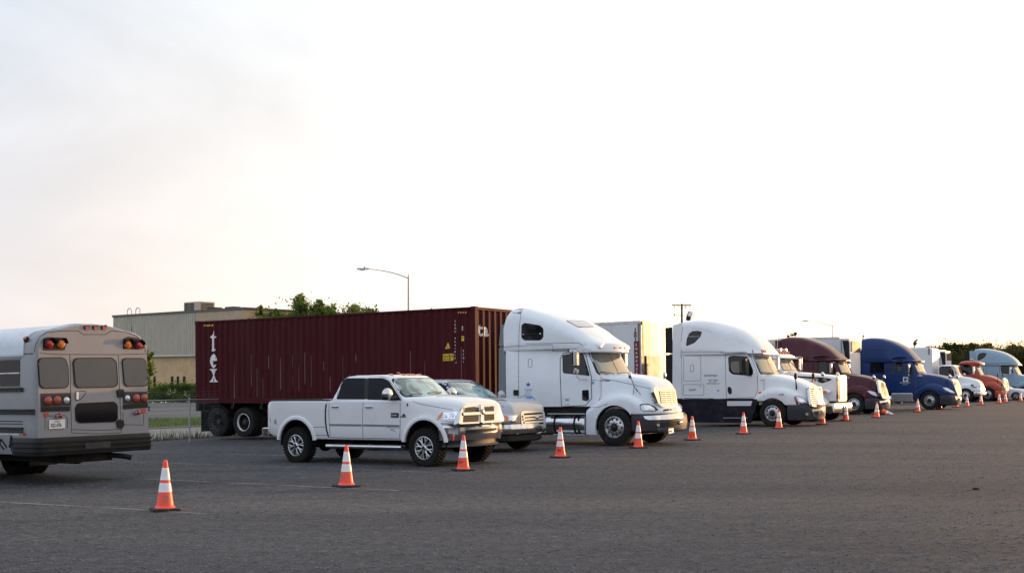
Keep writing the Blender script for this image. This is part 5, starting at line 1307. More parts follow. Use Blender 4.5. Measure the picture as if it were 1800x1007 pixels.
# ---- trucks 4 and 5: sloped-hood tractors with a deep brow recess in the roof fairing
k8 = crop(1560, 570, 5.596); b8 = crop(1440, 570, 8.571); k9 = crop(1640, 580, 7.19); z8 = crop(1660, 590, 12.857)
def slope_tractor(px, py, paint, label, rise=0.0):
    V = Veh('semi_truck', px, py, 34, 1.22, .8); r = V.root; tag(r, label, 'semi truck', 'parked semi trucks')
    cab = [(1.0, -3.83, -.55, 1.19, 1.06, .12, .22), (2.05, -3.83, -.57, 1.19, 1.02, .12, .25), (2.66, -3.83, -.86, 1.18, .97, .12, .28), (2.80, -3.83, -.92, 1.17, .96, .14, .28)]
    roof = K([-3.84, -3.4, -2.86, -2.5, -2.19, -1.85, -1.52, -1.25, -1.02, -.88, -.80, -.76],
             zt=[3.98+rise, 4.03+rise, 3.99+rise, 3.90+rise, 3.79+rise, 3.64+rise*.9, 3.45+rise*.8, 3.24+rise*.6, 3.02+rise*.3, 2.90, 2.82, 2.78], zb=2.74,
             w=[1.18, 1.19, 1.19, 1.19, 1.18, 1.16, 1.12, 1.06, .96, .84, .7, .6], wt=[1.1, 1.1, 1.1, 1.09, 1.07, 1.04, .99, .92, .84, .74, .62, .52], ry=[.4, .42, .46, .5, .52, .54, .54, .5, .46, .4, .36, .3], rz=[.22, .26, .32, .36, .40, .42, .42, .36, .22, .12, .06, .03], cr=.03)
    hood = K([-.74, -.3, .1, .5, .8, .98, 1.08, 1.16, 1.24, 1.30, 1.35], zt=[2.06, 2.02, 1.96, 1.87, 1.76, 1.66, 1.56, 1.42, 1.18, .98, .85], zb=.82,
             w=[1.0, .97, .93, .88, .83, .77, .72, .66, .58, .5, .42], wt=[.9, .86, .8, .75, .68, .62, .57, .53, .48, .42, .36], ry=.28, rz=[.2, .2, .2, .2, .2, .2, .18, .16, .12, .08, .04], cr=.05)
    fender = K([-.85, -.7, -.45, -.15, .15, .45, .7, .9, 1.05, 1.16, 1.26, 1.31], zt=[1.1, 1.24, 1.40, 1.52, 1.52, 1.45, 1.34, 1.22, 1.12, 1.04, .98, .95],
               zb=[.6, .6, .6, .6, .6, .6, .82, .82, .82, .82, .82, .82], w=[1.18, 1.19, 1.2, 1.2, 1.2, 1.19, 1.14, 1.04, .9, .72, .5, .3], ry=.3, rz=.28)
    fender += [dict(x=.48, zb=.6), dict(x=.52, zb=.82)]
    bump = [(.24, .52, 1.22, 1.08, 1.04, .34, .32), (.30, .52, 1.38, 1.18, 1.14, .40, .38), (.55, .52, 1.42, 1.2, 1.16, .40, .38), (.74, .52, 1.40, 1.2, 1.16, .40, .38), (.82, .52, 1.34, 1.18, 1.13, .40, .38)]
    cb, rf, hd, fd, bp = tractor(V, paint, cab, roof, [(-.80, 2.62), (.80, 2.62), (.90, 2.10), (-.90, 2.10)], hood, fender, bump, M_DGREY, arch=.60, archz=.52)
    cs = []
    for sg in (-1, 1):
        mb = MB(); mb.ball((-1.15, sg*1.10, 2.90 + rise*.2), (.98, .17, .12), 20, 12); cs.append(cutter(mb))
    boolean(rf, cs); V.bvhs = []; V.solid(cb, rf, hd, fd, bp)
    planloft([(2.70, -1.5, -.66, 1.06, 1.0, .30, .25), (2.725, -1.5, -.60, 1.07, 1.01, .30, .25), (2.79, -1.5, -.60, 1.07, 1.01, .30, .25), (2.84, -1.5, -.70, 1.02, .96, .30, .25)], paint, 'sun_visor', r)
    marker_lights(V, [(-.83, -.62, 2.735), (-.70, -.3, 2.735), (-.66, 0, 2.735), (-.70, .3, 2.735), (-.83, .62, 2.735)], M_AMBER, (.16, .10, .05))
    side_mirror(V, (-1.08, 1.42, 2.34), (.13, .22, .52), M_CHROME)
    chassis(V, -7.2, .95, (-5.4, -6.7)); 
    for y in (-.88, .88): tank(V, -2.9, -2.1, y, .60, .29)
    fl = MB().m(M_CHASS); fl.b2(-3.7, -.85, -1.05, 1.05, .85, .99); fl.build('cab_floor', r)
    return V
def truck_four():
    V = slope_tractor(1501, 728.5, M_MAROON, 'maroon semi truck with pale rod aerial and matching sun visor'); r = V.root
    side_window(V, 'door_window', c7((522, 413), (578, 408), (592, 502), (522, 500)), 1.2); side_window(V, 'vent_window', c7((614, 420), (622, 418), (660, 504), (618, 505)), .8)
    both(V.lines('panel_seam', [c7((408, 382), (520, 396), (600, 398)), c7((510, 400), (512, 500)), c7((440, 430), (442, 480))], .02, M_SEAMD))
    both(V.patch('grab_handle', rpoly(c7((470, 438), (480, 436), (484, 484), (474, 485)), 1), M_SEAMD, off=.02, step=2))
    grille(V, c7((975, 560), (1005, 562), (1030, 578), (1055, 660), (1060, 706), (1015, 700), (995, 650), (985, 600)), c7((998, 588), (1028, 590), (1048, 662), (1050, 684), (1020, 680)),
           c7((998, 588))[0], c7((1020, 680))[0], c7((1030, 590))[0], c7((1050, 684))[0], 6, 1, bw=.02, imt=M_GREY, pl=(1.54, 1.10, .80, 1.36))
    headlight(V, c7((893, 643), (915, 643), (952, 652), (1000, 688), (965, 684), (925, 668)))
    keep = V.on(V.bump)
    s = V.patch('bumper_trim', rpoly(c7((985, 722), (1020, 718), (1062, 705), (1064, 772), (1010, 776), (1000, 745)), 1), M_CHROME, off=.01, step=3)
    V.patch('bumper_slot', rpoly(c7((1000, 735), (1030, 730), (1058, 722), (1058, 738), (1030, 746), (1008, 750)), .8), M_SEAMD, off=.016, step=3, par=s)
    V.bvhs = keep
    V.text('unit_number', '0068', c7((726, 542))[0], (3.4, .3), (0, -3.2), M_WTXT, off=.004)
    b0, n0 = V.hit(*c7((910, 625))[0]); hh = V.local(*c7((945, 538))[0], y=-.9); both(hood_mirror(V, b0, hh, M_BLACK, 3, (.07, .10, .12)))
    wiper(V, c7((690, 508))[0], c7((750, 500))[0])
    a = MB().m(M_WTXT); a.tube([(-1.70, -1.22, 2.62), V.local(*c7((433, 250))[0], y=-1.28)], .008, 5) if False else None
    ex = MB().m(M_MAROON); 
    for sg in (-1, 1):
        e_ = MB().m(M_NAVY if False else M_MAROON); e_.b2(-4.12, -3.83, sg*1.12, sg*1.15, 1.2, 3.86); e_.build('side_extender', r)
    return V
V4 = truck_four()
def truck_five():
    V = slope_tractor(1634, 720, M_BLUE, 'dark blue semi truck with white square logo on its door', .16); r = V.root
    side_window(V, 'door_window', b8((1168, 552), (1240, 545), (1258, 700), (1200, 712), (1172, 690)), 1.2); side_window(V, 'vent_window', b8((1330, 562), (1345, 556), (1430, 715), (1370, 725), (1345, 690)), .8)
    both(V.patch('sleeper_window', rpoly(b8((765, 572), (975, 572), (978, 733), (770, 733)), 1.2), M_TINT, off=.006, step=3))
    both(V.lines('panel_seam', [b8((600, 378), (740, 380), (1020, 392)), b8((720, 510), (980, 512), (1150, 512)), b8((1150, 530), (1160, 700)), b8((720, 390), (715, 580))], .02, M_SEAMD))
    both(V.patch('grab_handle', rpoly(b8((1068, 590), (1085, 580), (1120, 600), (1128, 760), (1110, 760), (1085, 740)), 1), M_DGREY, off=.015, step=2))
    lg = V.patch('door_logo', b8(*rect(1262, 790, 1342, 865)), M_WTXT, off=.004, thick=.005, step=3)
    V.lines('logo_mark', [b8((1285, 806), (1285, 850)), b8((1300, 812), (1322, 812), (1322, 835), (1302, 835)), b8((1302, 806), (1302, 852))], .05, M_BLUE, off=.009, par=lg)
    V.text('door_lettering', 'PACIFIC STATE', b8((1216, 886))[0], (188 / 8.571 / 8.3, 0), (0, -2.6), M_WTXT, off=.004)
    V.text('door_lettering', 'US 109 772', b8((1256, 910))[0], (110 / 8.571 / 6.4, 0), (0, -1.7), M_WTXT, off=.004)
    V.text('unit_number', 'NM891', b8((1484, 780))[0], (94 / 8.571 / 3.6, 0), (0, -3.0), M_WTXT, off=.004)
    V.text('side_lettering', 'JACK', b8((925, 836))[0], (1.9, 0), (0, -1.5), M_WTXT, off=.004)
    grille(V, k8((636, 540), (655, 535), (692, 545), (708, 580), (728, 640), (728, 692), (690, 690), (672, 640), (650, 575)), k8((660, 560), (692, 560), (718, 640), (720, 668), (694, 668)),
           k8((660, 560))[0], k8((694, 668))[0], k8((692, 560))[0], k8((720, 668))[0], 6, 1, bw=.02, imt=M_GREY, pl=(1.60, 1.09, .80, 1.37))
    headlight(V, k8((540, 622), (570, 622), (612, 634), (664, 676), (620, 668), (575, 650)))
    keep = V.on(V.bump)
    s = V.patch('bumper_trim', rpoly(k8((662, 705), (700, 700), (735, 690), (736, 770), (680, 778), (672, 740)), 1), M_CHROME, off=.01, step=3)
    V.patch('bumper_slot', rpoly(k8((690, 722), (730, 712), (732, 735), (696, 748)), .8), M_SEAMD, off=.016, step=3, par=s)
    V.bvhs = keep
    b0, n0 = V.hit(*k8((570, 600))[0]); hh = V.local(*k8((612, 510))[0], y=-.9); both(hood_mirror(V, b0, hh, M_BLACK, 3, (.07, .10, .12)))
    wiper(V, k8((300, 472))[0], k8((385, 466))[0])
    for sg in (-1, 1):
        t = MB().m(M_ALU); t.b2(-2.16, -.93, sg*.7, sg*1.19, .43, .96, .05); t.build('fuel_tank', r)
        e_ = MB().m(M_NAVY); e_.b2(-4.05, -3.83, sg*1.12, sg*1.15, 1.2, 3.45); e_.build('side_extender', r)
    return V
V5 = truck_five()

# ---- truck 6: white medium box truck
def truck_six():
    V = Veh('box_truck', 1697, 707, 34, 1.20, .5); r = V.root
    tag(r, 'white medium box truck with rounded cargo box nose and drooping hood', 'box truck')
    cab = [(.95, -1.95, -.45, 1.08, 1.0, .10, .2), (1.92, -1.95, -.50, 1.08, .98, .10, .22), (2.62, -1.95, -.78, 1.03, .92, .10, .22), (2.70, -1.95, -.84, 1.0, .9, .1, .2)]
    roof = K([-1.96, -1.6, -1.2, -.9, -.8], zt=[2.72, 2.78, 2.78, 2.74, 2.70], zb=2.66, w=[.98, 1.0, 1.0, .96, .9], ry=.25, rz=.07)
    hood = K([-.62, -.2, .3, .6, .8, .9, .97, 1.0], zt=[1.92, 1.88, 1.76, 1.66, 1.54, 1.38, 1.1, .9], zb=.82, w=[.98, .96, .92, .88, .84, .8, .74, .66], wt=[.9, .86, .8, .74, .7, .66, .62, .58], ry=.24, rz=.18, cr=.03)
    fender = K([-.75, -.5, -.1, .2, .5, .7, .85, .97], zt=[1.1, 1.28, 1.40, 1.40, 1.32, 1.2, 1.12, 1.04], zb=[.6, .6, .6, .6, .82, .82, .82, .82], w=[1.13, 1.15, 1.15, 1.15, 1.12, 1.06, .98, .8], ry=.22, rz=.22)
    bump = [(.42, .55, 1.08, 1.14, 1.12, .12, .12), (.50, .55, 1.13, 1.16, 1.14, .12, .12), (.74, .55, 1.13, 1.16, 1.14, .12, .12), (.80, .55, 1.08, 1.15, 1.13, .12, .12)]
    tractor(V, M_WHITE, cab, roof, [(-.84, 2.58), (.84, 2.58), (.90, 1.98), (-.90, 1.98)], hood, fender, bump, M_CHROME, arch=.56, archz=.5)
    side_window(V, 'door_window', k8((515, 420), (600, 412), (640, 440), (655, 505), (600, 500), (518, 490)), 1.2)
    both(V.lines('panel_seam', [k8((495, 405), (495, 560)), k8((665, 520), (668, 570))], .018, M_SEAM))
    headlight(V, k8((815, 590), (850, 592), (885, 608), (905, 622), (850, 622), (825, 612)), mt=M_GLASS)
    V.lines('grille_bar', [k8((918, 565 + 18*k), (955, 572 + 18*k)) for k in range(5)], .05, M_CHROME, off=.02, step=3)
    V.patch('bumper_slot', k8((948, 662), (975, 655), (978, 680), (955, 690)), M_DRED, off=.01, step=3)
    b0, n0 = V.hit(*k8((680, 540))[0]); both(hood_mirror(V, b0, V.local(*k8((697, 492))[0], y=-.95), M_BLACK, 3, (.07, .1, .12)))
    side_mirror(V, (-1.0, 1.32, 2.2), (.12, .24, .55), M_BLACK, extra=False)
    bx = planloft([(1.0, -8.6, -2.35, 1.22, 1.22, .0, .22), (3.85, -8.6, -2.35, 1.22, 1.22, .0, .22), (4.0, -8.6, -2.39, 1.22, 1.22, .0, .22), (4.09, -8.6, -2.50, 1.20, 1.20, 0, .22), (4.12, -8.6, -2.66, 1.16, 1.16, 0, .22)], M_TRWHITE, 'cargo_box', r, pw=1.0)
    tr = MB().m(M_GREY)
    for sg in (-1, 1):
        t = MB().m(M_ALU); t.b2(-8.6, -2.6, sg*1.21, sg*1.235, 1.0, 1.14); t.build('box_rail', bx)
        t = MB().m(M_GREY); t.b2(-2.62, -2.50, sg*1.215, sg*1.228, 3.55, 4.06, .0); t.build('corner_cap', bx)
    chassis(V, -8.2, .8, (-5.9,), steer='steer', track=1.18, plates=False)
    return V
V6 = truck_six()
# ---- truck 7: orange day cab
def truck_seven():
    cab = [(1.05, -2.12, -.44, 1.12, 1.05, .10, .22), (1.98, -2.12, -.47, 1.12, 1.03, .12, .25), (2.74, -2.12, -.82, 1.08, .98, .14, .30), (2.86, -2.12, -.88, 1.06, .96, .14, .30)]
    roof = K([-2.14, -2.0, -1.5, -1.0, -.72, -.62, -.58], zt=[2.88, 3.02, 3.10, 3.08, 3.02, 2.96, 2.90], zb=2.82, w=[1.0, 1.05, 1.06, 1.04, .98, .9, .8], ry=.28, rz=.14)
    V = Veh('semi_truck', 1736, 705, 34, 1.22, .5); r = V.root
    tag(r, 'orange day cab semi truck with chrome grille, between box truck and pale blue truck', 'semi truck', 'parked semi trucks')
    hood = [dict(k, x=k['x'] - .34 * max(0, min(1, (k['x'] + .2) / 1.2))) for k in AERO_HOOD]; fender = [dict(k, x=k['x'] - .30 * max(0, min(1, (k['x'] - .4) / 1.0))) for k in AERO_FENDER]
    bump = [(z, .5, xf - .32, wr, wf, bo, rc) for z, _, xf, wr, wf, bo, rc in AERO_BUMP]
    tractor(V, M_ORANGE, cab, roof, [(-.86, 2.70), (.86, 2.70), (.93, 2.03), (-.93, 2.03)], hood, fender, bump, M_ORANGE, arch=.585, archz=.51)
    planloft([(2.78, -1.4, -.50, 1.02, .98, .2, .2), (2.82, -1.4, -.46, 1.02, .98, .2, .2), (2.94, -1.4, -.48, 1.0, .95, .2, .2), (2.99, -1.4, -.6, .96, .92, .2, .2)], M_ORANGE, 'sun_visor', r)
    marker_lights(V, [(-.60, -.6, 2.86), (-.52, -.2, 2.86), (-.52, .2, 2.86), (-.60, .6, 2.86)], M_AMBER, (.14, .1, .05))
    side_window(V, 'door_window', k9((345, 435), (440, 430), (480, 470), (498, 540), (440, 552), (380, 540)), 1.0)
    headlight(V, k9((815, 690), (850, 688), (885, 710), (912, 742), (870, 738), (835, 722)), mt=M_GLASS)
    grille(V, k9((893, 605), (915, 606), (945, 630), (960, 690), (958, 770), (930, 765), (915, 690)), k9((925, 630), (945, 640), (955, 690), (950, 740), (935, 740)), k9((920, 620))[0], k9((935, 745))[0], k9((942, 635))[0], k9((952, 740))[0], 6, 1, bw=.03, pl=(1.60, .95, .80, 1.19))
    keep = V.on(V.bump)
    V.patch('bumper_trim', k9((920, 775), (945, 772), (966, 760), (962, 835), (945, 845), (935, 815)), M_CHROME, off=.01, step=3)
    V.bvhs = keep
    b0, n0 = V.hit(*k9((820, 660))[0]); both(hood_mirror(V, b0, V.local(*k9((822, 568))[0], y=-.95), M_BLACK, 1, (.06, .1, .14)))
    side_mirror(V, (-.95, 1.42, 2.35), (.13, .26, .58), M_WHITE, extra=False)
    chassis(V, -5.6, .9, (-3.6, -4.9)); aero_fairing(V, M_ORANGE, -2.1, -.62, steps=False)
    h = MB().m(M_ALU)
    for y in (-.5, -.3): h.ball((-1.3, y, 3.2), (.12, .08, .08), 10, 6)
    h.build('air_horn', r)
    return V
V7 = truck_seven()
# ---- truck 8: pale blue sleeper truck at the end of the row
def truck_eight():
    V = aero('semi_truck', 1815, 660 + 1.9 * 2000 / 91, M_LBLUE, shift=-.62); r = V.root
    tag(r, 'pale blue rounded sleeper semi truck in front of the dark trees, behind a small car', 'semi truck', 'parked semi trucks')
    both(V.lines('panel_seam', [z8((690, 300), (690, 560)), z8((830, 622), (1210, 622)), z8((940, 665), (950, 880)), z8((1245, 650), (1250, 900))], .022, M_SEAM))
    both(V.lines('drip_rail', [z8((1215, 625), (1480, 622), (1560, 660))], .05, M_SEAM))
    side_window(V, 'sleeper_window', z8((762, 530), (775, 455), (810, 415), (860, 402), (940, 405), (890, 480), (800, 538)), .8)
    side_window(V, 'door_window', z8((1290, 680), (1310, 668), (1480, 670), (1530, 720), (1560, 820), (1480, 850), (1320, 835), (1300, 800)), .8)
    side_window(V, 'bunk_window', z8((835, 720), (870, 715), (885, 800), (850, 810)), .6)
    side_mirror(V, (-.98, 1.42, 2.33), (.14, .26, .60), M_TRWHITE, extra=False)
    for y in (-.8, -.3, 0, .3, .8): 
        mb = MB().m(M_RED); mb.box((-.62 - .2 * y * y, y, 2.93), (.14, .1, .05), .012); mb.build('marker_light', r)
    chassis(V, -7.3, .95, (-5.45, -6.75)); aero_fairing(V, M_NAVY)
    for sg in (-1, 1):
        mb = MB().m(M_LBLUE); mb.b2(-4.15, -3.78, sg*1.10, sg*1.14, 1.1, 4.05); mb.build('side_extender', r)
        mb = MB().m(M_RUBB); mb.b2(-4.55, -4.16, sg*1.08, sg*1.11, 1.2, 3.95); mb.build('extender_rubber', r)
    return V
V8 = truck_eight()
# ------------------------------------------------------------------ pickups, car
p6 = crop(460, 640, 5.3); p7 = crop(700, 650, 5.3); p4 = crop(690, 630, 4.797)
def pickup_body(V, paint, zt_keys, hoodw, xr, xf, cabrows, wb, arch_r, archz, beltz, bedx, wmax=.97, flare=True, bed_in=.80, zbf=.88):
    r = V.root
    body = loft_keys(zt_keys, 90, MB().m(paint), extra=(.30, .36, -wb - .9, -wb + .9)).build('body', r)
    cs = []
    for x in (0, -wb):
        cs += [cyl_cut(x, archz, arch_r, -1.3, -.60), cyl_cut(x, archz, arch_r, .60, 1.3)]
    cs.append(box_cut(xr + .10, bedx - .12, -bed_in, bed_in, beltz - .52, beltz + .4))
    boolean(body, cs)
    cab = MB().m(paint); cab.loft([plan(*q, nf=9) for q in interp_rows(cabrows, 5)]); cabo = cab.build('cab', r)
    ln = MB().m(M_CHASS)
    for x in (0, -wb):
        for sg in (-1, 1): half_liner(ln, x, archz, arch_r - .006, sg*.612, sg*.935)
    ln.b2(-wb - .8, .5, -.58, .58, .50, .62); ln.b2(.3, .45, -.6, .6, .5, .9)
    ln.build('underbody', r)
    fr = MB().m(M_CHASS)
    for sg in (-1, 1): fr.b2(xr + .2, xf - .3, sg*.42 - .05, sg*.42 + .05, .42, .56)
    axle(fr, 0, .38, .75); axle(fr, -wb, .38, .75); fr.ball((-wb, 0, .38), .17); fr.ball((0, .2, .38), .14)
    fr.build('chassis_frame', r)
    if flare:
        for x in (0, -wb):
            for sg in (-1, 1):
                f = MB().m(paint); rings = []
                for k in range(25):
                    a = .12 + (pi - .24) * k / 24; c, s_ = cos(a), sin(a)
                    pr = [(arch_r - .004, wmax - .05), (arch_r - .004, wmax + .016), (arch_r + .012, wmax + .022), (arch_r + .06, wmax + .012), (arch_r + .095, wmax - .004), (arch_r + .07, wmax - .03)]
                    rings.append([(x + q*c, sg*y, archz + q*s_) for q, y in pr])
                f.loft(rings); f.build('wheel_flare', r, 50)
    return body, cabo
def pickup_one():
    V = Veh('pickup_truck', 745, 820, 34, 1.0, 1.1); r = V.root; P = M_WHITE; wb = 3.78
    tag(r, 'white crew cab pickup with chrome cross grille and knobbly tyres, nose beside the third cone', 'pickup truck', 'parked pickup trucks')
    keys = K([-4.74, -4.70, -4.60, -4.2, -3.2, -2.72, -2.6, -1.5, -.7, -.4, -.1, .2, .5, .7, .80, .86, .90],
             zt=[1.36, 1.41, 1.44, 1.445, 1.435, 1.43, 1.45, 1.46, 1.48, 1.49, 1.485, 1.465, 1.435, 1.395, 1.345, 1.25, 1.06],
             zb=[.72, .68, .62, .56, .54, .54, .54, .54, .54, .54, .54, .56, .88, .90, .90, .90, .90],
             w=[.93, .95, .965, .97, .97, .97, .97, .97, .97, .965, .96, .955, .945, .925, .885, .81, .70], wt=[.92, .93, .95, .955, .955, .955, .955, .955, .94, .90, .86, .84, .82, .79, .75, .68, .58],
             ry=[.05, .05, .05, .05, .05, .05, .06, .08, .14, .22, .26, .27, .26, .24, .22, .2, .15], rz=[.05, .05, .05, .05, .05, .05, .06, .08, .10, .12, .13, .13, .13, .12, .12, .1, .08], rb=.06, cr=[0, 0, 0, 0, 0, 0, 0, 0, 0, .02, .04, .045, .045, .04, .03, .02, .01])
    keys += [dict(x=.30, zb=.56), dict(x=.36, zb=.88)]
    cab = [(1.38, -2.70, -.50, .955, .93, .14, .16), (1.48, -2.66, -.52, .945, .90, .14, .18), (1.62, -2.58, -.66, .91, .86, .13, .18), (1.80, -2.50, -.86, .86, .79, .12, .18), (1.90, -2.44, -.98, .82, .74, .11, .18), (1.955, -2.36, -1.08, .78, .70, .10, .18), (1.985, -2.20, -1.24, .66, .58, .10, .18)]
    body, cabo = pickup_body(V, P, keys, .9, -4.74, .9, cab, wb, .545, .455, 1.44, -2.66)
    V.solid(cabo)
    ws = [(-.70, 1.885), (.70, 1.885), (.83, 1.50), (-.83, 1.50)]
    V.patch('windscreen_rubber', rpoly([(y*1.04, z + (.02 if z > 1.7 else -.02)) for y, z in ws], .1), M_RUBB, 'front', off=.003, thick=.02)
    V.patch('windscreen', rpoly(ws, .09), M_WS_RAM, 'front', off=.009, thick=.01)
    V.solid(body)
    for n, pl in (('rear_window', ((706, 320), (765, 142), (800, 137), (958, 134), (955, 321))), ('door_window', ((992, 324), (1000, 134), (1130, 136), (1180, 160), (1298, 333)))):
        side_window(V, n, p6(*pl), [1, 4, 3, 1, 1] if n == 'rear_window' else [1, 1, 4, 4, 1], mt=M_TINT)
    both(V.patch('pillar_trim', p6((957, 133), (1000, 133), (990, 324), (955, 322)), M_BLACK, off=.007))
    both(V.lines('panel_seam', [p6((632, 330), (625, 420), (630, 560), (640, 690), (660, 712)), p6((945, 335), (940, 500), (943, 700)), p6((985, 108), (990, 130)), p6((1290, 350), (1290, 600), (1285, 690)), p6((640, 680), (940, 688), (1285, 692)),
                               p6((700, 320), (725, 180), (752, 130), (800, 112), (985, 106), (1120, 112), (1180, 140), (1250, 230), (1310, 335)), p7((125, 262), (135, 290), (200, 315), (330, 340), (510, 372)), p6((480, 585), (605, 582)), p6((500, 660), (625, 662))], .010, M_SEAM))
    both(V.lines('bed_gap', [p6((612, 345), (600, 380), (594, 440), (594, 520), (604, 610), (625, 680), (645, 712))], .042, M_SEAMD, off=.004))
    both(V.lines('door_moulding', [p6((632, 562), (935, 566)), p6((948, 566), (1283, 572))], .035, M_GREY, off=.012))
    for a in ((648, 396), (965, 398)):
        h = MB().m(M_CHROME); p, n = V.hit(*p6((a[0] + 37, a[1]))[0]); h.box(p + n*.02, (.22, .03, .035), .012); o = h.build('door_handle', r); both(o)
    # badges, tail lamp, scuffs
    b = both(V.patch('door_badge', rpoly(p6(*rect(1205, 452, 1278, 496)), 1), M_DGREY, off=.008, thick=.012, step=3)); V.text('badge_text', 'LARAMIE', p6((1210, 480))[0], (2.4, 0), (0, -3.4), M_WTXT, off=.013)
    V.lines('badge', [p6((1295, 488), (1345, 488))], .025, M_DGREY, off=.006); V.patch('badge', p6((1308, 480), (1322, 458), (1340, 470), (1330, 482)), M_DGREY, off=.006, step=2)
    both(V.patch('fender_vent', rpoly(p7((80, 318), (90, 308), (93, 330), (82, 342)), .8), M_BLACK, off=.01, step=2))
    both(V.patch('tail_light', rpoly(p6((25, 398), (42, 402), (56, 460), (58, 520), (34, 522)), 1.2), M_RED, off=.012, thick=.03, step=3))
    sc = V.lines('scuff', [p6((75, 500), (88, 545)), p6((115, 545), (120, 515)), p6((122, 560), (135, 508)), p6((130, 520), (138, 560))], .014, M_SEAMD, off=.003)
    V.lines('scuff', [p6((1160, 592), (1180, 585), (1285, 592)), p6((1195, 606), (1240, 604)), p6((1200, 610), (1250, 625))], .012, M_GREY, off=.003)
    # bed rail caps and bed box
    for sg in (-1, 1):
        mb = MB().m(M_BLACK); mb.b2(-4.66, -2.74, sg*.80, sg*.955, 1.432, 1.452, .006); mb.build('bed_rail', r)
    mb = MB().m(M_BLACK); mb.b2(-4.72, -4.62, -.93, .93, 1.432, 1.455, .006); mb.build('tailgate_cap', r)
    tg = MB().m(P); tg.b2(-4.765, -4.74, -.75, .75, .85, 1.40, .01); tg.build('tailgate', r)
    rb = planloft([(.60, -4.92, -4.70, .90, .90, 0, .08), (.63, -4.95, -4.70, .96, .96, 0, .08), (.78, -4.95, -4.70, .96, .96, 0, .08), (.80, -4.92, -4.70, .93, .93, 0, .08)], M_CHROME, 'rear_bumper', r)
    hk = MB().m(M_CHASS); hk.b2(-4.8, -4.2, -.3, .3, .42, .58, .03); hk.build('hitch', r)
    # nose: chrome surround, cross grille
    V.plane(1.30, .845, .90, .955)
    gm = V.patch('grille', rpoly(p7((563, 505), (590, 365), (625, 325), (700, 312), (880, 308), (897, 330), (908, 488)), 4), M_CHROME, 'pl', off=0, thick=.14, step=3)
    V.patch('grille_mesh', rpoly(p7((604, 488), (618, 370), (640, 347), (750, 340), (748, 480)), 2), M_SEAMD, 'pl', off=.004, thick=.02, step=3, par=gm)
    V.patch('grille_mesh', rpoly(p7((800, 475), (803, 338), (880, 334), (890, 350), (895, 466)), 2), M_SEAMD, 'pl', off=.004, thick=.02, step=3, par=gm)
    for k in range(8):
        V.lines('grille_bar', [p7((606 + 2*(k < 4), 358 + 17*k), (748, 350 + 17*k))], .018, M_DGREY, 'pl', off=.012, step=3, par=gm); V.lines('grille_bar', [p7((800, 348 + 16.5*k), (892, 345 + 16.5*k))], .018, M_DGREY, 'pl', off=.012, step=3, par=gm)
    V.lines('grille_cross', [p7((600, 412), (760, 405))], .060, M_CHROME, 'pl', off=.022, step=3, par=gm); V.lines('grille_cross', [p7((800, 403), (896, 398))], .060, M_CHROME, 'pl', off=.022, step=3, par=gm)
    V.lines('grille_cross', [p7((775, 330), (778, 495))], .11, M_CHROME, 'pl', off=.026, step=3, par=gm)
    p, n = V.hitp(*p7((778, 395))[0]); e_ = MB().m(M_ALU); e_.ball(p + n*.03, (.03, .055, .075), 10, 8); e_.build('emblem', gm)
    headlight(V, p7((362, 462), (378, 420), (412, 384), (470, 378), (566, 375), (556, 472), (420, 474)), p7((420, 400), (560, 388), (548, 455), (430, 460)),
              amber=p7((370, 455), (382, 424), (410, 396), (424, 400), (405, 440), (392, 458)), rr=1.5)
    V.patch('projector', circ(p7((440, 428))[0], 3.6), M_CHROME, off=.035, thick=.03, step=2); V.patch('projector', circ(p7((505, 422))[0], 3.6), M_CHROME, off=.035, thick=.03, step=2)
    bp = planloft(interp_rows([(.53, .36, .82, .92, .90, .22, .22), (.56, .36, .94, .97, .95, .30, .26), (.70, .36, .98, .98, .965, .31, .28), (.83, .36, .98, .98, .965, .31, .28), (.885, .36, .93, .95, .93, .31, .28)], 2), M_CHROME, 'front_bumper', r)
    keep = V.bvhs; V.on(bp)
    V.patch('bumper_slot', rpoly(p7((630, 560), (700, 553), (840, 545), (912, 535), (915, 565), (880, 572), (700, 590), (650, 598), (632, 590)), 2), M_SEAMD, off=.006, step=3)
    V.lines('slot_lip', [p7((632, 592), (650, 600), (700, 592), (880, 574), (914, 566))], .03, M_CHROME, off=.02, step=3)
    both(V.patch('fog_light', rpoly(p7((470, 562), (555, 560), (558, 604), (520, 600), (468, 592)), 1.5), M_CLEAR, off=.006, thick=.02, step=3))
    both(V.lines('fog_lip', [p7((466, 596), (520, 602), (558, 608))], .03, M_CHROME, off=.014, step=3))
    V.patch('red_tape', p7((458, 610), (476, 607), (482, 634), (462, 636)), M_RED, off=.006, step=2)
    va = planloft([(.40, .30, .74, .86, .82, .2, .2), (.44, .30, .82, .90, .86, .24, .22), (.53, .30, .80, .90, .86, .24, .22)], M_DGREY, 'air_dam', r)
    rb2 = planloft([(.415, .32, .86, .9, .88, .26, .22), (.445, .32, .88, .92, .9, .26, .22), (.455, .32, .86, .9, .88, .26, .22)], M_GREY, 'skid_lip', r)
    V.bvhs = keep
    wiper(V, p7((215, 228))[0], p7((100, 242))[0]); wiper(V, p7((400, 212))[0], p7((270, 222))[0])
    for y, x in ((-.5, -1.30), (-.17, -1.22), (0, -1.20), (.17, -1.22), (.5, -1.30)):
        mb = MB().m(M_AMBER); mb.ball((x, y, 1.985), (.075, .05, .022), 10, 6); mb.build('roof_lamp', r)
    fin = MB().m(M_DRED); fin.prism([(-1.75, 1.98), (-1.60, 1.98), (-1.72, 2.06), (-1.76, 2.06)], lambda u, v, w: (u, w, v), .25, .28); fin.build('aerial_fin', r)
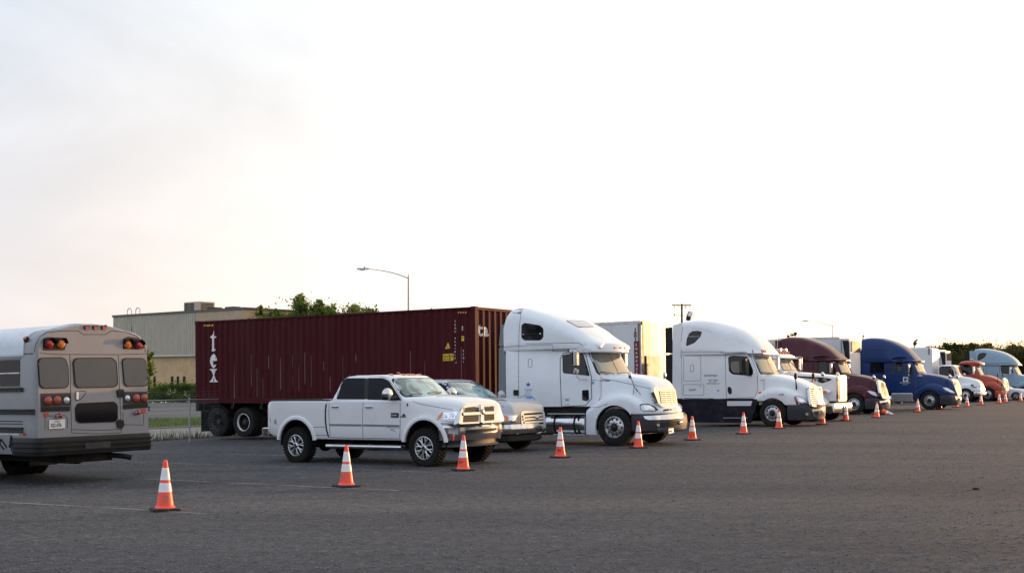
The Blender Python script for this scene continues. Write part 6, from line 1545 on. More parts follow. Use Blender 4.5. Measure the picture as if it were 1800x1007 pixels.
    for sg in (-1, 1):
        mb = MB().m(M_BLACK); p = Vector((-.86, sg*1.15, 1.50)); mb.box(p, (.16, .28, .15), .05); mb.tube([(-.80, sg*.88, 1.47), (-.84, sg*1.05, 1.46)], .05, 8); o = mb.build('side_mirror', r)
        c = MB().m(M_CHROME); c.ball(p + Vector((.01, 0, .06)), (.095, .155, .13), 18, 10); c.build('mirror_cap', o)
        st = MB().m(M_ALU2); st.tube([(-2.82, sg*.97, .40), (-.62, sg*.97, .40)], .045, 10); st.build('running_board', r)
        bk = MB().m(M_CHASS)
        for x in (-2.5, -1.6, -.9): bk.tube([(x, sg*.5, .5), (x, sg*.95, .40)], .025, 6)
        bk.build('board_bracket', r)
        wheel(r, 'pickup', 0, sg*1.0, .395, sg > 0, .0); wheel(r, 'pickup', -wb, sg*1.0, .395, sg > 0)
    ex = MB().m(M_CHASS); ex.b2(-3.1, -2.3, -.75, -.2, .32, .55, .08); ex.build('spare_tank', r)
    return V
R1 = pickup_one()

def pickup_two():
    V = Veh('pickup_truck', 872, 796, 34, .98, 1.1, shift=-.52); r = V.root; P = M_SILVER; wb = 3.68
    tag(r, 'silver pickup with three-bar chrome grille, half hidden between white pickup and semi truck', 'pickup truck', 'parked pickup trucks')
    keys = K([-4.7, -4.66, -4.5, -4.2, -2.72, -2.6, -1.5, -.7, -.4, -.1, .2, .5, .7, .80, .87, .91],
             zt=[1.28, 1.33, 1.35, 1.35, 1.35, 1.35, 1.36, 1.38, 1.38, 1.375, 1.36, 1.33, 1.295, 1.25, 1.16, 1.0],
             zb=[.66, .62, .55, .50, .50, .50, .50, .50, .50, .50, .50, .72, .74, .74, .74, .74],
             w=[.92, .94, .955, .96, .96, .96, .96, .96, .96, .96, .955, .95, .935, .90, .84, .74], wt=[.9, .91, .93, .94, .94, .94, .94, .92, .89, .87, .86, .85, .84, .81, .75, .66],
             ry=[.05, .05, .05, .05, .05, .06, .08, .14, .2, .24, .24, .24, .22, .2, .16, .12], rz=[.05, .05, .05, .05, .05, .06, .08, .10, .12, .12, .12, .12, .12, .1, .08, .06], rb=.06, cr=.02)
    keys += [dict(x=.32, zb=.50), dict(x=.38, zb=.72)]
    cab = [(1.30, -2.68, -.42, .95, .92, .14, .16), (1.38, -2.64, -.48, .935, .89, .14, .18), (1.55, -2.56, -.72, .90, .84, .13, .18), (1.72, -2.48, -.98, .85, .77, .12, .18), (1.82, -2.42, -1.16, .80, .72, .10, .18), (1.875, -2.34, -1.30, .74, .66, .10, .18), (1.90, -2.2, -1.5, .62, .55, .10, .18)]
    body, cabo = pickup_body(V, P, keys, .9, -4.7, .9, cab, wb, .455, .40, 1.35, -2.66, wmax=.96, flare=False)
    V.solid(cabo)
    ws = [(-.68, 1.80), (.68, 1.80), (.82, 1.40), (-.82, 1.40)]
    V.patch('windscreen_rubber', rpoly([(y*1.04, z + (.02 if z > 1.6 else -.02)) for y, z in ws], .1), M_RUBB, 'front', off=.003, thick=.02)
    V.patch('windscreen', rpoly(ws, .09), M_WS_RAM, 'front', off=.009, thick=.01)
    V.solid(body)
    both(V.patch('door_window', rpoly([(-1.50, 1.41), (-1.50, 1.80), (-1.24, 1.80), (-.72, 1.43)], .04), M_TINT, 'side', off=.006), V.patch('rear_window', rpoly([(-2.45, 1.41), (-2.36, 1.78), (-1.60, 1.80), (-1.60, 1.41)], .05), M_TINT, 'side', off=.006))
    both(V.lines('panel_seam', [[(-1.56, .6), (-1.56, 1.4)], [(-.62, .6), (-.62, 1.3)], [(-.5, 1.30), (.2, 1.26), (.7, 1.16)]], .010, M_SEAM, 'side'))
    q = p4
    V.plane(1.25, .885, .80, .955)
    gm = V.patch('grille', rpoly(q((1083, 462), (1092, 442), (1270, 440), (1284, 470), (1290, 560), (1215, 566), (1112, 570), (1090, 560)), 2), M_CHROME, 'pl', off=0, thick=.12, step=3)
    V.patch('grille_mesh', rpoly(q((1108, 462), (1250, 452), (1268, 460), (1274, 552), (1125, 560)), 1.5), M_SEAMD, 'pl', off=.004, thick=.02, step=3, par=gm)
    for l_ in (((1095, 488), (1262, 476)), ((1100, 514), (1270, 502)), ((1108, 540), (1274, 528))): V.lines('grille_bar', [q(*l_)], .050, M_CHROME, 'pl', off=.022, step=3, par=gm)
    p, n = V.hitp(*q((1213, 497))[0]); e_ = MB().m(M_ALU); e_.ball(p + n*.03, (.03, .10, .045), 12, 8); e_.build('emblem', gm)
    headlight(V, q((928, 480), (960, 474), (1066, 474), (1078, 570), (1045, 565), (1020, 545), (962, 543)), q((985, 482), (1062, 480), (1070, 545), (985, 540)), amber=q((932, 484), (962, 478), (976, 500), (970, 542), (955, 532)), rr=1.5)
    bp = planloft(interp_rows([(.44, .40, .90, .90, .88, .16, .16), (.48, .40, 1.0, .95, .94, .20, .2), (.60, .40, 1.03, .965, .955, .20, .2), (.72, .40, 1.0, .95, .94, .20, .2)], 2), M_CHROME, 'front_bumper', r); keep = V.bvhs; V.on(bp)
    V.patch('bumper_slot', rpoly(q((1110, 630), (1200, 612), (1300, 606), (1312, 640), (1290, 668), (1110, 690)), 2), M_BLACK, off=.006, step=3)
    f = both(V.patch('fog_bezel', circ(q((1060, 657))[0], 5.6), M_CHROME, off=.012, thick=.03, step=2)); V.patch('fog_light', circ(q((1057, 658))[0], 3.8), M_SEAMD, off=.016, thick=.02, step=2)
    va = planloft([(.26, .35, .86, .86, .84, .2, .2), (.30, .35, .92, .9, .88, .2, .2), (.44, .35, .92, .9, .88, .2, .2)], M_BLACK, 'air_dam', r)
    pl = V.patch('number_plate', q((1286, 622), (1322, 617), (1324, 656), (1288, 664)), M_PLATE, off=.02, thick=.012, step=3)
    V.text('plate_text', 'TXL', q((1291, 652))[0], (2.6, -.35), (0, -6), M_BTXT, off=.024, par=pl)
    V.patch('red_tape', q((985, 624), (1005, 622), (1005, 640), (988, 642)), M_RED, off=.006, step=2); 
    V.bvhs = keep
    wiper(V, q((960, 362))[0], q((850, 366))[0])
    fin = MB().m(M_BLACK); fin.box((-1.75, 0, 1.905), (.12, .04, .03), .01); fin.build('aerial_fin', r)
    for sg in (-1, 1):
        mb = MB().m(M_SILVER); mb.ball((-.72, sg*1.10, 1.46), (.085, .135, .12), 18, 10); mb.tube([(-.68, sg*.88, 1.40), (-.70, sg*1.0, 1.42)], .04, 6); mb.build('side_mirror', r)
        wheel(r, 'suv', 0, sg*.98, .375, sg > 0); wheel(r, 'suv', -wb, sg*.98, .375, sg > 0)
    return V
R2 = pickup_two()

def small_car():
    V = Veh('car', 1785.5, 703.5, 34, .86, .4, dz=0); r = V.root; P = M_WHITE
    tag(r, 'small white car with silver spoked wheels cut by the right edge of the photo', 'car')
    keys = K([-3.3, -3.25, -3.0, -2.4, -1.6, -.6, .2, .6, .74, .80], zt=[.85, .95, 1.02, 1.0, .97, .96, .90, .80, .70, .6], zb=[.35, .3, .22, .2, .2, .2, .2, .22, .25, .3], w=[.70, .78, .84, .85, .85, .85, .83, .76, .66, .55], ry=.2, rz=.14, rb=.06)
    body = loft_keys(keys, 60, MB().m(P)).build('body', r)
    boolean(body, [cyl_cut(x, .31, .36, a, b) for x in (0, -2.6) for a, b in ((-1.1, -.55), (.55, 1.1))])
    cab = MB().m(P); cab.loft([plan(*q) for q in interp_rows([(.93, -3.0, -.25, .80, .74, .12, .18), (1.2, -2.8, -.75, .70, .64, .1, .18), (1.38, -2.5, -1.15, .60, .54, .1, .18), (1.43, -2.3, -1.4, .5, .44, .1, .18)], 4)]); co = cab.build('cab', r); V.solid(co)
    V.patch('windscreen', rpoly([(-.52, 1.34), (.52, 1.34), (.68, .99), (-.68, .99)], .08), M_WS, 'front', off=.006)
    both(V.patch('door_window', rpoly([(-1.6, 1.0), (-1.6, 1.34), (-1.25, 1.34), (-.62, 1.0)], .05), M_TINT, 'side', off=.006), V.patch('rear_window', rpoly([(-2.6, 1.0), (-2.45, 1.32), (-1.68, 1.34), (-1.68, 1.0)], .05), M_TINT, 'side', off=.006))
    V.solid(body); both(V.patch('headlight', rpoly([(.42, .62), (.45, .74), (.68, .68), (.70, .58)], .03), M_CLEAR, 'side', off=.006))
    ln = MB().m(M_CHASS); ln.b2(-3.1, .6, -.55, .55, .18, .6); ln.build('underbody', r)
    for sg in (-1, 1):
        for x in (0, -2.6): wheel(r, 'car', x, sg*.86, .31, sg > 0)
    return V
CAR = small_car()
# ------------------------------------------------------------------ grey bus seen from behind (local +x is its rear)
q1 = crop(0, 540, 2.7206); q5 = crop(0, 550, 3.25)
def bus():
    # rear near corner stands on the pixel column 62 at 20.4 m
    Zc = 20.4; X = (63 - CPX) / FPX * Zc; ph = radians(35); d = Vector((cos(ph), -sin(ph), 0)); rr = Vector((sin(ph), cos(ph), 0)); OV = 1.50
    c = Vector((X, Zc, 0)) - d * OV; c.z = gz(c.x, c.y) - .03
    V = Veh('bus', 0, 0, 35, 1.24, 1.0, pt=c); r = V.root
    tag(r, 'old grey converted school bus seen from behind with red and amber lamps', 'bus')
    keys = K([-8.5, -8.4, -4, .6, 1.1, 1.32, 1.42, 1.47, 1.50], zt=[2.80, 2.88, 2.90, 2.90, 2.905, 2.91, 2.91, 2.905, 2.89], zb=.605, w=[1.1, 1.23, 1.24, 1.24, 1.24, 1.24, 1.235, 1.222, 1.19], wt=[1.08, 1.20, 1.21, 1.21, 1.21, 1.21, 1.20, 1.19, 1.16],
             ry=.50, rz=.36, cr=.11, rb=.03)
    body = loft_keys(keys, 60, MB().m(M_GRAYP)).build('body', r)
    AX = -2.2; boolean(body, [cyl_cut(AX, .50, .60, -1.5, -.6), cyl_cut(AX, .50, .60, .6, 1.5)])
    V.solid(body)
    # white roof skin, from the rear cap forward
    rk = K([-8.3, -4, 1.08, 1.12], zt=[2.912, 2.912, 2.914, 2.906], zb=2.40, w=[1.23, 1.23, 1.23, 1.225], wt=1.216, ry=.505, rz=.365, cr=.112, rb=.01)
    roof = loft_keys(rk, 12, MB().m(M_BUSROOF)).build('roof', r)
    V2b = V
    # rear cap swage, marker lamps
    V.lines('cap_seam', [q5((215, 228), (262, 232), (330, 236)) + q1((345, 225), (560, 226), (700, 222)),  q1((165, 215), (170, 180), (190, 140), (225, 120), (300, 112), (372, 112), (398, 130), (505, 130), (532, 112), (600, 118), (655, 138), (688, 170), (697, 215))], .013, M_SEAM)
    if False: V.lines('cap_bead', [q1((340, 128), (370, 104), (385, 92)) + q1((440, 80)), q1((385, 132), (490, 134), (525, 110))], .03, M_GRAYP, off=.012)
    for px in (413, 454, 495):
        h = V.patch('marker_lamp', rpoly(q1((px - 14, 88), (px + 14, 88), (px + 10, 106), (px - 10, 106)), 1), M_BLACK, off=.02, thick=.04, step=2)
        V.patch('lens', rpoly(q1((px - 9, 93), (px + 9, 93), (px + 8, 108), (px - 8, 108)), 1), M_RED, off=.03, thick=.03, step=2, par=h)
    # hooded warning lamps
    for bk, l1, l2, m1, m2 in ((((205, 152), (225, 142), (318, 146), (322, 160), (308, 205), (205, 206)), (232, 173), (288, 173), M_RED, M_AMBER), (((588, 152), (612, 140), (680, 150), (690, 165), (688, 195), (678, 200), (588, 200)), (608, 176), (660, 180), M_AMBER, M_RED)):
        b = V.patch('lamp_panel', rpoly(q1(*bk), 1.5), M_BLACK, off=.008, thick=.02, step=4)
        for L_, m in ((l1, m1), (l2, m2)):
            p, n = V.hit(*q1(L_)[0]); lb = MB().m(m); Rq = n.to_track_quat('Y', 'Z').to_matrix()
            lb.ball(p + n*.02, (.088, .05, .088), 18, 10, Rq); lb.build('warning_lamp', b)
            hd = MB().m(M_BLACK); pts = []
            for k in range(13):
                a = pi * (k / 12) ; u = Rq @ Vector((cos(a)*.10, 0, sin(a)*.10)); pts.append(u)
            vs = []
            for u in pts: vs += [p + u, p + u + n*.11]
            hd.add(vs, [(2*i, 2*i+1, 2*i+3, 2*i+2) for i in range(12)]); hd.build('lamp_hood', b)
    # glass
    for nm, pl in (('rear_window', ((183, 258), (195, 245), (290, 242), (312, 252), (322, 290), (324, 365), (310, 382), (205, 384), (190, 370))), ('door_window', ((352, 262), (366, 246), (530, 244), (550, 262), (557, 365), (540, 378), (375, 382), (360, 368))), ('rear_window', ((585, 258), (596, 246), (680, 246), (694, 258), (704, 360), (694, 374), (606, 376), (594, 362)))):
        c_ = np.mean(np.array(q1(*pl)), 0); g = [tuple(c_ + (np.array(p) - c_) * 1.065) for p in q1(*pl)]
        o = V.patch(nm, rpoly(g, 3.5), M_RUBB, off=.014, thick=.03); V.patch('pane', rpoly(q1(*pl), 3), M_BUSGL, off=.018, thick=.02, par=o)
    dr = V.lines('door_gap', [q1((334, 228), (338, 400), (342, 600)), q1((566, 228), (572, 400), (580, 598)), q1((342, 600), (460, 604), (580, 598)), q1((341, 583), (460, 588), (578, 582))], .012, M_SEAM)
    w = V.patch('door_lower_window', rpoly(q1((358, 478), (372, 458), (545, 450), (562, 466), (562, 536), (548, 548), (376, 554), (360, 540)), 3), M_RUBB, off=.012, thick=.03)
    V.patch('pane', rpoly(q1((364, 480), (376, 463), (543, 456), (557, 469), (557, 533), (545, 543), (379, 549), (366, 537)), 3), M_TINT, off=.016, thick=.02, par=w)
    hb = V.lines('handle_recess', [q1((362, 402), (408, 400), (408, 415), (385, 440), (362, 445))], .014, M_SEAM)
    h = V.patch('door_handle', rpoly(q1(*rect(361, 404, 372, 440)), 1), M_CHROME, off=.03, thick=.04, step=2)
    for pl in (((556, 398), (570, 390), (588, 392), (590, 420), (584, 430), (562, 430)), ((555, 545), (568, 536), (588, 540), (590, 565), (580, 578), (560, 575))):
        V.patch('door_hinge', rpoly(q1(*pl), 1.2), M_BLACK, off=.03, thick=.05, step=3)
    # tail lamp clusters
    for bk, ls in ((((194, 412), (336, 408), (336, 470), (194, 474)), ((228, 446, 22, M_DRED), (272, 444, 22, M_DRED), (316, 444, 17, M_CLEAR))), (((588, 404), (702, 403), (703, 458), (588, 462)), ((607, 434, 16, M_CLEAR), (650, 434, 22, M_DRED), (687, 433, 21, M_DRED)))):
        b = V.patch('lamp_panel', rpoly(q1(*bk), 1), M_DGREY, off=.008, thick=.02, step=4)
        for x, y, s_, m in ls:
            p, n = V.hit(*q1((x, y))[0]); Rq = n.to_track_quat('Y', 'Z').to_matrix(); rad = s_ / 2.7206 / 96
            lb = MB().m(M_BLACK); lb.ball(p + n*.006, (rad*1.1, .02, rad*1.1), 18, 8, Rq); lb.m(m).ball(p + n*.014, (rad, .035, rad), 18, 8, Rq); lb.build('tail_lamp', b)
    for x, y in ((220, 513), (685, 495)):
        V.patch('reflector', circ(q1((x, y))[0], 4.2), M_RED, off=.012, thick=.02, step=2)
    for x, y in ((276, 519), (650, 503)):
        p, n = V.hit(*q1((x, y))[0]); lb = MB().m(M_CHROME); Rq = n.to_track_quat('Y', 'Z').to_matrix(); lb.ball(p + n*.03, (.06, .07, .05), 12, 8, Rq); lb.m(M_RED).ball(p + n*.075, (.045, .05, .045), 12, 8, Rq); lb.build('plate_lamp', r)
    pl = V.patch('number_plate', rpoly(q1((232, 538), (308, 534), (308, 577), (232, 581)), .8), M_PLATE, off=.022, thick=.012, step=4)
    V.text('plate_text', '032-076', q1((239, 573))[0], (62 / 2.7206 / 4.05, -.30), (0, -9.2), M_BTXT, off=.026, par=pl)
    V.text('plate_text', 'TEXAS', q1((256, 549))[0], (30 / 2.7206 / 3.3, -.15), (0, -3.4), M_RED, off=.026, par=pl)
    V.lines('plate_recess', [q1((215, 578), (215, 520), (250, 518)), q1((290, 516), (310, 516), (322, 530), (322, 578)), q1((588, 500), (588, 560), (686, 562), (686, 510))], .012, M_SEAM)
    # bumper with ribs, wrapping round both corners
    def bring(z, o): return plan(z, .75, 1.60 + o, 1.255 + o, 1.255 + o, .03, .14)
    bm_ = MB().m(M_BLACK); bm_.loft([bring(z, o) for z, o in ((.59, -.01), (.61, 0), (.90, 0), (.92, -.01))]); bo = bm_.build('bumper', r); V.solid(bo)
    rbm = MB().m(M_BLACK)
    for z in (.675, .755, .835):
        rbm.loft([bring(zz, o) for zz, o in ((z - .022, 0.0), (z - .010, .022), (z + .010, .022), (z + .022, 0.0))], cap=False)
    kind(rbm.build('bumper_rib', bo), 'stuff') if False else rbm.build('bumper_rib', bo)
    V.patch('bumper_plate', q1((404, 648), (524, 640), (524, 668), (404, 676)), M_DGREY, off=.03, thick=.04, step=4)
    # rub rails on side and rear corner
    for z0, z1, xe in ((1.755, 1.835, 1.12), (1.345, 1.445, 1.47), (1.015, 1.115, 1.12)):
        for sg in (-1, 1):
            mb = MB().m(M_BLACK); n3 = 3; h = (z1 - z0) / n3
            for k in range(n3): mb.b2(-8.2, xe, sg*1.225, sg*(1.262 if k != 1 else 1.250), z0 + h*k + .004, z0 + h*(k + 1) - .004, .004)
            mb.build('rub_rail', r)
    V.lines('rub_rail', [q1((195, 482), (332, 479)), q1((588, 470), (704, 463))], .05, M_BLACK, off=.022)
    V.lines('rub_rail', [q1((195, 492), (332, 489)), q1((588, 480), (704, 473))], .05, M_BLACK, off=.018)
    # side windows: dark openings with a sash bar and posts
    for k in range(8):
        x1 = 1.00 - .78 * k; x0 = x1 - .66
        for sg, md in ((-1, 'side'), (1, 'far')):
            o = V.patch('side_window', rpoly([(x0, 1.86), (x1, 1.86), (x1 + .01, 2.34), (x0, 2.34)], .05), M_TINT, md, off=.005, thick=.015)
            V.lines('sash_bar', [[(x0, 2.10), (x1, 2.10)]], .022, M_ALU, md, off=.010, par=o)
            V.lines('window_frame', [[(x0 - .02, 1.84), (x1 + .02, 1.84)]], .03, M_GREY, md, off=.012, par=o); V.lines('window_frame', [[(x0 - .02, 2.365), (x1 + .02, 2.365)]], .03, M_GREY, md, off=.012, par=o)
    for sg, md in ((-1, 'side'), (1, 'far')):
        V.lines('panel_seam', [[(-8.2, 2.44), (1.40, 2.44)], [(-8.2, 1.22), (1.1, 1.22)], [(-8.2, 1.17), (1.1, 1.17)]], .02, M_SEAM, md)
        V.lines('panel_seam', [[(x, 2.45), (x, 2.80)] for x in (-.3, -1.9, -3.5)], .012, M_SEAM, md, off=.012)
        V.lines('skirt_edge', [[(-8.2, .98), (1.0, .98)]], .03, M_ALU, md, off=.006)
    mk_ = MB().m(M_BLACK); p, n = V.hit(*q5((157, 155))[0]); mk_.box(p + n*.03, (.10, .07, .10), .02); o = mk_.build('marker_lamp', r); m2 = MB().m(M_AMBER); m2.ball(p + n*.06, (.05, .03, .03), 10, 6); m2.build('lens', o)
    V.patch('side_reflector', circ(q5((139, 691))[0], 3.0), M_RED, off=.012, thick=.02, step=2)
    # painted fir trees and hill line on the skirt
    tr_ = [(64, 688), (70, 705), (67, 704), (74, 722), (70, 721), (78, 742), (73, 742), (81, 765), (68, 770), (68, 784), (62, 784), (62, 770), (48, 765), (56, 742), (52, 742), (59, 721), (55, 722), (61, 704), (58, 705)]
    V.patch('painted_tree', q5(*tr_), M_BTXT, off=.004, thick=.004, step=3)
    V.lines('painted_hills', [q5((-40, 760), (-10, 730), (8, 722), (22, 742), (40, 770)), q5((8, 724), (0, 745), (12, 765), (26, 780))], .035, M_BTXT, off=.004)
    # roof things
    hv = MB().m(M_BLACK); hv.ball((.25, .45, 3.01), (.52, .34, .075), 20, 8); hv.build('roof_hatch', r)
    hc = MB().m(M_PLATE); hc.lathe([(.11, 2.86), (.11, 3.02), (.13, 3.02), (.13, 3.08), (0, 3.09)], (.55, -.35, 0), 14, 'z'); hc.build('roof_vent', r) if False else None
    # wheels, flaps, tail pipe
    for sg in (-1, 1):
        wheel(r, 'dual', AX, sg*1.16, .50, sg > 0); wheel(r, 'steer_plain', -6.4, sg*1.16, .50, sg > 0)
        mf = MB().m(mat('muddy_flap', (.05, .035, .028), .8, noise=.4, nscale=6)); mf.b2(AX + .68, AX + .695, sg*.52, sg*1.16, .22, .62); mf.build('mud_flap', r)
    ub = MB().m(M_CHASS); ub.b2(-7.5, 1.3, -.5, .5, .42, .60); axle(ub, AX, .5, .9); axle(ub, -6.4, .5, .9)
    for sg in (-1, 1): half_liner(ub, AX, .50, .592, sg*.58, sg*1.17)
    ub.build('underbody', r)
    ex = MB().m(M_CHASS); a_ = V.local(*q1((330, 706))[0], y=.1); 
    ex.tube([(.3, -.1, .42), (1.0, -.05, .42), V.local(*q1((470, 700))[0], y=.30), V.local(*q1((600, 712))[0], y=.62), V.local(*q1((628, 718))[0], y=.70)], .05, 12); ex.build('tail_pipe', r)
    return V
BUS = bus()
# ------------------------------------------------------------------ container on its chassis, trailers
k34 = crop(740, 540, 7.19); cl4 = crop(340, 560, 4.378)
M_CONT = mat('maroon_container_paint', (.052, .0045, .008), .6, spec=.12, noise=.10, nscale=.9, dirt=(.10, .035, .03), dscale=1.1, damt=.35, stretch=(1, 1, .25))
M_STREAK = mat('rain_streak', (.115, .06, .062), .8, noise=.6, nscale=4, stretch=(1, 1, .2))
def cut_mesh(me, xs):
    bm = bmesh.new(); bm.from_mesh(me)
    for ax, v in xs:
        n = (1, 0, 0) if ax == 0 else (0, 1, 0); c = (v, 0, 0) if ax == 0 else (0, v, 0)
        bmesh.ops.bisect_plane(bm, geom=bm.verts[:] + bm.edges[:] + bm.faces[:], plane_co=c, plane_no=n)
    bm.to_mesh(me); bm.free()
def container():
    V = Veh('shipping_container', 1080, 784, 33, 1.22, .62, dz=-.02); r = V.root
    tag(r, 'long maroon corrugated shipping container lettered in white', 'shipping container'); X0, X1, Z0, Z1, Wd = -16.70, -4.62, 1.16, 4.06, 1.22
    per = .278; dep = .036
    def corr(a, b, per=per, sw=.5):
        """trapezoid rib profile between a and b: (u, depth)"""
        n = max(1, round((b - a) / per)); p = (b - a) / n; out = []
        for k in range(n):
            u = a + p * k; out += [(u, 0), (u + p * .26, 0), (u + p * .50, dep), (u + p * .76, dep)]
        out.append((b, 0)); return out
    pr = corr(X0 + .12, X1 - .12); CUTX = [u for u, _ in pr]
    sides = []
    for sg in (-1, 1):
        mb = MB().m(M_CONT); n = len(pr); mb.add([(u, sg * (Wd - .012 - d_), z) for z in (Z0 + .16, Z1 - .075) for u, d_ in pr], [(i, i+1, i+1+n, i+n) for i in range(n-1)]); sides.append(mb.build('side_wall', r, 10))
    pe = corr(-Wd + .12, Wd - .12, .31); mb = MB().m(M_CONT); n = len(pe)
    dp2 = .045
    mb.add([(X1 - .015 - d_ * dp2 / dep, u, z) for z in (Z0 + .16, Z1 - .10) for u, d_ in pe], [(i, i+1, i+1+n, i+n) for i in range(n-1)]); fw = mb.build('front_wall', r, 10)
    mb = MB().m(M_CONT); mb.b2(X0 + .02, X0 + .06, -1.1, 1.1, Z0 + .1, Z1 - .1); mb.build('door', r)
    mb = MB().m(M_CONT); mb.b2(X0 + .1, X1 - .1, -1.17, 1.17, Z1 - .06, Z1 - .03); mb.build('roof', r)
    for sg in (-1, 1):
        m1 = MB().m(M_CONT); m1.b2(X0 + .1, X1 - .1, sg*1.16, sg*Wd, Z1 - .075, Z1 - .012, .006); m1.build('top_rail', r)
        m1 = MB().m(M_CONT); m1.b2(X0 + .1, X1 - .1, sg*1.15, sg*Wd, Z0, Z0 + .165, .008); m1.build('bottom_rail', r)
        for x in (X0, X1):
            d_ = 1 if x == X0 else -1; m1 = MB().m(M_CONT); m1.b2(x, x + d_*.125, sg*1.08, sg*Wd, Z0 + .1, Z1 - .1, .01); m1.build('corner_post', r)
            for z in (Z0, Z1 - .118):
                m1 = MB().m(M_CONT); m1.b2(x - d_*.008, x + d_*.17, sg*1.06, sg*(Wd + .008), z - .004, z + .122, .012); m1.m(M_SEAMD); m1.b2(x + d_*.04, x + d_*.12, sg*(Wd + .006), sg*(Wd + .0095), z + .03, z + .09); m1.build('corner_casting', r)
    m1 = MB().m(M_CONT); m1.b2(X1 - .08, X1, -1.1, 1.1, Z1 - .10, Z1 - .012, .006); m1.build('header', r)
    m1 = MB().m(M_CONT); m1.b2(X1 - .10, X1, -1.1, 1.1, Z0, Z0 + .165, .006); m1.build('front_sill', r)
    V.solid(*sides, fw); per_w = 1
    # lettering: bold serif t e x stacked at the rear
    def glyph(polys, holes, ox, oz, s_):
        for pl in polys:
            me_o = None
            V.patch('letter', [(ox + u * s_, oz + v * s_) for u, v in pl], M_WTXT, 'side', off=.004, thick=.006, step=.045)
    S = .70; xo = X0 + .72
    # t
    glyph([[(.10, .02), (.30, -.02), (.44, .06), (.42, .10), (.34, .08), (.33, .18), (.33, .66), (.46, .66), (.46, .74), (.33, .74), (.33, 1.02), (.28, 1.02), (.22, .86), (.06, .74), (.06, .66), (.14, .66), (.14, .14)]], None, xo, 2.98, S)
    # e  (outer bowl with a cut)
    eo = [(.46 * 0 + .26 + .23 * cos(a), .34 + .36 * sin(a)) for a in np.linspace(.05, 2*pi - .55, 26)]; ei = [(.27 + .09 * cos(a), .34 + .27 * sin(a)) for a in np.linspace(2*pi - .75, 2*pi - pi, 10)]
    glyph([eo + ei + [(.18, .36), (.34, .36)], [(.18, .36), (.49, .36), (.48, .42), (.19, .42)]][:1], None, xo, 2.40, S)
    V.patch('letter', [(xo + u * S, 2.40 + v * S) for u, v in [(.20, .345), (.485, .345), (.48, .41), (.20, .41)]], M_WTXT, 'side', off=.0055, thick=.006, step=.045)
    # x
    glyph([[(.02, .66), (.02, .60), (.07, .60), (.20, .34), (.06, .07), (.01, .07), (.01, 0), (.20, 0), (.20, .06), (.16, .07), (.23, .22), (.31, .07), (.26, .06), (.26, 0), (.52, 0), (.52, .07), (.46, .07), (.32, .35), (.43, .60), (.48, .60), (.48, .66), (.30, .66), (.30, .60), (.34, .59), (.28, .46), (.22, .59), (.26, .60), (.26, .66)]], None, xo, 1.90, S)
    for k in range(4):
        V.patch('hazard_tape', [(X0 + .42 + .12*k, 3.86), (X0 + .50 + .12*k, 3.86), (X0 + .54 + .12*k, 3.92), (X0 + .46 + .12*k, 3.92)], M_YEL, 'side', off=.004, thick=.005, step=.05)
    for k in range(4):
        V.patch('hazard_tape', k34(*[(462 + 30*k + dx, y) for dx, y in ((0, 76), (13, 76), (28, 55), (15, 55))]), M_YEL, off=.004, thick=.005, step=2)
    for k in range(3): V.patch('hazard_tape', k34(*[(722 + 26*k + dx, y) for dx, y in ((0, 40), (10, 40), (18, 28), (8, 28))]), M_YEL, off=.012, thick=.008, step=2)
    # vertical identification marks near the front
    y = 190
    for ch in 'TEXU 4641817':
        if ch != ' ': V.text('mark', ch, k34((424, y))[0], (4.0, .05), (0, -4.6), M_WTXT, off=.004)
        y += 42.5
    V.text('mark', '7', k34((436, 712))[0], (4.4, .05), (0, -5.0), M_WTXT, off=.004)
    for ch, yy in (('4', 262), ('5', 292)): V.text('mark', ch, k34((514, yy))[0], (5.6, .05), (0, -5.4), M_WTXT, off=.004)
    yb = V.patch('height_sticker', rpoly(k34((512, 364), (546, 362), (546, 424), (512, 426)), .6), M_YEL, off=.004, thick=.005, step=2); V.text('sticker_text', "9'6", k34((516, 400))[0], (2.6, 0), (0, -3.4), M_BTXT, off=.010, par=yb)
    y = 548
    for ch in '45G1': V.text('mark', ch, k34((530, y + 12))[0], (3.4, .05), (0, -5.2), M_WTXT, off=.004); y += 46
    V.patch('warning_triangle', k34((342, 444), (371, 520), (304, 526)), M_YEL, off=.004, thick=.005, step=2)
    V.text('sticker_text', '!', k34((333, 516))[0], (6, 0), (0, -6.4), M_BTXT, off=.010)
    yb = V.patch('caution_sticker', rpoly(k34((278, 590), (412, 584), (410, 672), (280, 678)), .6), M_YEL, off=.004, thick=.005, step=2)
    V.text('sticker_text', 'CAUTION', k34((284, 634))[0], (124 / 7.19 / 4.6, -.1), (0, -5.8), M_BTXT, off=.010, par=yb); V.text('sticker_text', "9'6 HIGH", k34((288, 664))[0], (112 / 7.19 / 4.7, -.1), (0, -3.2), M_BTXT, off=.010, par=yb)
    # big letters over the front corrugation: "t a"
    tx = MB()
    for ch, oy in (('t', -.98), ('a', -.72)):
        me = text_mesh(ch, bold=.03); s_ = .56; cuts = sorted({round((u - oy) / s_, 4) for u, _ in pe if -.2 < (u - oy) / s_ < 1.2}); cut_mesh(me, [(0, c) for c in cuts])
        vs = []
        for v in me.vertices: h = V.cast(Vector((-3.5, oy + v.co.x * s_, 3.20 + v.co.y * s_)), Vector((-1, 0, 0))); p = h[0] if h else Vector((X1, oy + v.co.x * s_, 3.20 + v.co.y * s_)); vs.append(p + Vector((.005, 0, 0)))
        tx.m(M_WTXT).add(vs, [tuple(p.vertices) for p in me.polygons]); bpy.data.meshes.remove(me)
        tx.build('letter', r, 40, recalc=False); tx = MB()
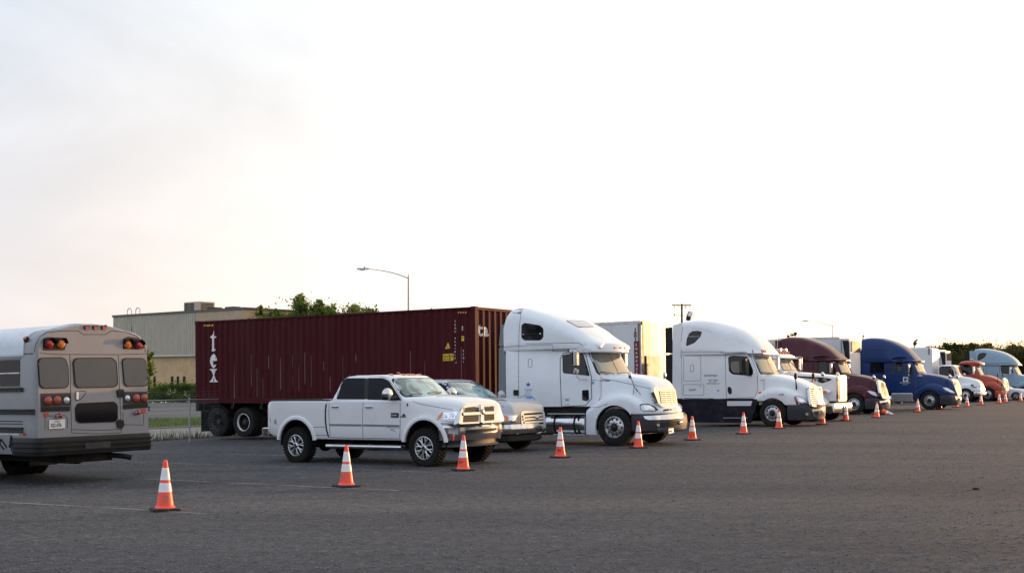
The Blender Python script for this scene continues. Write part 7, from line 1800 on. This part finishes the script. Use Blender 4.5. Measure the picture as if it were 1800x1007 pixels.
    # rain streaks on the ribs
    for k in range(26):
        u = RNG.choice(CUTX[1::4]) + .06; z1 = 1.9 + 1.0 * RNG.random(); z0 = z1 - .3 - .9 * RNG.random(); w = .006 + .016 * RNG.random()
        V.patch('rain_streak', [(u - w, z0 + .1), (u, z0), (u + w, z0 + .1), (u + w*.8, z1 - .05), (u, z1), (u - w*.8, z1 - .05)], M_STREAK, 'side', off=.002, thick=.003, step=.2)
    return V
CONT = container()
def chassis_trailer(V, X0, X1, Z0, axles, name, label, flap=True, rims=('dual_dark', 'dual_white')):
    base = empty(name, V.root.location, V.root.rotation_euler); tag(base, label, 'trailer chassis')
    f = MB().m(M_CHASS)
    for sg in (-1, 1): f.b2(X0 + .1, X1, sg*.42, sg*.54, Z0 - .32, Z0 - .01, .01)
    for x in np.arange(X0 + .3, X1, 1.4): f.b2(x - .06, x + .06, -1.1, 1.1, Z0 - .2, Z0 - .012)
    f.b2(X0, X0 + .16, -1.22, 1.22, Z0 - .28, Z0 - .01, .01); f.b2(X0 + .05, X0 + .15, -1.0, 1.0, .45, .58, .01)
    for x in axles: axle(f, x, .51, 1.0)
    f.build('frame', base)
    for i, x in enumerate(axles):
        for sg in (-1, 1): wheel(base, rims[i % 2], x, sg*1.20, .51, sg > 0)
    if flap:
        for sg in (-1, 1): g = MB().m(M_RUBB); g.b2(X0 + .25, X0 + .27, sg*.60, sg*1.2, .16, Z0 - .28); g.build('mud_flap', base)
    for sg in (-1, 1):
        g = MB().m(M_CHASS); rings = []
        for k in range(9):
            a = .5 + 2.1 * k / 8
            for_ = [(axles[0] + q*cos(a), sg*yy, .51 + q*sin(a)) for q, yy in ((.57, .62), (.59, .62), (.59, 1.2), (.57, 1.2))]; rings.append(for_)
        g.loft(rings); g.build('wheel_guard', base)
    lg = MB().m(M_CHASS)
    for sg in (-1, 1): lg.b2(X1 - 3.4, X1 - 3.25, sg*.7, sg*.85, .25, Z0 - .1)
    lg.build('landing_gear', base)
    return base
chassis_trailer(CONT, -16.70, -4.7, 1.16, (-15.62, -14.35), 'container_chassis', 'black two-axle trailer chassis under the maroon container')

def box_trailer(Vt, x1, length, h, label, phi=34, name='box_trailer', mt=None, fmt=None, wd=1.29, reefer=False, cat='trailer'):
    """a van trailer whose nose stands at local x1 of the vehicle frame Vt"""
    base = empty(name, Vt.M @ Vector((x1, 0, 0)), Vt.root.rotation_euler); tag(base, label, cat, 'box trailers')
    mt = mt or M_TRWHITE; x0 = -length; zb = 1.12
    b = MB().m(mt)
    npan = int(length / 1.22)
    for sg in (-1, 1):
        for k in range(npan):
            a0 = x0 + .06 + (length - .24) * k / npan; a1 = x0 + .06 + (length - .24) * (k + 1) / npan
            p = MB().m(mt); p.b2(a0 + .004, a1 - .004, sg*(wd - .03), sg*wd, zb + .12, h - .12); p.build('side_panel', base)
        rl = MB().m(M_ALU); rl.b2(x0, -.05, sg*(wd - .03), sg*(wd + .012), h - .125, h - .01, .006); rl.build('top_rail', base)
        rl = MB().m(M_ALU); rl.b2(x0, -.05, sg*(wd - .03), sg*(wd + .012), zb, zb + .125, .006); rl.build('bottom_rail', base)
    c = MB().m(mt); c.b2(x0, -.2, -wd + .06, wd - .06, zb, h - .02); c.build('body', base)
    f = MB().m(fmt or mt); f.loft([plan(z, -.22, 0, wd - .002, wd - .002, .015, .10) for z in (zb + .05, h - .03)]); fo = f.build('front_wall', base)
    rv = MB().m(M_ALU)
    for y in (-.62, 0, .62):
        rb = MB().m(fmt or mt); rb.b2(-.01, .003, y - .03, y + .03, zb + .1, h - .1, .002); rb.build('front_rib', fo)
    u = MB().m(M_CHASS); u.b2(x0 + .2, -.3, -.5, .5, .9, zb)
    for x in (x0 + 1.5, x0 + 2.8): axle(u, x, .51, 1.0)
    u.build('frame', base)
    for x in (x0 + 1.5, x0 + 2.8):
        for sg in (-1, 1): wheel(base, 'dual', x, sg*1.25, .51, sg > 0)
    for sg in (-1, 1): lg = MB().m(M_CHASS); lg.b2(-2.9, -2.75, sg*.7, sg*.85, .2, zb); lg.build('landing_leg', base)
    if reefer:
        un = MB().m(M_TRWHITE); un.loft([plan(z, .0, d_, .98, .98, .06, .12) for z, d_ in ((h - 2.15, .40), (h - 2.05, .50), (h - .35, .50), (h - .10, .42))]); uo = un.build('cooling_unit', base)
        for sg in (-1, 1):
            g = MB().m(M_BLACK); g.prism(rpoly([(.06, h - .22), (.40, h - .22), (.44, h - .5), (.44, h - 1.75), (.30, h - 1.75), (.14, h - .75)], .05), lambda u_, v_, w_: (u_, w_, v_), sg*.975, sg*.99); go = g.build('side_grille', uo)
            for k in range(8): s_ = MB().m(M_DGREY); s_.b2(.26, .43, sg*.99, sg*.998, h - .55 - .14*k, h - .50 - .14*k); s_.build('slat', go)
        g = MB().m(M_BLACK); g.b2(.49, .505, -.7, .7, h - .85, h - .25, .004); g.build('front_grille', uo)
    return base
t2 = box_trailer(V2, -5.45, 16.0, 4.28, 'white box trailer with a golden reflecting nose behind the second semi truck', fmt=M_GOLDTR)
# graphics on the nose corner of that trailer: red band with black-white lettering, and a grey placard
rb_ = MB().m(mat('dark_red_band', (.13, .012, .02), .5)); rb_.b2(-.36, -.13, -1.297, -1.2925, 1.3, 3.45); rb_.build('red_band', t2)
for i, ch in enumerate('SHAMROCK'):
    me = text_mesh(ch, bold=.03); o_ = MB().m(M_WTXT).add([(-.29 + v.co.x * .125, -1.300, 3.25 - .165 * i + v.co.y * .125) for v in me.vertices], [tuple(p.vertices) for p in me.polygons]); bpy.data.meshes.remove(me); o_.build('lettering', t2, recalc=False)
for i, ch in enumerate('1601'):
    me = text_mesh(ch, bold=.03); o_ = MB().m(M_BTXT).add([(-.36 + v.co.x * .28, -1.300, 3.86 - .13 * i + v.co.y * .16) for v in me.vertices], [tuple(p.vertices) for p in me.polygons]); bpy.data.meshes.remove(me); o_.build('lettering', t2, recalc=False)
pl_ = MB().m(M_GREY); pl_.b2(.018, .030, -.95, .25, 1.7, 2.85); pl_.build('placard', t2)
for sg in (-1, 1): cr_ = MB().m(M_ALU); cr_.b2(-.10, -.012, sg*1.24, sg*1.305, 1.2, 4.1, .02); cr_.build('corner_post', t2)
box_trailer(V4, -4.85, 15.9, 4.05, 'pale ribbed trailer behind the maroon semi truck')
box_trailer(V5, -4.72, 15.9, 4.20, 'white trailer right behind the blue semi truck')
# refrigerated trailer standing alone between the maroon and the blue truck
PR = Veh('tmp_frame', 1501, 728.5, 34, 1.22, .8); FR = PR.M.copy()
class Fr: pass
def frame_shift(V, dy, dx=0):
    f = Fr(); f.M = V.M @ Matrix.Translation((dx, dy, 0)); f.root = V.root; return f
bpy.data.objects.remove(PR.root)
rf1 = box_trailer(frame_shift(V4, 4.15), -2.0, 15.0, 4.12, 'refrigerated trailer with open black cooling unit between maroon and blue trucks', reefer=True)
box_trailer(V7, -3.55, 14.5, 4.02, 'refrigerated trailer with black louvred unit behind the orange truck', reefer=True)
# ------------------------------------------------------------------ traffic cones and small things
def cone_proto():
    base = empty('traffic_cone', (0, 0, 0)); h = .714; tb = .036
    def R_(z): return .125 + (.026 - .125) * (z - tb) / (h - tb)
    b = MB().m(M_CONEB); q = .19
    pr = rpoly(rect(-q, -q, q, q), .03); b.loft([[(u * s_, v * s_, z) for u, v in pr] for s_, z in ((.99, 0), (1, .006), (1, .028), (.985, .034), (.80, .038), (.72, .040))]); b.build('base', base)
    c = MB().m(M_CONE); zs = np.linspace(tb, h - .004, 26); c.lathe([(R_(z), z) for z in zs] + [(.022, h), (.014, h), (.014, h - .05)], (0, 0, 0), 32, 'z'); c.lathe([(.150, .034), (.140, .044), (.128, .062), (.122, .075)], (0, 0, 0), 32, 'z'); co = c.build('body', base, 50)
    for z0, z1 in ((.262, .390), (.432, .604)):
        w = MB().m(M_CONEW); w.lathe([(R_(z0) + .0005, z0), (R_(z0) + .003, z0 + .003)] + [(R_(z) + .003, z) for z in np.linspace(z0 + .004, z1 - .004, 6)] + [(R_(z1) + .003, z1 - .003), (R_(z1) + .0005, z1)], (0, 0, 0), 32, 'z'); w.build('reflective_band', base, 50)
    return base
M_STAMP = mat('stamp_print', (.30, .22, .17), .6); M_STAMPD = mat('dark_stamp_print', (.05, .02, .02), .6)
def stamp(base, txt, a, z, size, mt, ring=False):
    """print on the lower cone: rolled onto the cone surface at angle a"""
    h = .714; tb = .036
    def R_(z): return .125 + (.026 - .125) * (z - tb) / (h - tb)
    me = text_mesh(txt, bold=.05, align='CENTER'); vs = []
    for v in me.vertices:
        zz = z + v.co.y * size; r = R_(zz) + .0025; q = a + v.co.x * size / r; vs.append((r * cos(q), r * sin(q), zz))
    m_ = MB().m(mt).add(vs, [tuple(p.vertices) for p in me.polygons]); bpy.data.meshes.remove(me)
    if ring:
        for rr in (.034, .041):
            pass
        pts = []
        for k in range(25):
            t = 2*pi*k/24; zz = z + size*.35 + .042*sin(t); r = R_(zz) + .003; q = a + .042*cos(t)/r; pts.append((r*cos(q), r*sin(q), zz))
        m_.tube(pts, .004, 4, False)
    m_.build('printed_mark', base, recalc=False)
proto = None
CONES = [(290, 900, 'largest orange traffic cone, nearest, standing in front of the bus'), (609, 858, 'orange traffic cone in front of the white pickup doors'),
    (814, 829, 'orange traffic cone before the white pickup front bumper'), (985, 806, 'orange traffic cone right of the silver pickup, before the semi fuel tank'),
    (1122, 789, 'orange traffic cone at the first white semi bumper corner'), (1217, 775, 'orange traffic cone just right of the first white semi nose'),
    (1307, 764, 'orange traffic cone below the second white semi lower step'), (1369, 754.5, 'orange traffic cone before the second white semi front wheel'),
    (1445, 747, 'orange traffic cone with its tip hidden under the second white semi bumper'), (1486.5, 740.4, 'orange traffic cone with its tip hidden under the square-hood truck bumper'),
    (1541, 735, 'orange traffic cone standing beside the fallen cone'), (1613, 725, 'orange traffic cone below the blue truck silver tank'),
    (1652, 720, 'orange traffic cone just right of the blue truck front wheel'), (1681, 716.5, 'orange traffic cone with its tip hidden under the blue truck bumper'),
    (1700, 715.5, 'orange traffic cone before the box truck front wheel'), (1724.5, 712.5, 'orange traffic cone under the box truck front bumper'),
    (1756.5, 709.5, 'orange traffic cone left of two close together at the orange truck bumper'), (1767.5, 708, 'orange traffic cone right of two close together at the orange truck bumper'),
    (1794, 706, 'smallest orange traffic cone, at the right edge beside the small car wheel')]
MARKS = {0: ('6', -1.15, M_STAMP, True), 1: ('S', -2.15, M_STAMP, True), 2: ('C+', -2.05, M_STAMPD, False), 3: ('VA', -1.9, M_STAMPD, False), 5: ('o', -1.3, M_STAMPD, False)}
src = cone_proto()
for i, (px, py, lab) in enumerate(CONES):
    p = gpt2(px, py - .2) if i else gpt2(px, py - 3.5)
    if i: p = gpt2(px, py - 7.0 * (py - 660) / 240 * .5)
    b = src if i == 0 else None
    if b is None:
        b = src.copy(); COL.objects.link(b)
        for ch in list(src.children):
            if ch.name.startswith('printed'): continue
            c = ch.copy(); COL.objects.link(c); c.parent = b
    b.location = (p.x, p.y, gz(p.x, p.y) + .002); b.rotation_euler = (random.uniform(-.012, .012), random.uniform(-.012, .012), radians(33) + random.uniform(-.12, .12))
    b['label'] = lab; b['category'] = 'traffic cone'; b['group'] = 'traffic cones along the lot'
for i, (t, a, m_, rg) in MARKS.items():
    b = [o for o in COL.objects if o.get('label') == CONES[i][2]][0]; stamp(b, t, a - b.rotation_euler.z, .15, .075, m_, rg)
# the fallen cone
fc = src.copy(); COL.objects.link(fc)
for ch in list(src.children):
    if ch.name.startswith('printed'): continue
    c = ch.copy(); COL.objects.link(c); c.parent = fc
p = gpt2(1551, 729); fc.location = (p.x, p.y, gz(p.x, p.y) + .19); fc.rotation_euler = (0, radians(90 + 14), radians(-52)); fc['label'] = 'orange traffic cone lying on its side'; fc['category'] = 'traffic cone'; fc['group'] = 'traffic cones along the lot'
# dark scrap on the gravel
sc_ = MB().m(M_BLACK); sc_.ball((0, 0, .02), (.10, .05, .03), 8, 5); sc_.ball((.09, .03, .015), (.05, .04, .02), 8, 5); so = sc_.build('rubber_scrap'); so.scale = (.6, .6, .8); p = gpt2(1715, 860); so.location = p; tag(so, 'small dark rubber scrap lying alone on the open gravel', 'scrap')
